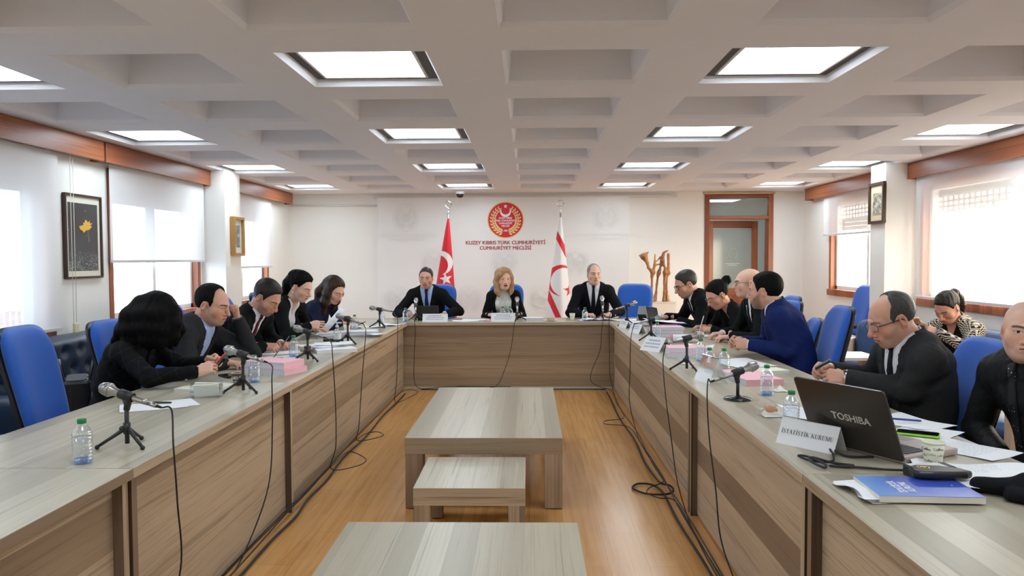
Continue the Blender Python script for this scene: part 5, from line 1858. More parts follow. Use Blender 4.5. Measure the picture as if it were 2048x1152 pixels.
def make_bottle():
    root = thing('water_bottle', 'x', 'bottle', group='small plastic water bottles')
    prof = [(0, .004), (.020, .002), (.028, .000), (.0325, .006)]
    z = .012
    for k in range(7):
        prof += [(.0335, z), (.0335, z+.006), (.0312, z+.009), (.0335, z+.012)]; z += .0125
    prof += [(.0335, .102), (.031, .110), (.024, .122), (.0155, .133), (.0130, .138), (.0130, .146)]
    b = MB(); b.lathe(prof, 28, caps=False); b.build('bottle_body', pet_mat('clear_plastic', (.95, .97, .985)), root)
    b = MB(); b.lathe([(0, .003), (.027, .003), (.0315, .008), (.0315, .014), (.022, .018), (.012, .012), (0, .014)], 24, caps=False)
    b.build('tinted_base', pet_mat('blue_tint', (.42, .66, .95), .1), root)
    b = MB(); b.lathe([(.0, .010), (.0300, .010), (.0300, .092), (0, .092)], 24, caps=False); b.build('water', pet_mat('water_tint', (.97, .985, 1.0), .01), root)
    b = MB(); b.lathe([(.0145, .140), (.0150, .142), (.0150, .154), (.0135, .157), (0, .157)], 24); b.build('cap', plain('green_cap', (.012, .20, .055), .4), root)
    return root
BOT = None
def bottle(label, x, y, z=TZ, s=1.0):
    global BOT
    if BOT is None: BOT = make_bottle(); o = BOT
    else: o = copy_tree(BOT)
    o.location = (x, y, z); o['label'] = label; o.scale = (s, s, s); o.rotation_euler = (0, 0, R((x*900+y*500) % 360))
    return o
bottle('water bottle with green cap standing alone near the first tripod microphone', -1.575, 2.65)
bottle('water bottle with green cap behind the second tripod microphone, beside the two pink reports', -1.60, 4.42)
bottle('water bottle in front of the writing man with the burgundy tie', -1.72, 5.56)
bottle('water bottle half hidden behind paper cups near the brown-haired woman', -1.74, 7.62)
bottle('water bottle behind the fifth microphone in the corner of the desks', -1.60, 8.30)
bottle('water bottle at the corner of the head desk beside the small black laptop', -1.395, 8.66)
bottle('water bottle behind the middle name plate, on the side of the red flag', -.300, 8.86)
bottle('water bottle behind the middle name plate, next to the microphone of the blonde woman', -.215, 8.88)
bottle('water bottle in front of the clasped hands of the bald man at the head desk', .635, 8.66)
bottle('water bottle between the pink report block and the rolled paper with a pink end', 1.13, 6.76)
bottle('frosted-looking water bottle by the tripod microphone of the man in the blue suit', 1.185, 5.30)
bottle('water bottle behind the clear name stand, the one nearer the head desk', 1.12, 4.76)
bottle('water bottle behind the clear name stand, the one nearer the pink report', 1.20, 4.72)
bottle('water bottle beside the pink report and the round-based microphone', 1.235, 3.99)
bottle('water bottle right behind the large white name sign', 1.10, 3.22)

# ---------------------------------------------------------------- microphones
def silver(): return plain('brushed_silver', (.42, .41, .40), .30, 1.0)
def grille_mat():
    if 'grille_mesh' in _MC: return _MC['grille_mesh']
    m = bpy.data.materials.new('grille_mesh'); t = NT(m); o = t.obj()
    n = t.n('ShaderNodeTexVoronoi'); n.inputs['Scale'].default_value = 330; t.l(o, n.inputs['Vector'])
    f = t.step(n.outputs['Distance'], .20, .45)
    c = t.mix(f, (.03, .03, .03), (.40, .40, .40))
    t.bsdf(c, .32, 1.0, .5, t.bump(f, .6, .002)); _MC['grille_mesh'] = m; return m

MIC_CABLE = {}
def microphone(label, x, y, hz, aim, tilt, cable, base='tripod', turn=0.0, lane=0, slide=.0, r=.0034):
    """tabletop microphone: stand, clip, handheld body pointing along aim (degrees in plan) and up by tilt; cable runs to the floor"""
    root = thing('microphone', label, 'microphone', (x, y, TZ), 0, 'tabletop microphones')
    bk = BLK(); rb = plain('black_rubber', (.010, .010, .011), .6)
    b = MB(); z0 = .012 if base == 'tripod' else .012
    b.tube([(0, 0, z0), (0, 0, hz-.045)], .0085, 12); b.build('pole', bk, root)
    b = MB(); b.tube([(0, 0, hz-.058), (0, 0, hz-.050)], .0095, 12); b.build('thread_ring', plain('brass', (.6, .42, .18), .3, 1.0), root)
    if base == 'tripod':
        b = MB(); b.tube([(0, 0, .050), (0, 0, .092)], .0135, 12); b.sphere((-.016, -.006, .070), .011, 10, 8); b.build('hub', bk, root)
        for k in range(3):
            a = R(turn+120*k); c, s = math.cos(a), math.sin(a)
            b = MB(); b.tube([(c*.012, s*.012, .066), (c*.05, s*.05, .042), (c*.098, s*.098, .012)], [.0080, .0068, .0058], 8); lg = b.build('leg', bk, root)
            b = MB(); b.sphere((c*.102, s*.102, .0085), .0088, 10, 8); b.build('rubber_foot', rb, lg)
    else:
        b = MB(); b.lathe([(0, 0), (.070, 0), (.071, .004), (.060, .011), (.022, .016), (.012, .024), (0, .024)], 36); b.build('round_base', plain('gloss_black', (.012, .012, .012), .18), root)
    a = R(aim); tl = R(tilt)
    d = Vector((math.cos(a)*math.cos(tl), math.sin(a)*math.cos(tl), math.sin(tl)))
    c0 = Vector((0, 0, hz))
    M = basis(d, (0, 0, 1), c0)
    Mx = M @ Matrix.Rotation(R(90), 4, 'Y')           # lathe axis z -> local x
    def lz(prof, name, mat, par=root, n=22):
        b_ = MB(); b_.lathe(prof, n, Mx, caps=True); return b_.build(name, mat, par)
    b = MB(); b.lathe([(.0165, -.030), (.0195, -.028), (.0195, .026), (.0165, .030)], 18, Mx, caps=False)
    b.tube([(0, 0, hz-.055), tuple(c0-Vector((0, 0, .030))-d*.006), tuple(c0-Vector((0, 0, .012)))], [.0115, .0135, .015], 12)
    b.build('clip', bk, root)
    s0 = slide
    mb = lz([(0, -.095+s0), (.0095, -.095+s0), (.0105, -.070+s0), (.0135, .020+s0), (.0165, .050+s0), (.0235, .066+s0), (.0245, .070+s0)], 'handle', silver())
    lz([(.0245, .070+s0), (.0262, .076+s0), (.0255, .090+s0), (.0215, .104+s0), (.0125, .113+s0), (0, .116+s0)], 'grille', grille_mat(), mb)
    lz([(.0248, .068+s0), (.0272, .070+s0), (.0272, .076+s0), (.0248, .078+s0)], 'ring', silver(), mb)
    lz([(0, -.132+s0), (.0075, -.132+s0), (.0088, -.128+s0), (.0088, -.095+s0), (0, -.095+s0)], 'plug', silver(), mb)
    tail = c0+d*(-.132+s0)
    # on the floor the leads lie close to the foot of the desks
    fx = lambda p: (p[0]+(0 if p[2] > .08 or abs(p[1]-8.45) < .12 else (-.075 if p[0] < 0 else .055)), p[1], p[2] if p[2] > FZ+.001 else .024+.0075*lane)
    pts = [tail+d*.004, tail-d*.020]+[Vector(fx(p))-Vector((x, y, TZ)) for p in cable]
    b = MB(); b.tube([tail+d*.002, tail-d*.020], [.0065, .0045], 8); b.build('strain_relief', rb, mb)
    sp = spline(pts, 9)
    if len(pts) > 3: sp = [p if i > 9 else pts[1].lerp(p, 1.0) for i, p in enumerate(sp)]
    b = MB(); o0 = sp[0].copy(); b.tube([p-o0 for p in sp], r, 7); co = b.build('microphone_cable', rb, loc=Vector((x, y, TZ))+o0)
    tag(co, 'black cable of the '+MIC_CABLE[label], 'cable', 'microphone cables')
    return root
FZ = .010
MIC_CABLE.update({'tripod microphone nearest the camera on the flower-poster side, silver grille towards the empty chair': 'tripod microphone next to the lone water bottle', 'tripod microphone in front of the woman holding a phone, next to a brown cup': 'tripod microphone by the brown cup, hanging down the desk front', 'tripod microphone between the writing man and loose white papers': 'tripod microphone by the writing man, looping once on the floor', 'tripod microphone beside the sanitizer bottle and the woman turning a paper': 'tripod microphone by the sanitizer bottle, with a small floor loop', 'tripod microphone farthest along the flower-poster side, by the corner with the head desk': 'fifth tripod microphone in the corner under the red flag side', 'microphone in front of the man in a pale blue shirt, beside the black laptop': 'head desk microphone beside the black laptop', 'microphone in front of the blonde woman, between the name plate and a white book': 'head desk microphone of the blonde woman, slanting behind the low table', 'microphone in front of the bald man at the head desk, by his open papers': 'head desk microphone of the bald man, curving near the corner', 'tripod microphone by the upright tablet, farthest along the sofa side': 'tripod microphone by the upright tablet, hanging near the inner corner', 'tripod microphone in front of the white binder and pink reports': 'tripod microphone in front of the white binder', 'tripod microphone before the clasped hands of the man in the blue suit': 'tripod microphone facing the man in the blue suit', 'silver microphone on a round black base near the pink report and the dark laptop': 'round-based microphone, hanging down the desk with the laptop'})
mics_L = [
 ('tripod microphone nearest the camera on the flower-poster side, silver grille towards the empty chair', -1.54, 2.885, .196, 172, 16, [(-1.345, 2.84, .90), (-1.322, 2.80, .78), (-1.316, 2.81, .56), (-1.314, 2.82, .30), (-1.29, 2.74, .05), (-1.27, 2.5, FZ), (-1.27, 2.1, FZ)], -32),
 ('tripod microphone in front of the woman holding a phone, next to a brown cup', -1.535, 4.07, .205, 168, 15, [(-1.345, 3.98, .90), (-1.322, 3.90, .84), (-1.316, 3.88, .62), (-1.312, 3.79, .32), (-1.30, 3.62, .05), (-1.275, 3.3, FZ), (-1.28, 2.8, FZ), (-1.26, 2.2, FZ)], -30),
 ('tripod microphone between the writing man and loose white papers', -1.55, 5.33, .205, 165, 15, [(-1.35, 5.20, .89), (-1.322, 5.12, .82), (-1.314, 5.15, .50), (-1.312, 5.14, .20), (-1.27, 5.14, FZ), (-1.12, 5.20, FZ), (-1.08, 5.36, FZ), (-1.18, 5.54, FZ), (-1.27, 5.58, FZ), (-1.285, 5.2, FZ), (-1.29, 4.4, FZ), (-1.275, 3.4, FZ), (-1.29, 2.4, FZ)], -35),
 ('tripod microphone beside the sanitizer bottle and the woman turning a paper', -1.52, 6.40, .212, 163, 15, [(-1.35, 6.28, .90), (-1.322, 6.18, .86), (-1.314, 5.98, .50), (-1.312, 5.85, .18), (-1.27, 5.93, FZ), (-1.14, 6.0, FZ), (-1.10, 6.12, FZ), (-1.19, 6.22, FZ), (-1.27, 6.05, FZ), (-1.30, 5.4, FZ), (-1.275, 4.6, FZ), (-1.30, 3.6, FZ), (-1.28, 2.3, FZ)], -40),
 ('tripod microphone farthest along the flower-poster side, by the corner with the head desk', -1.55, 7.93, .190, 165, 8, [(-1.36, 7.80, .88), (-1.322, 7.70, .84), (-1.314, 7.62, .55), (-1.312, 7.56, .28), (-1.27, 7.62, .04), (-1.20, 7.50, FZ), (-1.14, 7.75, FZ), (-1.10, 8.05, FZ), (-1.22, 8.20, FZ), (-1.28, 7.9, FZ), (-1.285, 7.0, FZ), (-1.30, 6.2, FZ), (-1.28, 5.0, FZ), (-1.30, 3.8, FZ), (-1.29, 2.3, FZ)], -50)]
for k_, (l_, x_, y_, h_, a_, t_, c_, tn_) in enumerate(mics_L): microphone(l_, x_, y_, h_, a_, t_, c_, turn=tn_, lane=k_)
mics_H = [
 ('microphone in front of the man in a pale blue shirt, beside the black laptop', -1.29, 8.74, .175, 95, 42, [(-1.275, 8.52, .76), (-1.262, 8.50, .66), (-1.276, 8.495, .40), (-1.278, 8.48, .12), (-1.22, 8.40, FZ), (-1.10, 8.36, FZ), (-.9, 8.47, FZ), (-.2, 8.48, FZ)], 30),
 ('microphone in front of the blonde woman, between the name plate and a white book', -.13, 8.74, .185, 92, 40, [(-.155, 8.52, .76), (-.169, 8.50, .66), (-.20, 8.495, .45), (-.27, 8.49, .22), (-.36, 8.46, .05), (-.5, 8.45, FZ), (-.8, 8.46, FZ)], 20),
 ('microphone in front of the bald man at the head desk, by his open papers', .84, 8.74, .190, 88, 42, [(.825, 8.52, .76), (.808, 8.50, .66), (.79, 8.495, .44), (.70, 8.49, .22), (.69, 8.46, .10), (.78, 8.36, FZ), (.82, 8.1, FZ), (.80, 7.2, FZ), (.82, 6.2, FZ), (.79, 5.2, FZ), (.81, 4.2, FZ), (.79, 2.6, FZ)], 35)]
for k_, (l_, x_, y_, h_, a_, t_, c_, tn_) in enumerate(mics_H): microphone(l_, x_, y_, h_, a_, t_, c_, turn=tn_, slide=.01, lane=k_+2)
mics_R = [
 ('tripod microphone by the upright tablet, farthest along the sofa side', 1.03, 8.04, .215, 8, 17, [(.885, 8.15, .90), (.862, 8.22, .80), (.858, 8.15, .50), (.855, 8.06, .22), (.83, 7.85, .03), (.80, 7.5, FZ), (.79, 6.8, FZ), (.62, 6.66, FZ), (.60, 6.52, FZ), (.78, 6.40, FZ), (.80, 5.8, FZ), (.81, 5.0, FZ), (.79, 4.0, FZ), (.81, 2.6, FZ)], 200),
 ('tripod microphone in front of the white binder and pink reports', 1.05, 6.59, .185, 10, 14, [(.90, 6.55, .90), (.862, 6.48, .78), (.858, 6.50, .50), (.855, 6.50, .24), (.82, 6.2, .04), (.80, 5.6, FZ), (.81, 5.0, FZ), (.79, 4.84, FZ), (.70, 4.74, FZ), (.66, 4.62, FZ), (.72, 4.52, FZ), (.80, 4.46, FZ), (.80, 3.9, FZ), (.79, 2.6, FZ)], 190),
 ('tripod microphone before the clasped hands of the man in the blue suit', 1.00, 4.86, .205, 10, 12, [(.872, 4.90, .90), (.860, 4.92, .80), (.856, 4.80, .60), (.855, 4.60, .38), (.85, 4.38, .18), (.82, 4.2, .03), (.80, 3.9, FZ), (.79, 3.4, FZ), (.81, 2.6, FZ)], 175),
 ('silver microphone on a round black base near the pink report and the dark laptop', 1.05, 3.86, .140, 10, 18, [(.888, 3.80, .86), (.860, 3.70, .78), (.856, 3.63, .60), (.855, 3.50, .40), (.85, 3.36, .20), (.83, 3.1, .03), (.80, 2.8, FZ), (.79, 2.4, FZ)], 0)]
for k_, (l_, x_, y_, h_, a_, t_, c_, tn_) in enumerate(mics_R): microphone(l_, x_, y_, h_, a_, t_, c_, base='round' if 'round' in l_ else 'tripod', turn=tn_, lane=3-k_)
# thicker leads bundled along the foot of the desks
def floor_lead(label, pts, r):
    r_ = np.random.default_rng(len(label)); c = Vector(pts[0])
    sp = spline(pts, 12); sp = [p+Vector((.006*math.sin(i*.31), .01*math.sin(i*.2), 0)) for i, p in enumerate(sp)]
    b = MB(); b.tube([p-c for p in sp], r, 7)
    o = b.build('cable', plain('black_rubber', (.010, .010, .011), .6), loc=c); return tag(o, label, 'cable')
floor_lead('black cable bundled on the floor along the foot of the flower-poster side desks', [(-1.335, 8.2, .012), (-1.345, 7.2, .012), (-1.340, 6.3, .012), (-1.350, 5.5, .014), (-1.335, 4.9, .012), (-1.330, 4.45, .014), (-1.320, 4.1, .014), (-1.335, 3.6, .012), (-1.325, 2.9, .014), (-1.335, 1.9, .012)], .0065)
floor_lead('black cable looping on the floor along the foot of the laptop side desks', [(0.840, 8.3, .012), (0.825, 7.2, .012), (0.835, 6.2, .012), (0.825, 5.4, .014), (0.830, 4.95, .02), (0.890, 4.80, .03), (0.860, 4.66, .02), (0.720, 4.70, .012), (0.660, 4.80, .012), (0.700, 4.90, .012), (0.800, 4.86, .014), (0.825, 4.5, .014), (0.820, 3.9, .014), (0.835, 3.2, .012), (0.825, 2.4, .012)], .0065)
floor_lead('thin black cable along the foot of the head desk', [(.85, 8.47, .010), (.4, 8.475, .010), (-.2, 8.455, .012), (-.7, 8.47, .010), (-1.2, 8.46, .010)], .006)

# ---------------------------------------------------------------- paper goods
def sheet(label, x, y, w, l, rz, z=TZ, wave=0.0, name='paper_sheet', group=None, lines=None, curl=0.0):
    root = None
    b = MB(); n = 8; vs = []; fs = []
    for j in range(n+1):
        for i in range(n+1):
            u, v = i/n-.5, j/n-.5
            h = .0012+wave*.010*(math.sin(6*u+2)*math.cos(5*v)+1)+curl*max(0, v-.15)**2
            vs.append((u*w, v*l, h))
    for j in range(n):
        for i in range(n): fs.append((j*(n+1)+i, j*(n+1)+i+1, (j+1)*(n+1)+i+1, (j+1)*(n+1)+i))
    b.add(vs, fs, True)
    bot = [(p[0], p[1], p[2]-.0009) for p in vs]; b.add(bot, [f[::-1] for f in fs], True)
    o = b.build(name, lines or PAPER(), loc=(x, y, z), clean=False); o.rotation_euler = (0, 0, R(rz))
    return tag(o, label, 'paper', group)
def printed():
    if 'printed_paper' in _MC: return _MC['printed_paper']
    m = bpy.data.materials.new('printed_paper'); t = NT(m); o = t.obj()
    sp = t.n('ShaderNodeSeparateXYZ'); t.l(o, sp.inputs[0])
    ln = t.lt(t.m('FRACT', t.mul(sp.outputs[1], 62.0)), .35)
    wd = t.gt(t.noise(t.mapping(o, (130, 62, 1)), 1.0, 1), .46)
    ins = t.mul(t.lt(t.m('ABSOLUTE', sp.outputs[0]), .082), t.lt(t.m('ABSOLUTE', sp.outputs[1]), .12))
    c = t.mix(t.mul(t.mul(t.mul(ln, wd), ins), .45), (.80, .80, .82), (.28, .28, .32))
    t.bsdf(c, .7, 0, .2); _MC['printed_paper'] = m; return m

def stack(label, x, y, w, l, h, rz, cover=None, spine=None, z=TZ, name='report', cat='report', group=None, fan=0.0):
    """block of pages, optionally with a coloured cover and a coloured spine edge along one long side"""
    root = thing(name, label, cat, (x, y, z), R(rz), group)
    pg = bpy.data.materials.get('page_edges')
    if pg is None:
        pg = bpy.data.materials.new('page_edges'); t = NT(pg); o = t.obj()
        n = t.noise(t.mapping(o, (3, 3, 900)), 1.0, 2)
        t.bsdf(t.mix(n, (.55, .56, .62), (.74, .75, .80)), .8, 0, .1)
    b = MB()
    if fan > 0:
        k = 5
        for i in range(k):
            dx = fan*math.sin(i*2.1)*w*.06; dy = fan*math.cos(i*1.7)*l*.05
            b.box((-w/2+dx, -l/2+dy, h*i/k), (w/2+dx, l/2+dy, h*(i+1)/k-.0006))
    else: b.box((-w/2, -l/2, 0), (w/2, l/2, h))
    b.build('pages', pg, root)
    if cover:
        b = MB(); b.box((-w/2-.001, -l/2-.001, h), (w/2+.001, l/2+.001, h+.0014))
        if spine: b.box((-w/2-.002, -l/2-.0015, 0), (w/2+.002, -l/2-.0002, h+.0014))
        b.build('cover', cover, root)
    return root
PINK = plain('pink_card', (.84, .47, .53), .6, noise=.04, nscale=20)
CREAM = plain('cream_paper', (.76, .74, .58), .7)
sheet('blank white sheet under the first tripod microphone', -1.83, 3.68, .21, .297, -62, wave=.1)
sheet('white sheet offset beneath the blank sheet under the first tripod microphone', -1.80, 3.72, .21, .297, -54, z=TZ-.0005)
b = MB(); b.tube(spline([(-.055, 0, .005), (-.02, .010, .006), (.02, .004, .006), (.055, .0, .005), (.02, -.006, .006), (-.03, -.004, .006)], 6), .0045, 7)
o = b.build('pen', BLK(), loc=(-1.83, 3.74, TZ+.001)); o.rotation_euler = (0, 0, R(5)); tag(o, 'black clip pen lying on the blank sheet under the first microphone', 'pen')
sheet('corner of a paper on the bare near desk, cut by the edge of the view', -1.99, 2.43, .18, .20, 8)

def card_holder():
    root = thing('card_holder', 'clear acrylic box holding folded white cards beside the cream notebook', 'card holder', (-1.675, 3.93, TZ), R(4))
    ac = pet_mat('acrylic', (.95, .96, .96), .10)
    b = MB()
    for lo, hi in (((-.075, -.03, 0), (.075, .03, .003)), ((-.075, -.03, 0), (-.072, .03, .075)), ((.072, -.03, 0), (.075, .03, .075)), ((-.075, -.030, 0), (.075, -.027, .06)), ((-.075, .027, 0), (.075, .03, .085))): b.box(lo, hi)
    b.build('box', ac, root, bevel=.001)
    b = MB(); b.obox((0, -.004, .036), ((1, 0, .06), (0, 1, .25), (0, -.25, 1)), (.062, .004, .032)); b.obox((.003, .010, .042), ((1, 0, -.04), (0, 1, .2), (0, -.2, 1)), (.062, .003, .034)); b.build('cards', plain('ivory_card', (.78, .77, .68), .7), root)
card_holder()
stack('open cream notebook under the hands of the woman with the phone', -1.79, 4.20, .24, .24, .014, -8, CREAM, name='notebook', cat='notebook')

def cup(label, x, y, r0, r1, h, mat, name='paper_cup', texts=None, liquid=None):
    root = thing(name, label, 'cup', (x, y, TZ))
    b = MB(); b.lathe([(0, .001), (r0, .001), (r1, h), (r1-.0012, h), (r0-.001, .004), (0, .004)], 28, caps=False); b.build('cup_wall', mat, root)
    b = MB(); b.lathe([(r1-.0008, h-.001), (r1+.0016, h+.0004), (r1+.0016, h+.0026), (r1-.0012, h+.0026), (r1-.0008, h-.001)], 28, caps=False); b.build('rim', plain('cup_rim', (.80, .78, .70), .5), root)
    if texts:
        for (tt, ang, zz, sz, mt) in texts:
            rr = r0+(r1-r0)*zz/h+.0006
            a = R(ang); n = Vector((math.cos(a), math.sin(a), 0))
            xd = Vector((-math.sin(a), math.cos(a), 0))
            M = Matrix((xd, (0, 0, 1), n)).transposed().to_4x4(); M.translation = n*rr+Vector((0, 0, zz))
            text(tt, sz, mt, root, M, extrude=.0002)
    return root
brown = plain('brown_cup', (.055, .025, .016), .5); ink = plain('dark_ink', (.03, .03, .03), .6); cin = plain('cup_white_print', (.75, .72, .68), .6)
cup('brown paper cup with white print behind the second tripod microphone', -1.655, 4.30, .022, .030, .070, brown, texts=[('ABC', -105, .045, .022, cin), ('COFFEE', -88, .024, .012, cin), ('CUP', -62, .045, .022, cin)])
cup('small brown paper cup by the bottle of the writing man', -1.665, 5.72, .021, .028, .062, brown)
cc = plain('cream_cup', (.78, .76, .60), .6)
cup('cream paper cup printed with coffee words, beside the dark laptop', 1.372, 2.612, .0255, .0355, .085, cc,
    texts=[('Coffee', -158, .066, .0135, ink), ('Coffee', -92, .068, .0125, ink), ('Coffee', -128, .049, .0105, plain('grey_ink', (.30, .30, .28), .6)), ('Coffee', -76, .046, .0100, plain('grey_ink', (.3, .3, .28), .6)), ('Coffee', -176, .044, .0100, plain('grey_ink', (.3, .3, .28), .6)), ('Coffee', -148, .026, .0115, ink), ('Coffee', -88, .022, .0105, ink)])
cup('cream paper cup near the bald man at the head desk', .50, 8.80, .022, .032, .078, cc, texts=[('Coffee', -95, .05, .016, plain('olive_ink', (.20, .20, .08), .6))])
wc = plain('pale_cup', (.74, .74, .64), .5)
cup('pale paper cup near the brown-haired woman, closer to the tripod microphone', -1.60, 7.40, .024, .032, .075, wc)
cup('pale paper cup near the brown-haired woman, the one towards her papers', -1.76, 7.38, .024, .032, .075, wc)

def pink_report(label, x, y, w, l, h, rz, z=TZ): return stack(label, x, y, w, l, h, rz, PINK, True, z)
pink_report('thick pink-covered report at the bottom of the pair by the balding man', -1.60, 4.80, .215, .31, .036, 68)
pink_report('thick pink-covered report lying on top of the other beside the balding man', -1.625, 4.82, .215, .31, .036, 73, TZ+.0385)
b = MB(); b.box((-.06, -.045, 0), (.06, .045, .004)); o = b.build('note_pad', CREAM, loc=(-1.64, 5.16, TZ)); o.rotation_euler = (0, 0, R(20)); tag(o, 'cream note pad behind the pair of pink reports', 'note pad')
pink_report('pink-covered report in front of the frosted bottle, topmost by the rolled paper', 1.16, 5.62, .30, .21, .030, 178, TZ+.0325)
pink_report('pink-covered report under the other one by the tripod microphone of the man in blue', 1.15, 5.58, .30, .21, .030, 174)
pink_report('single pink report on the desk beside the round-based microphone', 1.285, 4.47, .215, .40, .034, 8)
for k in range(3): pink_report(['pink report at the bottom of the block under the white binder', 'pink report in the middle of the block under the white binder', 'pink report at the top of the block under the white binder'][k], 1.25+.008*k, 7.05, .28, .21, .026, 176+2*k, TZ+.029*k)
def phone(label, loc, ax, case, w=.076, l=.155, screen_on=False, name='smartphone', cam=False):
    root = thing(name, label, 'phone', loc); M = Matrix((Vector(ax[0]).normalized(), Vector(ax[1]).normalized(), Vector(ax[0]).normalized().cross(Vector(ax[1]).normalized()))).transposed().to_4x4()
    M.translation = Vector(loc); root.matrix_world = M
    b = MB(); b.prism(rounded_rect(w, l, .012), -.004, .0045); b.build('case', case, root, bevel=.0015)
    b = MB(); b.prism(rounded_rect(w-.007, l-.008, .010), .0045, .0055); b.build('screen', plain('dark_screen', (.006, .006, .007), .06), root)
    return root
phone('black phone lying flat in front of the balding man', (-1.83, 4.62, TZ+.0045), ((.7, .7, 0), (-.7, .7, 0)), BLK())
phone('phone in a lime green case lying beside the open laptop', (1.545, 3.06, TZ+.012), ((.5, .85, 0), (-.85, .5, 0)), plain('lime_case', (.30, .62, .02), .4))
# papers of the writing man
sheet('white sheet under the writing hand of the man with the burgundy tie', -1.90, 5.80, .21, .297, -70, wave=.15)
sheet('white sheet beside the highlighter in front of the writing man', -1.83, 5.48, .21, .297, -50)
b = MB(); b.tube([(-.065, 0, 0), (.005, 0, 0)], .0072, 10); o = b.build('highlighter', plain('black_barrel', (.02, .02, .02), .4)); o.location = (-1.76, 5.42, TZ+.0085); o.rotation_euler = (0, 0, R(12))
b = MB(); b.tube([(-.125, 0, 0), (-.065, 0, 0)], .0085, 10); b.build('cap', plain('neon_yellow', (.55, .75, .02), .4), o); tag(o, 'yellow-capped highlighter in front of the writing man', 'highlighter')
def pen(label, p0, p1, mat, r=.0045, name='pen', tip=None):
    p0, p1 = Vector(p0), Vector(p1); b = MB(); d = (p1-p0)
    b.tube([p0-p0, d*.08, d*.92, d], [.0012, r, r, r*.8], 9); o = b.build(name, mat, loc=p0)
    if tip: b = MB(); b.tube([d*.90, d*1.0], r*1.1, 9); b.build('cap', tip, o)
    return tag(o, label, 'pen')
pen('long dark pen held upright by the writing man with the burgundy tie', (-1.80, 5.30, TZ+.004), (-1.815, 5.76, TZ+.13), plain('dark_metal', (.05, .05, .055), .5), .004)
phone('black phone lying by the white sheets of the writing man', (-1.86, 5.22, TZ+.0045), ((.35, .94, 0), (-.94, .35, 0)), BLK())
WHITE = PAPER()
stack('thick white document block at the desk edge beyond the third microphone', -1.50, 5.88, .30, .21, .026, 25, WHITE, True, name='document_stack', cat='document')
for k, (dx, dy, rz) in enumerate(((-.10, .12, 30), (-.16, .16, 44), (-.05, .2, 18))):
    sheet(['loose white sheet lying across the document block beyond the third microphone', 'loose white sheet fanned towards the writing man beyond the third microphone', 'loose white sheet hanging over the edge of the document block'][k], -1.50+dx, 5.86+dy, .30, .21, rz, TZ+.028+.004*k, wave=.5)
stack('white stack of pages under the hand of the woman turning a paper', -1.80, 7.02, .30, .21, .040, 20, WHITE, name='document_stack', cat='document', fan=.5)
stack('white stack of pages beside the fourth microphone with a name slip on it', -1.56, 7.08, .30, .22, .046, 12, WHITE, name='document_stack', cat='document', fan=.8)
sheet('white slip hanging from the stack beside the fourth microphone', -1.40, 7.02, .16, .20, 12, TZ+.020, curl=-.2, wave=.6)
sheet('white papers spread in front of the brown-haired woman', -1.66, 7.98, .30, .21, 15, wave=.6); sheet('white papers at the corner of the desks under the fifth microphone', -1.52, 8.22, .21, .297, 60, wave=.8)
o = sheet('sheet being lifted by the woman with the dark hair tied back', -1.83, 7.12, .21, .297, -60, TZ+.05, wave=.2, lines=printed()); o.rotation_euler = (R(48), R(4), R(-62)); o.location.z = TZ+.135
def flat_thing(name, label, cat, x, y, w, l, h, rz, mat, z=TZ, bev=.002):
    b = MB(); b.prism(rounded_rect(w, l, min(w, l)*.12), 0, h); o = b.build(name, mat, loc=(x, y, z), bevel=bev); o.rotation_euler = (0, 0, R(rz)); return tag(o, label, cat)
flat_thing('glasses_case', 'dark case lying in front of the white stack of the woman turning a paper', 'case', -1.70, 6.62, .07, .17, .022, -70, BLK())
flat_thing('tablet', 'black tablet lying near the sanitizer bottle', 'tablet', -1.70, 6.30, .14, .21, .008, -62, BLK())
def sanitizer():
    root = thing('sanitizer_bottle', 'clear sanitizer bottle with a white label by the fourth microphone', 'bottle', (-1.66, 6.60, TZ))
    b = MB(); b.lathe([(0, .002), (.030, .002), (.033, .008), (.033, .085), (.020, .105), (.012, .112), (.012, .125)], 22, caps=False); b.build('bottle_body', pet_mat('clear_plastic', (.9, .94, .97)), root)
    b = MB(); b.lathe([(.0335, .02), (.0335, .072)], 22, caps=False); b.build('paper_label', plain('label_white', (.70, .72, .76), .5), root)
    b = MB(); b.lathe([(.015, .122), (.015, .138), (.006, .140), (.006, .160)], 14); b.obox((.014, 0, .162), ((1,0,0),(0,1,0),(0,0,1)), (.024, .008, .006)); b.build('pump', plain('pump_white', (.75, .75, .75), .4), root)
sanitizer()
pen('violet glasses-cord loop held by the brown-haired woman', (-1.80, 7.72, TZ+.005), (-1.68, 7.86, TZ+.07), plain('violet_plastic', (.10, .03, .08), .4), .004, 'spectacle_arm')

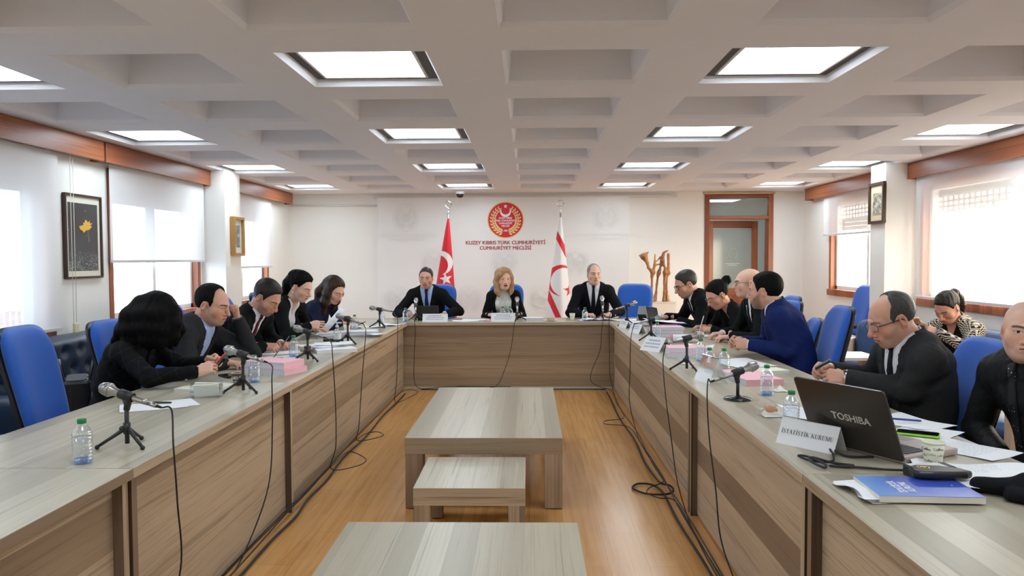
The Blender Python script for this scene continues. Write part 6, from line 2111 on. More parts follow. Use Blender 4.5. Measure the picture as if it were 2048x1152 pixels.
# ---------------------------------------------------------------- head desk
def nameplate(label, x, y, w, h, rz, lean=18, lines=2, tent=True, txt=None):
    root = thing('name_plate', label, 'name plate', (x, y, TZ), R(rz), 'white folded name plates')
    ln = R(lean); t_ = .0022
    wp = plain('card_white', (.78, .78, .80), .55)
    b = MB(); dy = math.tan(ln)*h
    # front faces -y
    b.add([(-w/2, -dy, 0), (w/2, -dy, 0), (w/2, 0, h), (-w/2, 0, h), (-w/2, -dy+t_, 0), (w/2, -dy+t_, 0), (w/2, t_, h), (-w/2, t_, h)], [(0,1,2,3),(7,6,5,4),(0,4,5,1),(1,5,6,2),(2,6,7,3),(3,7,4,0)])
    if tent: b.add([(-w/2, dy, 0), (w/2, dy, 0), (w/2, 0, h), (-w/2, 0, h), (-w/2, dy-t_, 0), (w/2, dy-t_, 0), (w/2, -t_, h), (-w/2, -t_, h)], [(3,2,1,0),(4,5,6,7),(1,5,4,0),(2,6,5,1),(3,7,6,2),(0,4,7,3)])
    b.build('card', wp, root, clean=False)
    up = Vector((0, math.sin(ln), math.cos(ln))); nr = Vector((0, -math.cos(ln), math.sin(ln))); rx = Vector((1, 0, 0))
    def put(u, v): return Vector((u, -dy, 0))+up*v+nr*.0012
    if txt: txt(root, put, rx, up, nr, w, h/math.cos(ln))
    else:
        gi = plain('blurred_print', (.36, .36, .42), .6); H_ = h/math.cos(ln)
        b = MB(); r_ = np.random.default_rng(int(abs(x*997+y*331)))
        for k in range(lines):
            v = H_*(.74-.22*k); half = w*(.28 if k == 0 else .36); u = -half
            while u < half-.006:
                L_ = r_.uniform(.008, .022); u2 = min(half, u+L_); c = put((u+u2)/2, v)
                b.obox(c, (rx, up, nr), ((u2-u)/2, H_*(.055 if k == 0 else .04), .0003)); u = u2+.005
        b.build('print', gi, root)
    return root
nameplate('white name plate in front of the man in a pale blue shirt', -1.06, 8.67, .285, .088, 0, 20, 3)
nameplate('white name plate in front of the blonde woman', -.29, 8.70, .275, .094, 0, 20, 3)
nameplate('small white name plate turned away, first along the sofa side from the head desk', .985, 7.86, .20, .075, -75, 24)
nameplate('small white name plate leaning by the binder, second along the sofa side', 1.03, 7.30, .20, .085, -68, 26)
nameplate('white name plate lying back in front of the tripod microphone with the binder', .985, 5.92, .20, .105, -52, 38, 3)
def clear_stand():
    root = thing('name_stand', 'clear acrylic A-shaped name stand in front of two water bottles', 'name stand', (1.045, 4.42, TZ), R(-78))
    ac = pet_mat('acrylic_edge', (.90, .92, .92), .30); b = MB()
    for q in (-1, 1):
        n = Vector((0, q*.40, .92)).normalized()
        b.obox((0, q*.026, .075), ((1, 0, 0), (0, -q*.36, .93), (0, .93, q*.36)), (.10, .080, .0018))
    b.build('panels', ac, root)
    b = MB(); b.obox((0, -.008, .13), ((1, 0, 0), (0, .3, .95), (0, -.95, .3)), (.018, .02, .001)); b.build('slip', plain('label_white', (.7, .72, .76), .5), root)
clear_stand()

def laptop(label, hinge_r, yaw, w, d, lid_h, tilt, lid, deck, logo=None, keys=True, th=.026):
    """hinge_r: right end of the hinge seen from behind the lid; the deck extends along the yaw direction"""
    a = R(yaw); dd = Vector((math.cos(a), math.sin(a), 0)); hd = Vector((-math.sin(a), math.cos(a), 0))
    root = thing('laptop', label, 'laptop', hinge_r)
    M = Matrix((hd, dd*-1, (0, 0, 1))).transposed().to_4x4()   # x along the hinge; -y towards the user
    M.translation = Vector(hinge_r)+hd*w; root.matrix_world = M
    b = MB(); b.box((-w, -d, 0), (0, 0, th)); b.build('deck', deck, root, bevel=.006)
    if keys:
        b = MB(); kw = (w-.05)/15
        for r_ in range(6):
            for c_ in range(15):
                x0 = -w+.025+kw*c_; y0 = -.035-.0185*r_
                b.box((x0+.0012, y0-.016, th), (x0+kw-.0012, y0, th+.0028))
        b.build('keyboard', plain('key_black', (.03, .03, .032), .4), root)
        b = MB(); b.box((-w*.60, -d+.02, th), (-w*.36, -d+.075, th+.0006)); b.build('touchpad', plain('touchpad_grey', (.30, .28, .27), .3), root)
    tl = R(tilt); lidd = bpy.data.objects.new('lid', None); COL.objects.link(lidd); lidd.parent = root
    lidd.matrix_local = Matrix.Translation((0, 0, .012)) @ Matrix.Rotation(-tl, 4, 'X')
    b = MB(); M2 = Matrix.Translation((-w/2, 0, lid_h/2)) @ Matrix.Rotation(R(90), 4, 'X')
    b.prism(rounded_rect(w, lid_h, .014), -.010, .0, M2); b.build('lid_shell', lid, lidd, bevel=.003)
    b = MB(); b.box((-w+.014, -.0012, .022), (-.014, .0, lid_h-.016)); s_ = b.build('screen', plain('dark_screen', (.006, .006, .007), .06), lidd)
    s_.location = (0, -.0006, 0)
    if logo:
        Ml = Matrix.Translation((-w*logo[2], .0106, lid_h*logo[3])) @ Matrix.Rotation(R(180), 4, 'Z') @ Matrix.Rotation(R(90), 4, 'X')
        text(logo[0], logo[1], plain('logo_silver', (.62, .60, .56), .35, .3), lidd, Ml, bold=.0006)
    return root
gr = bpy.data.materials.new('patterned_brown_lid'); _t = NT(gr); _o = _t.obj()
_n = _t.noise(_t.mapping(_o, (500, 60, 60)), 1.0, 2)
_t.bsdf(_t.mix(_n, (.028, .022, .019), (.050, .041, .036)), .30, .2, .5)
laptop('large dark laptop with its lid towards the camera, behind the white name sign', (1.291, 2.633, TZ+.002), 28, .39, .285, .275, 24, gr, plain('champagne_deck', (.46, .38, .35), .35, .2), ('TOSHIBA', .040, .555, .50))
laptop('small black laptop in front of the man in a pale blue shirt', (-1.03, 8.80, TZ+.001), 90, .25, .17, .165, 14, BLK(), BLK())
laptop('small dark laptop open in front of the man with short hair at the far end', (1.36, 7.93, TZ+.001), 12, .30, .21, .19, 12, BLK(), plain('grey_deck', (.2, .2, .21), .4))
def tablet_stand():
    root = thing('tablet', 'grey tablet propped up beside the empty chair at the head desk corner', 'tablet', (1.30, 8.62, TZ), R(150))
    b = MB(); b.obox((0, 0, .085), ((1, 0, 0), (0, 1, .42), (0, -.42, 1)), (.085, .004, .090)); b.build('slab', plain('grey_metal', (.30, .31, .31), .3, .6), root, bevel=.003)
    b = MB(); b.obox((0, .055, .04), ((1, 0, 0), (0, 1, -.8), (0, .8, 1)), (.05, .003, .055)); b.build('stand', BLK(), root)
tablet_stand()
sheet('long white paper in front of the blonde woman, beside her name plate', -.72, 8.72, .297, .21, 2, wave=.2); sheet('second white paper behind the long one beside the name plate of the blonde woman', -.63, 8.86, .297, .21, -6, wave=.3)
b = MB(); b.lathe([(0, 0), (.028, 0), (.034, .010), (.028, .022), (0, .026)], 16); o = b.build('paper_flower', plain('pale_pink', (.80, .50, .52), .7), loc=(-.465, 8.68, TZ)); tag(o, 'small pale pink paper rosette next to the name plate of the blonde woman', 'decoration')
stack('white booklet beside the microphone of the blonde woman', .04, 8.86, .25, .18, .028, 0, WHITE, name='booklet', cat='book')
def snack(label, x, y):
    root = thing('snack_plate', label, 'plate', (x, y, TZ))
    b = MB(); b.lathe([(0, .002), (.05, .002), (.075, .012), (.074, .014), (.05, .005), (0, .005)], 28, caps=False); b.build('dish', plain('dish_white', (.78, .77, .74), .3), root)
    b = MB(); r_ = np.random.default_rng(5)
    for k in range(4): b.sphere((r_.uniform(-.03, .03), r_.uniform(-.02, .02), .020), .020, 10, 8, (1.3, .9, .7))
    b.build('pastry', plain('pastry', (.52, .30, .13), .7, noise=.2, nscale=60), root)
    return root
snack('plate of pastries beside the cup at the head desk, in front of the white flag', .255, 8.72)
def open_book(label, x, y, rz):
    root = thing('open_document', label, 'document', (x, y, TZ), R(rz))
    for q in (-1, 1):
        b = MB(); vs = []; fs = []; n = 10
        for i in range(n+1):
            u = i/n
            for v in (-.10, .10): vs.append((q*u*.20, v, .004+.030*math.sin(math.pi*min(1, u*.9+.08))*(1-u*.6)))
        for i in range(n): fs.append((2*i, 2*i+1, 2*i+3, 2*i+2))
        b.add(vs, fs, True); b.add([(p[0], p[1], 0) for p in vs], [f[::-1] for f in fs], True); b.build('pages', WHITE, root, clean=False)
    b = MB(); b.box((-.205, -.102, 0), (.205, .102, .002)); b.build('cover', plain('pale_violet', (.55, .42, .55), .6), root)
open_book('open document under the hands of the bald man at the head desk', .78, 8.75, 8)
sheet('white papers to the side of the microphone of the bald man at the head desk', 1.10, 8.78, .40, .21, 0, wave=.3)

# ---------------------------------------------------------------- sofa side desks
def binder():
    root = thing('binder', 'open white ring binder with a blue edge lying on the pink reports', 'binder', (1.29, 7.35, TZ+.090), R(12))
    b = MB(); b.box((-.15, -.16, 0), (.17, .16, .004)); b.build('board', plain('binder_blue', (.03, .06, .40), .4), root)
    b = MB(); n = 10; vs = []; fs = []
    for j in range(n+1):
        for i in range(n+1):
            u, v = i/n, j/n; vs.append((-.16+.32*u, -.15+.30*v, .008+.030*(1-u)**2+.003*math.sin(7*v)))
    for j in range(n):
        for i in range(n): fs.append((j*(n+1)+i, j*(n+1)+i+1, (j+1)*(n+1)+i+1, (j+1)*(n+1)+i))
    b.add(vs, fs, True); b.add([(p[0], p[1], .004) for p in vs], [f[::-1] for f in fs]); b.build('pages', WHITE, root, clean=False)
binder()
stack('white document block behind the binder, near the upright tablet', 1.14, 8.15, .21, .30, .030, 5, WHITE, name='document_stack', cat='document', fan=.5)
def roll():
    root = thing('rolled_paper', 'rolled white paper with a pink end pointing at the camera', 'paper roll', (1.20, 6.48, TZ+.036), 0)
    M = basis((.97, -.12, 0), (0, 0, 1)) @ Matrix.Rotation(R(90), 4, 'Y')
    b = MB(); b.lathe([(.030, 0), (.033, 0), (.030, .22), (.027, .22)], 24, M); b.build('roll', WHITE, root)
    b = MB(); b.lathe([(0, -.002), (.030, -.002), (.033, .003), (.033, .012)], 24, M, caps=False); b.build('end_cap', plain('hot_pink', (.65, .06, .14), .5), root)
roll()
sheet('open printed papers between the pink reports and the woman writing', 1.34, 6.05, .297, .21, 70, wave=1.0, lines=printed())
sheet('white paper in front of the woman with the hair bun', 1.52, 7.02, .21, .297, 80, wave=.3, lines=printed())
sheet('white document sheet under the clasped hands of the man in the blue suit', 1.44, 5.20, .297, .42, 12, wave=.2)
stack('thin cream notebook in front of the man in the blue suit', 1.50, 4.82, .20, .15, .012, 14, CREAM, name='notebook', cat='notebook')
flat_thing('smartphone', 'dark phone on the desk behind the frosted bottle', 'phone', 1.36, 6.72, .08, .16, .009, 80, BLK())
def tissue(label, x, y, s, seed):
    b = MB(); n = 12; vs = []; fs = []; r_ = np.random.default_rng(seed)
    for j in range(n+1):
        for i in range(n+1):
            u, v = i/n-.5, j/n-.5; h = .004+s*.55*max(0, .5-math.hypot(u, v))*(1+.6*math.sin(9*u+seed)*math.cos(8*v))
            vs.append((u*s+.006*math.sin(14*v), v*s*.8+.006*math.sin(12*u), h))
    for j in range(n):
        for i in range(n): fs.append((j*(n+1)+i, j*(n+1)+i+1, (j+1)*(n+1)+i+1, (j+1)*(n+1)+i))
    b.add(vs, fs, True); b.add([(p[0], p[1], max(0, p[2]-.002)) for p in vs], [f[::-1] for f in fs], True)
    o = b.build('tissue', plain('tissue_white', (.78, .77, .70), .8), loc=(x, y, TZ), clean=False); return tag(o, label, 'tissue')
tissue('crumpled tissue beside the bottle at the round-based microphone', 1.335, 4.10, .075, 1)
tissue('crumpled cream tissue in front of the tripod microphone of the man in blue', 1.06, 5.16, .10, 2)
tissue('crumpled tissue near the hands of the man in the dark grey suit', 1.47, 3.92, .09, 4)
def foodbox():
    root = thing('food_container', 'clear plastic box with an orange-brown snack and a napkin', 'food box', (1.085, 3.46, TZ), R(10))
    b = MB(); b.lathe([(.055, .001), (.062, .004), (.068, .045), (.071, .046), (.071, .048), (.067, .048)], 4, Matrix.Rotation(R(45), 4, 'Z'), caps=False, smooth=False); b.build('box', pet_mat('clear_box', (.94, .95, .94), .12), root)
    b = MB(); b.sphere((.008, .008, .026), .030, 14, 10, (1.1, 1.0, .6)); b.build('snack', plain('snack_orange', (.50, .20, .08), .7, noise=.25, nscale=60), root)
    b = MB(); b.add([(-.045, -.045, .004), (.045, -.045, .004), (.035, .0, .012), (-.01, .0, .042), (-.042, 0, .012)], [(0, 1, 2, 3, 4)]); b.build('napkin', plain('tissue_white', (.78, .77, .70), .8), root, clean=False)
foodbox()

# the large sign
def serif_text(s, H, mat, root, place):
    """roman capitals drawn as thick and thin strokes with serifs; place(u, v) maps sign coordinates to points"""
    T, t_ = .16, .055
    G = {'I': (.42, [('v', .21, T)]), 'İ': (.42, [('v', .21, T), ('dot', .21)]),
         'S': (.58, [('S',)]), 'T': (.70, [('v', .35, T), ('h', .03, .67, .97)]),
         'A': (.78, [('d', .06, 0, .36, 1, t_), ('d', .70, 0, .36, 1, T), ('h', .20, .56, .36)]),
         'K': (.78, [('v', .15, T), ('d', .22, .42, .66, 1, t_), ('d', .34, .55, .70, 0, T)]),
         'U': (.78, [('v', .15, T, .30), ('v', .63, t_, .30), ('U',)]),
         'R': (.74, [('v', .15, T), ('R',), ('d', .36, .48, .68, 0, T)]),
         'M': (.96, [('v', .12, t_), ('v', .84, T), ('d', .14, 1, .47, .04, T), ('d', .82, 1, .48, .04, t_)]), ' ': (.36, [])}
    b = MB()
    def stroke(p, q, w, w2=None):
        p = Vector(p); q = Vector(q); d = q-p; n = Vector((-d.y, d.x)).normalized(); w2 = w if w2 is None else w2
        pts = [p+n*w/2, p-n*w/2, q-n*w2/2, q+n*w2/2]
        b.add([place(a.x*H, a.y*H) for a in pts], [(0, 1, 2, 3)])
    tot = sum(G[c][0]+.10 for c in s); x = -tot/2
    for c in s:
        w, st = G[c]
        def S(*a): return (a[0]+x, a[1])
        for k in st:
            if k[0] == 'v':
                z0 = k[3] if len(k) > 3 else 0
                stroke(S(k[1], z0), S(k[1], 1), k[2])
                if z0 == 0: stroke(S(k[1]-.15, .025), S(k[1]+.15, .025), .05)
                stroke(S(k[1]-.15, .975), S(k[1]+.15, .975), .05)
            elif k[0] == 'h':
                stroke(S(k[1], k[3]), S(k[2], k[3]), t_)
                if c == 'T':
                    for e in (k[1]+.02, k[2]-.02): stroke(S(e, .97), S(e, .76), .05, .02)
            elif k[0] == 'd':
                stroke(S(k[1], k[2]), S(k[3], k[4]), k[5])
                if k[2] == 0: stroke(S(k[1]-.12, .025), S(k[1]+.12, .025), .05)
                if k[4] == 0: stroke(S(k[3]-.10, .025), S(k[3]+.14, .025), .05)
            elif k[0] == 'dot': stroke(S(k[1]-.075, 1.20), S(k[1]+.075, 1.20), .15)
            else:
                if k[0] == 'S': cv = [(.46, .76), (.42, .93), (.28, .985), (.13, .90), (.11, .74), (.24, .58), (.40, .44), (.47, .27), (.42, .09), (.27, .015), (.12, .07), (.08, .25)]; ws = [.05, .06, .06, .09, .13, .16, .16, .13, .09, .06, .06, .05]
                elif k[0] == 'U': cv = [(.15, .32), (.17, .12), (.28, .03), (.42, .02), (.55, .08), (.62, .20), (.63, .32)]; ws = [.16, .14, .10, .07, .06, .055, .055]
                else: cv = [(.16, .97), (.38, .97), (.54, .88), (.57, .75), (.53, .60), (.36, .51), (.16, .50)]; ws = [.055, .07, .12, .16, .12, .07, .055]
                for i in range(len(cv)-1): stroke(S(*cv[i]), S(*cv[i+1]), ws[i], ws[i+1])
        x += w+.10
    return b.build('lettering', mat, root, clean=False)
def big_sign(root, put, rx, up, nr, w, H_):
    dk = plain('print_charcoal', (.045, .045, .05), .6)
    serif_text('İSTATİSTİK KURUMU', .0166, dk, root, lambda u, v: put(u, H_*.42+v)+nr*.0004)
nameplate('large white name sign lettered in black capitals, in front of the dark laptop', 1.062, 2.895, .238, .094, -51.5, 26, 1, True, big_sign)

# laptop cable, adapter, card case, blue book, papers, jacket
b = MB(); c = Vector((1.10, 2.66, TZ))
pts = [(1.22, 2.72, .757), (1.13, 2.73, .757), (1.10, 2.80, .765), (1.085, 2.74, .760), (1.05, 2.66, .757), (.985, 2.66, .758), (.955, 2.72, .760), (.975, 2.69, .766), (1.0, 2.60, .765), (.985, 2.56, .762), (.965, 2.63, .766), (.985, 2.67, .768), (1.04, 2.62, .762), (1.10, 2.60, .758), (1.02, 2.60, .757), (1.10, 2.585, .757), (1.18, 2.545, .760), (1.24, 2.53, .762)]
b.tube([p-c for p in spline(pts, 8)], .0042, 7); o = b.build('power_cable', plain('black_rubber', (.010, .010, .011), .6), loc=c); tag(o, 'tangled black laptop cable between the name sign and the blue book', 'cable')
def adapter():
    root = thing('power_adapter', 'black power adapter with a pale label, behind the leather case', 'adapter', (1.305, 2.505, TZ), R(8))
    b = MB(); b.box((-.075, -.032, 0), (.075, .032, .036)); b.build('brick', BLK(), root, bevel=.006)
    b = MB(); b.box((-.068, -.028, .036), (.045, .026, .0366)); b.build('rating_label', plain('rating_grey', (.62, .63, .60), .4), root)
    b = MB(); b.tube([(.075, 0, .018), (.10, 0, .018), (.14, .005, .014)], [.008, .006, .004], 8); b.build('plug', BLK(), root)
adapter()
def case():
    root = thing('card_case', 'black leather case with a gold badge lying on the blue book', 'case', (1.275, 2.405, TZ+.030), R(-6))
    lt = leather('black_leather_case', (.012, .012, .013))
    b = MB(); n = 16; vs = []; fs = []
    out = [(-.080, -.030), (-.070, -.046), (-.03, -.050), (.03, -.046), (.075, -.038), (.098, -.022), (.075, .012), (.02, .040), (-.05, .042), (-.078, .022)]
    b.prism(out, .0, .024); b.build('flap', lt, root, bevel=.009, seg=3)
    au = plain('gold', (.75, .50, .16), .25, 1.0); M = Matrix.Translation((-.040, -.0, .0252)) @ Matrix.Rotation(R(-20), 4, 'Z')
    b = MB(); sh = [(-.020, .010), (-.012, .017), (0, .018), (.012, .017), (.020, .010), (.017, -.006), (0, -.019), (-.017, -.006)]
    ring = [(x*.80, y*.80) for x, y in sh]; vs = [M @ Vector((x, y, .0)) for x, y in sh]+[M @ Vector((x, y, 0)) for x, y in ring]
    b.add(vs, [(i, (i+1) % 8, 8+(i+1) % 8, 8+i) for i in range(8)])
    for pts_ in ([(-.006, .009), (.002, .004), (.009, -.003)], [(-.009, -.002), (-.001, .0), (.004, -.009)], [(.0, .010), (.008, .008)]): b.tube([M @ Vector((x, y, .0004)) for x, y in pts_], .0016, 6)
    b.build('badge', au, root, clean=False)
case()
def blue_book():
    root = thing('book', 'blue softcover book with white lettering at the desk edge', 'book', (1.165, 2.31, TZ+.006), R(-3))
    W_, D_, h = .295, .205, .018
    b = MB(); b.box((-W_/2, -D_/2, 0), (W_/2, D_/2, h)); b.build('pages', plain('page_cream', (.74, .70, .62), .7), root)
    m = bpy.data.materials.new('blue_cover'); t = NT(m); o_ = t.obj(); sp = t.n('ShaderNodeSeparateXYZ'); t.l(o_, sp.inputs[0])
    f = t.step(t.add(sp.outputs[0], t.mul(t.noise(o_, 14, 2), .05)), -.16, .06)
    t.bsdf(t.mix(f, (.24, .42, .80), (.045, .085, .46)), .25, 0, .5)
    b = MB(); b.box((-W_/2, -D_/2, h), (W_/2+.001, D_/2, h+.0012)); b.build('cover', m, root)
    wl = plain('cover_white', (.82, .83, .86), .4)
    Mt = Matrix.Translation((-.060, -.010, h+.0016)) @ Matrix.Rotation(R(90), 4, 'Z')
    text('İSTATİSTİK', .031, wl, root, Mt, bold=.0006, xs=.70, extrude=.0002)
    text('KURUMU', .031, wl, root, Mt @ Matrix.Translation((.0, -.028, 0)), bold=.0006, xs=.74, extrude=.0002)
blue_book()
b = MB(); n = 14; vs = []; fs = []
for k in range(4):
    o0 = len(vs)
    for j in range(n+1):
        for i in range(5):
            v = j/n; vs.append((-.05+.022*i-.012*math.sin(v*7+k*.7)-.004*k, -.10+.2*v, .0015+.004*k+.006*math.sin(v*9+k)*(1-i/4)))
    for j in range(n):
        for i in range(4): fs.append((o0+j*5+i, o0+j*5+i+1, o0+(j+1)*5+i+1, o0+(j+1)*5+i))
b.add(vs, fs, True); o = b.build('loose_pages', WHITE, loc=(1.03, 2.315, TZ+.001), clean=False); o.rotation_euler = (0, 0, R(6)); tag(o, 'wavy white pages sticking out from under the blue book', 'paper')
sheet('white printed sheet curling behind the plastic food box', 1.24, 3.52, .21, .297, 30, wave=.3, lines=printed())
sheet('printed papers lying between the laptop and the man in the dotted tie', 1.62, 2.86, .30, .21, -58, wave=.2, lines=printed()); sheet('white papers behind the lime green phone', 1.64, 3.32, .21, .297, 20, wave=.5)
sheet('white folder sheet under the lime green phone', 1.58, 3.10, .21, .297, -50, z=TZ+.0015, wave=.15)
pen('blue pen lying on the white papers behind the lime phone', (1.55, 3.30, TZ+.022), (1.66, 3.26, TZ+.020), plain('pen_blue', (.02, .03, .22), .35))
sheet('wide printed sheets near the man in the dotted tie', 1.46, 2.50, .36, .25, -14, z=TZ+.003, wave=1.1, lines=printed())
sheet('white sheet with a grey panel on top of the wide printed sheets', 1.435, 2.40, .30, .21, -8, z=TZ+.016, wave=.5)
def black_cloth():
    root = None; G2 = Grid((1.30, 1.95, .72), (1.75, 2.40, .86), .005)
    for a_, b_, r0, r1 in (((1.36, 2.33, .775), (1.46, 2.26, .788), .022, .034), ((1.46, 2.26, .788), (1.66, 2.14, .785), .034, .04), ((1.40, 2.24, .770), (1.58, 2.10, .772), .018, .03), ((1.44, 2.30, .77), (1.68, 2.22, .775), .02, .03)): G2.u(cap(a_, b_, r0, r1), .02)
    x, y, z = G2.pts((slice(None),)*3); F_ = np.maximum(G2.F+.004*vnoise(x, y, z, 70, 3), TZ+.001-z)
    V, Q = surfnet(F_.astype(np.float32), G2.lo, G2.h); c = A3((1.5, 2.2, TZ)); V = smooth_mesh(V, Q, 1)-c
    o = np_mesh('scarf', [(V, Q, 0)], cloth_mat('black_knit', (.010, .010, .012))); o.location = c; tag(o, 'crumpled black cloth at the desk edge beside the blue book', 'cloth')
black_cloth()

# ---------------------------------------------------------------- bags and the background
def bag():
    root = thing('handbag', 'open black leather handbag on the navy sofa behind the empty chair', 'bag', (-2.96, 4.94, .455), R(-60))
    lt = leather('black_leather_case', (.012, .012, .013))
    b = MB(); b.prism(rounded_rect(.34, .16, .05), 0, .24); b.build('bag_body', lt, root, bevel=.02)
    b = MB(); b.prism(rounded_rect(.31, .12, .04), .235, .245); b.build('opening', plain('grey_lining', (.06, .065, .075), .8), root)
    for q in (-1, 1):
        b = MB(); b.tube(spline([(-.10, q*.07, .22), (-.09, q*.09, .32), (0, q*.10, .36), (.09, q*.09, .32), (.10, q*.07, .22)], 6), .009, 8); b.build('strap', lt, root)
bag()
b = MB(); b.box((-.07, -.10, 0), (.07, .10, .015)); o = b.build('magazine', plain('pale_blue_paper', (.45, .55, .72), .5), loc=(-2.98, 5.32, .462)); tag(o, 'pale blue booklet on the navy sofa behind the woman with the phone', 'magazine')
# ================================================================ the people
BLACK = cloth_mat('black_suiting', (.0068, .0068, .0078))
CHAR = cloth_mat('charcoal_suiting', (.026, .027, .030))
GREY = cloth_mat('dark_grey_suiting', (.027, .027, .028), fine=.2)
NAVY = cloth_mat('navy_blue_suiting', (.010, .020, .098))
NAVYB = cloth_mat('navy_blouse', (.012, .014, .040))
CHECK = cloth_mat('black_windowpane_check', (.0068, .0068, .0078), check=(.042, .042, .045))
BSHIRT = cloth_mat('black_shirting', (.0055, .0055, .006), rough=.6, spec=.2)
BTOP = cloth_mat('black_jersey', (.010, .010, .011))
WHITE_S = cloth_mat('white_shirting', (.74, .75, .80), fine=.04)
BLUE_S = cloth_mat('pale_blue_shirting', (.42, .54, .84), fine=.04)
IVORY = cloth_mat('ivory_knit', (.62, .62, .58), fine=.06)
ZIG = cloth_mat('black_cream_zigzag_knit', (.016, .015, .015), zig=(.66, .58, .48))
BURG = cloth_mat('burgundy_tie', (.10, .012, .022), rough=.5)
NTIE = cloth_mat('navy_tie', (.012, .016, .070), rough=.5)
BTIE = cloth_mat('black_tie', (.010, .011, .016), rough=.5)
BRTIE = cloth_mat('dark_brown_tie', (.035, .014, .016), rough=.5)
def dotted():
    m = bpy.data.materials.new('black_dotted_tie'); t = NT(m); o = t.obj()
    v = t.n('ShaderNodeTexVoronoi'); v.inputs['Scale'].default_value = 62; v.inputs['Randomness'].default_value = .15; t.l(o, v.inputs['Vector'])
    t.bsdf(t.mix(t.lt(v.outputs['Distance'], .16), (.010, .010, .011), (.62, .62, .62)), .55, 0, .3); return m
DTIE = dotted()
HB = hair_mat('black_hair', (.0050, .0045, .0042), long=False)
HBL = hair_mat('long_black_hair', (.0040, .0034, .0034), (.010, .009, .0088))
HDB = hair_mat('dark_brown_short_hair', (.016, .011, .009), long=False)
HBR = hair_mat('long_brown_hair', (.030, .014, .009), (.11, .055, .030))
HBD = hair_mat('blonde_hair', (.34, .19, .085), (.62, .43, .24))
HGR = hair_mat('greying_short_hair', (.034, .030, .027), long=False, grey=(.085, .079, .074))
HSG = hair_mat('grey_cropped_hair', (.19, .175, .16), long=False, grey=(.34, .32, .30))
HSALT = hair_mat('dark_greying_hair', (.024, .021, .019), long=False, grey=(.06, .056, .053))
SK1 = srgb(206, 158, 134); SK2 = srgb(200, 150, 127); SK3 = srgb(216, 172, 150); SK4 = srgb(206, 157, 133)

# ---- along the flower-poster side, facing +x
person(dict(id='checked', label='woman in a black checked jacket, long black hair over her face, holding a red phone', hip=(-2.44, 4.47, .55), head=(-2.17, 4.42, 1.125), look=(-93, 46, 4), body=-88, fem=1, hs=1.05, bend=.09, neck=(-2.285, 4.44, 1.005),
    mats=dict(jacket=CHECK, shirt=BTOP, hair=HBL), skin=SK3, collar=False, D=.26, Wv=.055, res=.006, eye=.4,
    arms=dict(R=dict(wrist=(-1.865, 4.245, .835), dir=(.85, .38, .34), back=(.1, -.8, .55), curl=.55, elbow=(-2.10, 4.17, .815), thumb=.7), L=dict(wrist=(-1.88, 4.44, .865), dir=(.86, -.30, .30), back=(.1, .8, .5), curl=.5, elbow=(-2.10, 4.60, .82), thumb=.7)),
    hair=dict(style='long', t=.020, groove=.0012, sleek=6, rough=.0, locks=[
        ([(.02, -.06, .10), (.055, -.098, .03), (.070, -.104, -.06), (.066, -.100, -.13), (.055, -.095, -.185)], [.028, .034, .033, .025, .007], 1.6, (1, 0, 0), True),
        ([(.06, -.02, .11), (.105, -.052, .045), (.125, -.066, -.03), (.122, -.068, -.10), (.108, -.065, -.17)], [.026, .033, .032, .024, .007], 1.5, (1, 0, 0), True),
        ([(-.03, -.06, .10), (-.025, -.100, .03), (-.015, -.112, -.05), (-.005, -.108, -.12), (.005, -.10, -.175)], [.032, .036, .034, .026, .008], 1.6, (1, 0, 0), True),
        ([(-.06, -.04, .095), (-.095, -.085, .02), (-.105, -.10, -.06), (-.11, -.10, -.13), (-.115, -.095, -.19)], [.034, .036, .034, .025, .007], 1.6, (1, 0, 0), True),
        ([(-.07, -.02, .09), (-.13, -.05, .02), (-.172, -.055, -.06), (-.208, -.055, -.13), (-.235, -.05, -.20)], [.036, .036, .031, .023, .007], 1.6, (0, 1, 0), True),
        ([(-.07, .03, .09), (-.13, .03, .01), (-.175, .02, -.07), (-.22, .01, -.15)], [.040, .038, .030, .010], 1.7, (0, 1, 0), True),
        ([(.0, .06, .09), (.05, .095, .02), (.075, .10, -.08), (.065, .09, -.17)], [.030, .034, .030, .010], 1.4, (1, 0, 0), True)]) ))
phone('phone in a red case held up by the woman in the checked jacket', (-1.765, 4.335, .885), ((.28, .92, .10), (.70, -.16, .62)), plain('coral_red_case', (.75, .07, .06), .4), .074, .150)
person(dict(id='balding', label='balding man in a charcoal jacket resting his cheek on his fist, wearing a black watch', hip=(-2.46, 5.08, .55), head=(-2.09, 5.03, 1.165), look=(-99, 14, 0), body=-92, fat=.8, hs=1.06, bend=.08, neckr=1.12, w=1.04, nose=1.1,
    mats=dict(jacket=CHAR, shirt=BLUE_S, hair=HB), skin=SK4, beard=.22, res=.006, eye=.7, browa=1.0,
    arms=dict(R=dict(wrist=(-1.975, 4.93, .80), dir=(.95, -.05, -.12), curl=.5), L=dict(wrist=(-1.985, 5.19, 1.055), elbow=(-1.93, 5.29, .805), dir=(-.05, -.10, 1), back=(.9, .35, .1), curl=1.15, thumb=1.0, watch=True)),
    hair=dict(style='receding', t=.011, rec=((.043, .02), (.022, .115)), soft=.045)))
person(dict(id='writing', label='man in a black suit with a burgundy tie looking down and writing', hip=(-2.43, 5.88, .55), head=(-1.985, 5.78, 1.175), look=(-108, 36, 0), body=-100, hs=1.05, bend=.07,
    mats=dict(jacket=BLACK, shirt=WHITE_S, tie=BURG, hair=HDB), skin=SK2, beard=.50, D=.34, Wv=.078, eye=.35, res=.0065,
    arms=dict(R=dict(wrist=(-2.02, 5.79, .805), dir=(.95, .05, -.10), back=(.0, -.5, .85), curl=.75, thumb=.9), L=dict(wrist=(-1.97, 6.02, .80), dir=(.8, -.55, -.05), back=(.1, .5, .85), curl=.7)),
    hair=dict(style='short', t=.014)))
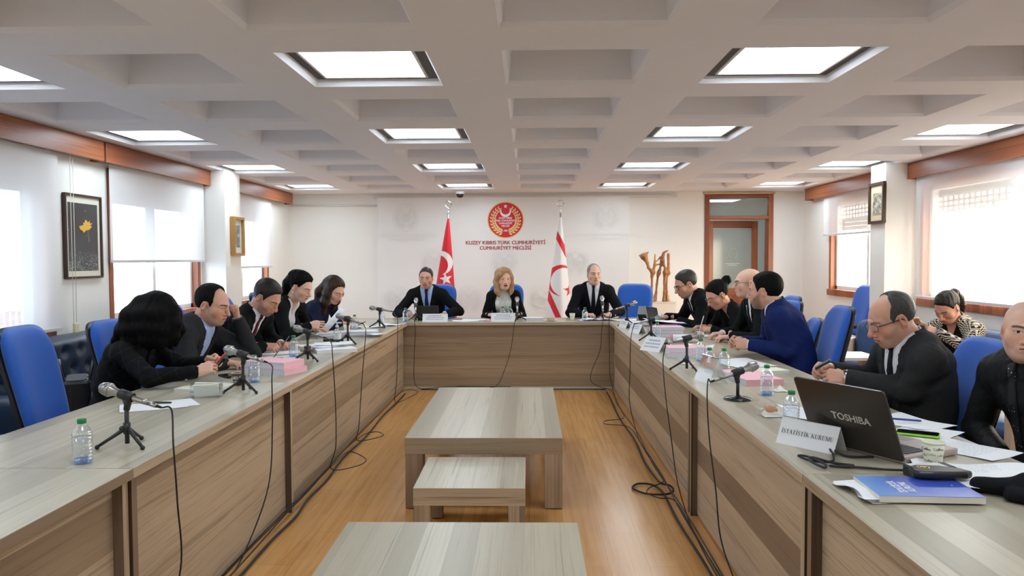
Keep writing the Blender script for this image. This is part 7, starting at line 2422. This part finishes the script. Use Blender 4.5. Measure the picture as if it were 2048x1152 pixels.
person(dict(id='turning', label='woman with black hair tied back and a white blouse, turning over a paper', hip=(-2.44, 6.93, .55), head=(-2.045, 6.84, 1.215), look=(-107, 24, 0), body=-104, fem=1, hs=1.03, bend=.05,
    mats=dict(jacket=BLACK, shirt=WHITE_S, hair=HBL), skin=SK3, collar=False, scoop=.045, D=.42, Wv=.085, eye=.5, earring='drop', res=.007, lip=(.42, .12, .11),
    arms=dict(R=dict(wrist=(-1.96, 6.79, .87), dir=(.93, .25, .05), back=(.1, -.9, .35), curl=.2, thumb=.1, spread=.8), L=dict(wrist=(-1.96, 7.02, .815), dir=(.95, 0, 0), curl=.4)),
    hair=dict(style='tied', t=.020, part=.0, locks=[([(0, -.09, .06), (0, -.115, -.02), (.01, -.11, -.10), (.02, -.09, -.20), (.03, -.08, -.28)], [.055, .050, .036, .034, .012], 1.3, (1, 0, 0), False)])))
person(dict(id='navywoman', label='woman with long brown hair in a navy blouse, leaning over white papers', hip=(-2.42, 7.92, .55), head=(-1.99, 7.80, 1.145), look=(-119, 30, 0), body=-108, fem=1, hs=1.06, bend=.07, top='shirt', shirtname='blouse', collar=False,
    mats=dict(jacket=NAVYB, shirt=NAVYB, hair=HBR), skin=SK3, eye=.5, res=.007, lip=(.45, .06, .07),
    arms=dict(R=dict(wrist=(-1.90, 7.74, .82), dir=(.9, .1, -.2), curl=.6), L=dict(wrist=(-1.90, 8.02, .83), dir=(.9, -.3, 0), curl=.4)),
    hair=dict(style='long', t=.018, part=.01, locks=[
        ([(.065, -.01, .055), (.085, .005, -.03), (.085, .015, -.12), (.075, .02, -.22), (.07, .01, -.30)], [.026, .034, .036, .034, .014], 1.35, (0, 1, 0), False),
        ([(-.065, -.01, .055), (-.085, .0, -.03), (-.085, .0, -.12), (-.08, .0, -.22)], [.026, .034, .036, .02], 1.35, (0, 1, 0), False),
        ([(0, -.09, .03), (.02, -.105, -.08), (.03, -.10, -.2)], [.05, .055, .03], 1.5, (1, 0, 0), False)])))
# ---- head desk, facing the camera
person(dict(id='blueshirt', label='man with pale blue shirt, navy tie and black suit at the head desk', hip=(-1.20, 9.47, .55), head=(-1.232, 9.20, 1.232), look=(178, 5, 0), body=178, hs=1.05, bend=.03, w=.97, nose=1.1,
    mats=dict(jacket=BLACK, shirt=BLUE_S, tie=NTIE, hair=HSALT), skin=SK2, beard=.22, scalp=.35, D=.34, Wv=.074, res=.007,
    arms=dict(R=dict(wrist=(-1.42, 9.06, .81), dir=(.35, -.9, -.1), curl=.5, pole=(-.7, .6, -.2)), L=dict(wrist=(-.99, 9.06, .81), dir=(-.5, -.85, -.1), curl=.4, pole=(.7, .6, -.2))),
    hair=dict(style='buzz', t=.0065)))
person(dict(id='blonde', label='blonde woman in a black jacket with a red brooch at the head desk', hip=(-.295, 9.47, .55), head=(-.298, 9.22, 1.213), look=(-165, 2, 0), body=180, fem=1, hs=1.06, bend=.03, turtle=True, collar=False, D=.50, Wv=.060, open_front=.052, lapel=.0,
    mats=dict(jacket=BLACK, shirt=IVORY, hair=HBD), skin=SK3, lip=(.40, .05, .05), lips=1.0, open=.7, res=.007, cuff=False, browt=.003, browa=.4, bw=.95,
    arms=dict(R=dict(wrist=(-.46, 9.10, .795), dir=(.5, -.8, -.05), curl=.4, pole=(-.35, .5, -.8)), L=dict(wrist=(-.13, 9.10, .795), dir=(-.5, -.8, -.05), curl=.4, pole=(.35, .5, -.8))),
    hair=dict(style='long', t=.018, part=.02, line=-.006, rough=.002, groove=.0018, locks=[
        ([(.05, .02, .090), (.078, .02, .02), (.085, .015, -.06), (.082, .03, -.135), (.068, .05, -.18)], [.022, .028, .029, .029, .018], 1.35, (0, 1, 0), False),
        ([(-.05, .02, .090), (-.078, .015, .02), (-.084, .005, -.06), (-.080, .01, -.13), (-.07, .03, -.17)], [.022, .028, .029, .028, .016], 1.35, (0, 1, 0), False),
        ([(.03, .075, .088), (.06, .070, .055), (.074, .050, .01)], [.016, .020, .018], 1.3, (1, 0, 0), False),
        ([(0, -.08, .06), (0, -.105, -.04), (0, -.09, -.15)], [.055, .06, .04], 1.6, (1, 0, 0), False)])))
person(dict(id='headbald', label='man with cropped grey hair, white shirt and black tie at the head desk', hip=(.81, 9.47, .55), head=(.783, 9.21, 1.268), look=(-171, 1, 0), body=178, hs=1.05, bend=.02, w=.93,
    mats=dict(jacket=BLACK, shirt=WHITE_S, tie=BTIE, hair=HSG), skin=SK3, scalp=.25, scalpcol=(.25, .23, .21), brow=(.10, .085, .075), D=.36, Wv=.074, res=.007,
    arms=dict(R=dict(wrist=(.665, 8.99, .80), dir=(.75, -.60, .05), back=(.2, -.3, .9), curl=.6), L=dict(wrist=(.945, 8.97, .80), dir=(-.75, -.55, .05), back=(-.2, -.3, .9), curl=.6)),
    hair=dict(style='receding', t=.0046, rec=((.046, .05), (.020, .115)), soft=.04)))
# ---- sofa side, facing -x
person(dict(id='laptopman', label='short-haired man with black glasses and black jacket, typing on a small laptop', hip=(2.03, 8.22, .55), head=(1.655, 8.12, 1.185), look=(98, 24, 0), body=95, fat=.5, hs=1.13, bend=.09, bw=1.10,
    mats=dict(jacket=BLACK, shirt=WHITE_S, tie=BTIE, hair=HSALT), skin=SK2, beard=.30, eye=.5, res=.0075, nose=1.1, glasses=dict(mat=BLK(), r=.0026), cuff=False,
    arms=dict(L=dict(wrist=(1.56, 8.00, .805), dir=(-.95, .25, -.05), curl=.3), R=dict(wrist=(1.50, 8.36, .82), dir=(-.95, .05, 0), curl=.3)),
    hair=dict(style='short', t=.011)))
person(dict(id='bunwoman', label='woman with a black hair bun, glasses and gold hoop earrings, holding a pale pen', hip=(2.13, 7.37, .55), head=(1.765, 7.22, 1.115), look=(106, 32, 0), body=100, fem=1, hs=1.04, bend=.09, D=.40, Wv=.07, collar=False, scoop=.05,
    mats=dict(jacket=BLACK, shirt=BTOP, hair=HB), skin=SK2, eye=.45, res=.007, earring='hoop', glasses=dict(mat=plain('thin_wire', (.25, .22, .20), .3, .8), r=.0012), cuff=False,
    arms=dict(L=dict(wrist=(1.695, 7.10, .80), dir=(-.95, .15, .05), back=(-.1, -.5, .85), curl=.65, thumb=.9), R=dict(wrist=(1.68, 7.36, .805), dir=(-.95, -.15, 0), curl=.4)),
    hair=dict(style='bun', t=.012, locks=[([(0, -.115, .045), (0, -.150, .062), (.005, -.160, .050)], [.030, .036, .026], 1.0, (1, 0, 0), False)])))
pen('pale pen held upright by the woman with the hair bun', (1.58, 7.13, TZ+.03), (1.615, 7.10, TZ+.175), plain('ivory_pen', (.70, .62, .58), .4), .0045)
person(dict(id='baldglasses', label='bald man with dark-rimmed glasses in a black suit, sitting behind the man in blue', hip=(2.14, 6.62, .55), head=(1.865, 6.58, 1.245), look=(85, 2, 0), body=92, fat=.3, hs=1.03, bend=.05, w=1.03, D=.34, Wv=.08,
    mats=dict(jacket=BLACK, shirt=WHITE_S, tie=BTIE), skin=SK3, res=.007, glasses=dict(mat=plain('dark_frame', (.06, .045, .035), .4), r=.0020),
    arms=dict(L=dict(wrist=(1.70, 6.46, .80), curl=.4, dir=(-.95, .1, -.05)), R=dict(wrist=(1.70, 6.74, .80), curl=.4, dir=(-.95, -.1, -.05)))))
person(dict(id='bluesuit', label='man in a bright navy suit, hands clasped, looking away towards the head desk', hip=(1.90, 5.47, .55), head=(1.70, 5.56, 1.222), look=(57, 4, 0), body=80, fat=.2, hs=1.06, bend=.06, bw=1.02, nup=.022, w=1.02, D=.36, Wv=.078,
    mats=dict(jacket=NAVY, shirt=WHITE_S, tie=BRTIE, hair=HB), skin=SK4, beard=.60, res=.006,
    arms=dict(L=dict(wrist=(1.565, 5.45, .845), dir=(-.86, .40, .12), back=(-.3, -.75, .5), curl=.72, thumb=.8, elbow=(1.80, 5.33, .815)), R=dict(wrist=(1.555, 5.63, .85), dir=(-.88, -.32, .16), back=(-.3, .7, .55), curl=.62, thumb=.6, elbow=(1.79, 5.77, .815))),
    hair=dict(style='short', t=.013)))
person(dict(id='greysuit', label='greying man with glasses in a dark grey suit, holding a small black device', hip=(1.93, 3.83, .55), head=(1.765, 3.77, 1.160), look=(93, 22, 0), body=92, fat=.35, hs=1.05, bend=.055, bw=1.02, nup=.012, w=1.02, nose=1.15, D=.36, Wv=.078, neckr=1.08,
    mats=dict(jacket=GREY, shirt=WHITE_S, tie=BTIE, hair=HGR), skin=SK2, beard=.34, beardcol=(.12, .10, .09), eye=.5, res=.0058, hres=.0026, glasses=dict(mat=BLK(), r=.0013, temple=.0028), browa=.6,
    watchmat=plain('steel', (.5, .5, .5), .3, 1.0),
    arms=dict(L=dict(wrist=(1.575, 3.80, .865), dir=(-.94, .28, .10), back=(-.2, -.8, .5), curl=.75, thumb=.75, elbow=(1.80, 3.66, .83), watch=True), R=dict(wrist=(1.555, 3.97, .885), dir=(-.92, -.22, .12), back=(-.2, .75, .6), curl=.72, thumb=.8, elbow=(1.80, 4.06, .83))),
    hair=dict(style='receding', t=.0062, rec=((.034, .03), (-.012, .115)), soft=.05)))
def device():
    b = MB(); b.prism(rounded_rect(.030, .085, .008), -.006, .006); o = b.build('remote', BLK(), bevel=.003)
    M = basis((.3, .9, .1), (-.5, .1, .8), (1.478, 3.875, .925)); o.matrix_world = M; tag(o, 'small black device in the hands of the man in the dark grey suit', 'remote')
device()
person(dict(id='edgeman', label='bald man in a black shirt and dotted tie, cut by the edge, facing the camera', hip=(2.26, 3.14, .55), head=(2.05, 3.20, 1.157), look=(151, 0, -3), body=110, fat=.9, hs=1.02, bend=.03, top='shirt', w=1.03, neckr=1.1, nose=1.05,
    mats=dict(jacket=BSHIRT, shirt=BSHIRT, tie=DTIE, trousers=BLACK), skin=SK3, beard=.20, scalp=.12, res=.0055, hres=.0024, iris=(.030, .022, .018), browt=.0046, tielen=.46,
    arms=dict(L=dict(wrist=(2.06, 2.84, .66), curl=.4, pole=(.4, -.3, -.9)), R=dict(wrist=(1.98, 3.24, .63), curl=.4))))
person(dict(id='sofawoman', label='woman with a dark ponytail and black and cream zigzag cardigan on the blue sofa', hip=(3.62, 6.42, .49), head=(3.44, 6.375, 1.045), look=(117, 36, 0), body=112, fem=1, hs=1.03, bend=.08, top='cardigan', topname='cardigan', D=.50, Wv=.055, open_front=.075, lapel=.0, collar=False, scoop=.06, kneez=.50, cuff=False,
    mats=dict(jacket=ZIG, shirt=BTOP, hair=HDB, trousers=BLACK), skin=SK2, eye=.45, res=.0065, bw=1.12,
    arms=dict(L=dict(wrist=(3.285, 6.20, .855), dir=(-.80, .45, .35), back=(-.2, -.7, .6), curl=.6, watch=True), R=dict(wrist=(3.25, 6.48, .915), dir=(-.8, -.3, .4), back=(-.2, .7, .6), curl=.55)),
    watchmat=plain('blue_strap', (.10, .20, .42), .4),
    hair=dict(style='ponytail', t=.010, locks=[([(0, -.105, .055), (0, -.140, .045), (0, -.155, -.02), (0, -.150, -.09), (0, -.135, -.15)], [.020, .026, .028, .024, .010], 1.2, (1, 0, 0), False)])))
phone('black phone held up by the woman in the zigzag cardigan', (3.165, 6.36, .925), ((.45, .88, 0), (-.55, .28, .78)), BLK())
def brooch():
    o = MB(); o.sphere((0, 0, 0), .014, 10, 8, (1, .4, .8)); o.sphere((.012, 0, .012), .008, 8, 6, (1, .4, 1))
    # pinned on the jacket of the blonde woman
    for p in bpy.data.objects:
        if p.get('label', '').startswith('blonde woman'):
            o.build('brooch', plain('brooch_red', (.42, .03, .035), .35), p, loc=(.095, -.185, 1.03))
brooch()
# ---------------------------------------------------------------- lettering becomes plain mesh
def freeze_text():
    bpy.context.view_layer.update()
    dg = bpy.context.evaluated_depsgraph_get()
    for o in [q for q in bpy.data.objects if q.type == 'FONT']:
        me = bpy.data.meshes.new_from_object(o.evaluated_get(dg), preserve_all_data_layers=False, depsgraph=dg)
        bd = o.get('bold', 0.0)
        if bd > 0:
            co = np.zeros(len(me.vertices)*3, np.float32); me.vertices.foreach_get('co', co); co = co.reshape(-1, 3)
            fs = [tuple(p.vertices) for p in me.polygons]; V = []; F = []
            for k, (dx, dy) in enumerate(((0, 0), (bd, 0), (-bd, 0), (0, bd*.6), (0, -bd*.6))):
                F += [tuple(i+len(co)*k for i in f) for f in fs]; V.append(co+np.array([dx, dy, .00002*k], np.float32))
            mt0 = me.materials[0] if me.materials else None
            me = bpy.data.meshes.new('lettering'); me.from_pydata(np.concatenate(V).tolist(), [], F)
            if mt0: me.materials.append(mt0)
        n = bpy.data.objects.new('lettering', me); COL.objects.link(n)
        par, ml, mt = o.parent, o.matrix_local.copy(), o.data.materials[0]
        bpy.data.objects.remove(o, do_unlink=True)
        if not me.materials: me.materials.append(mt)
        n.parent = par; n.matrix_local = ml
freeze_text()
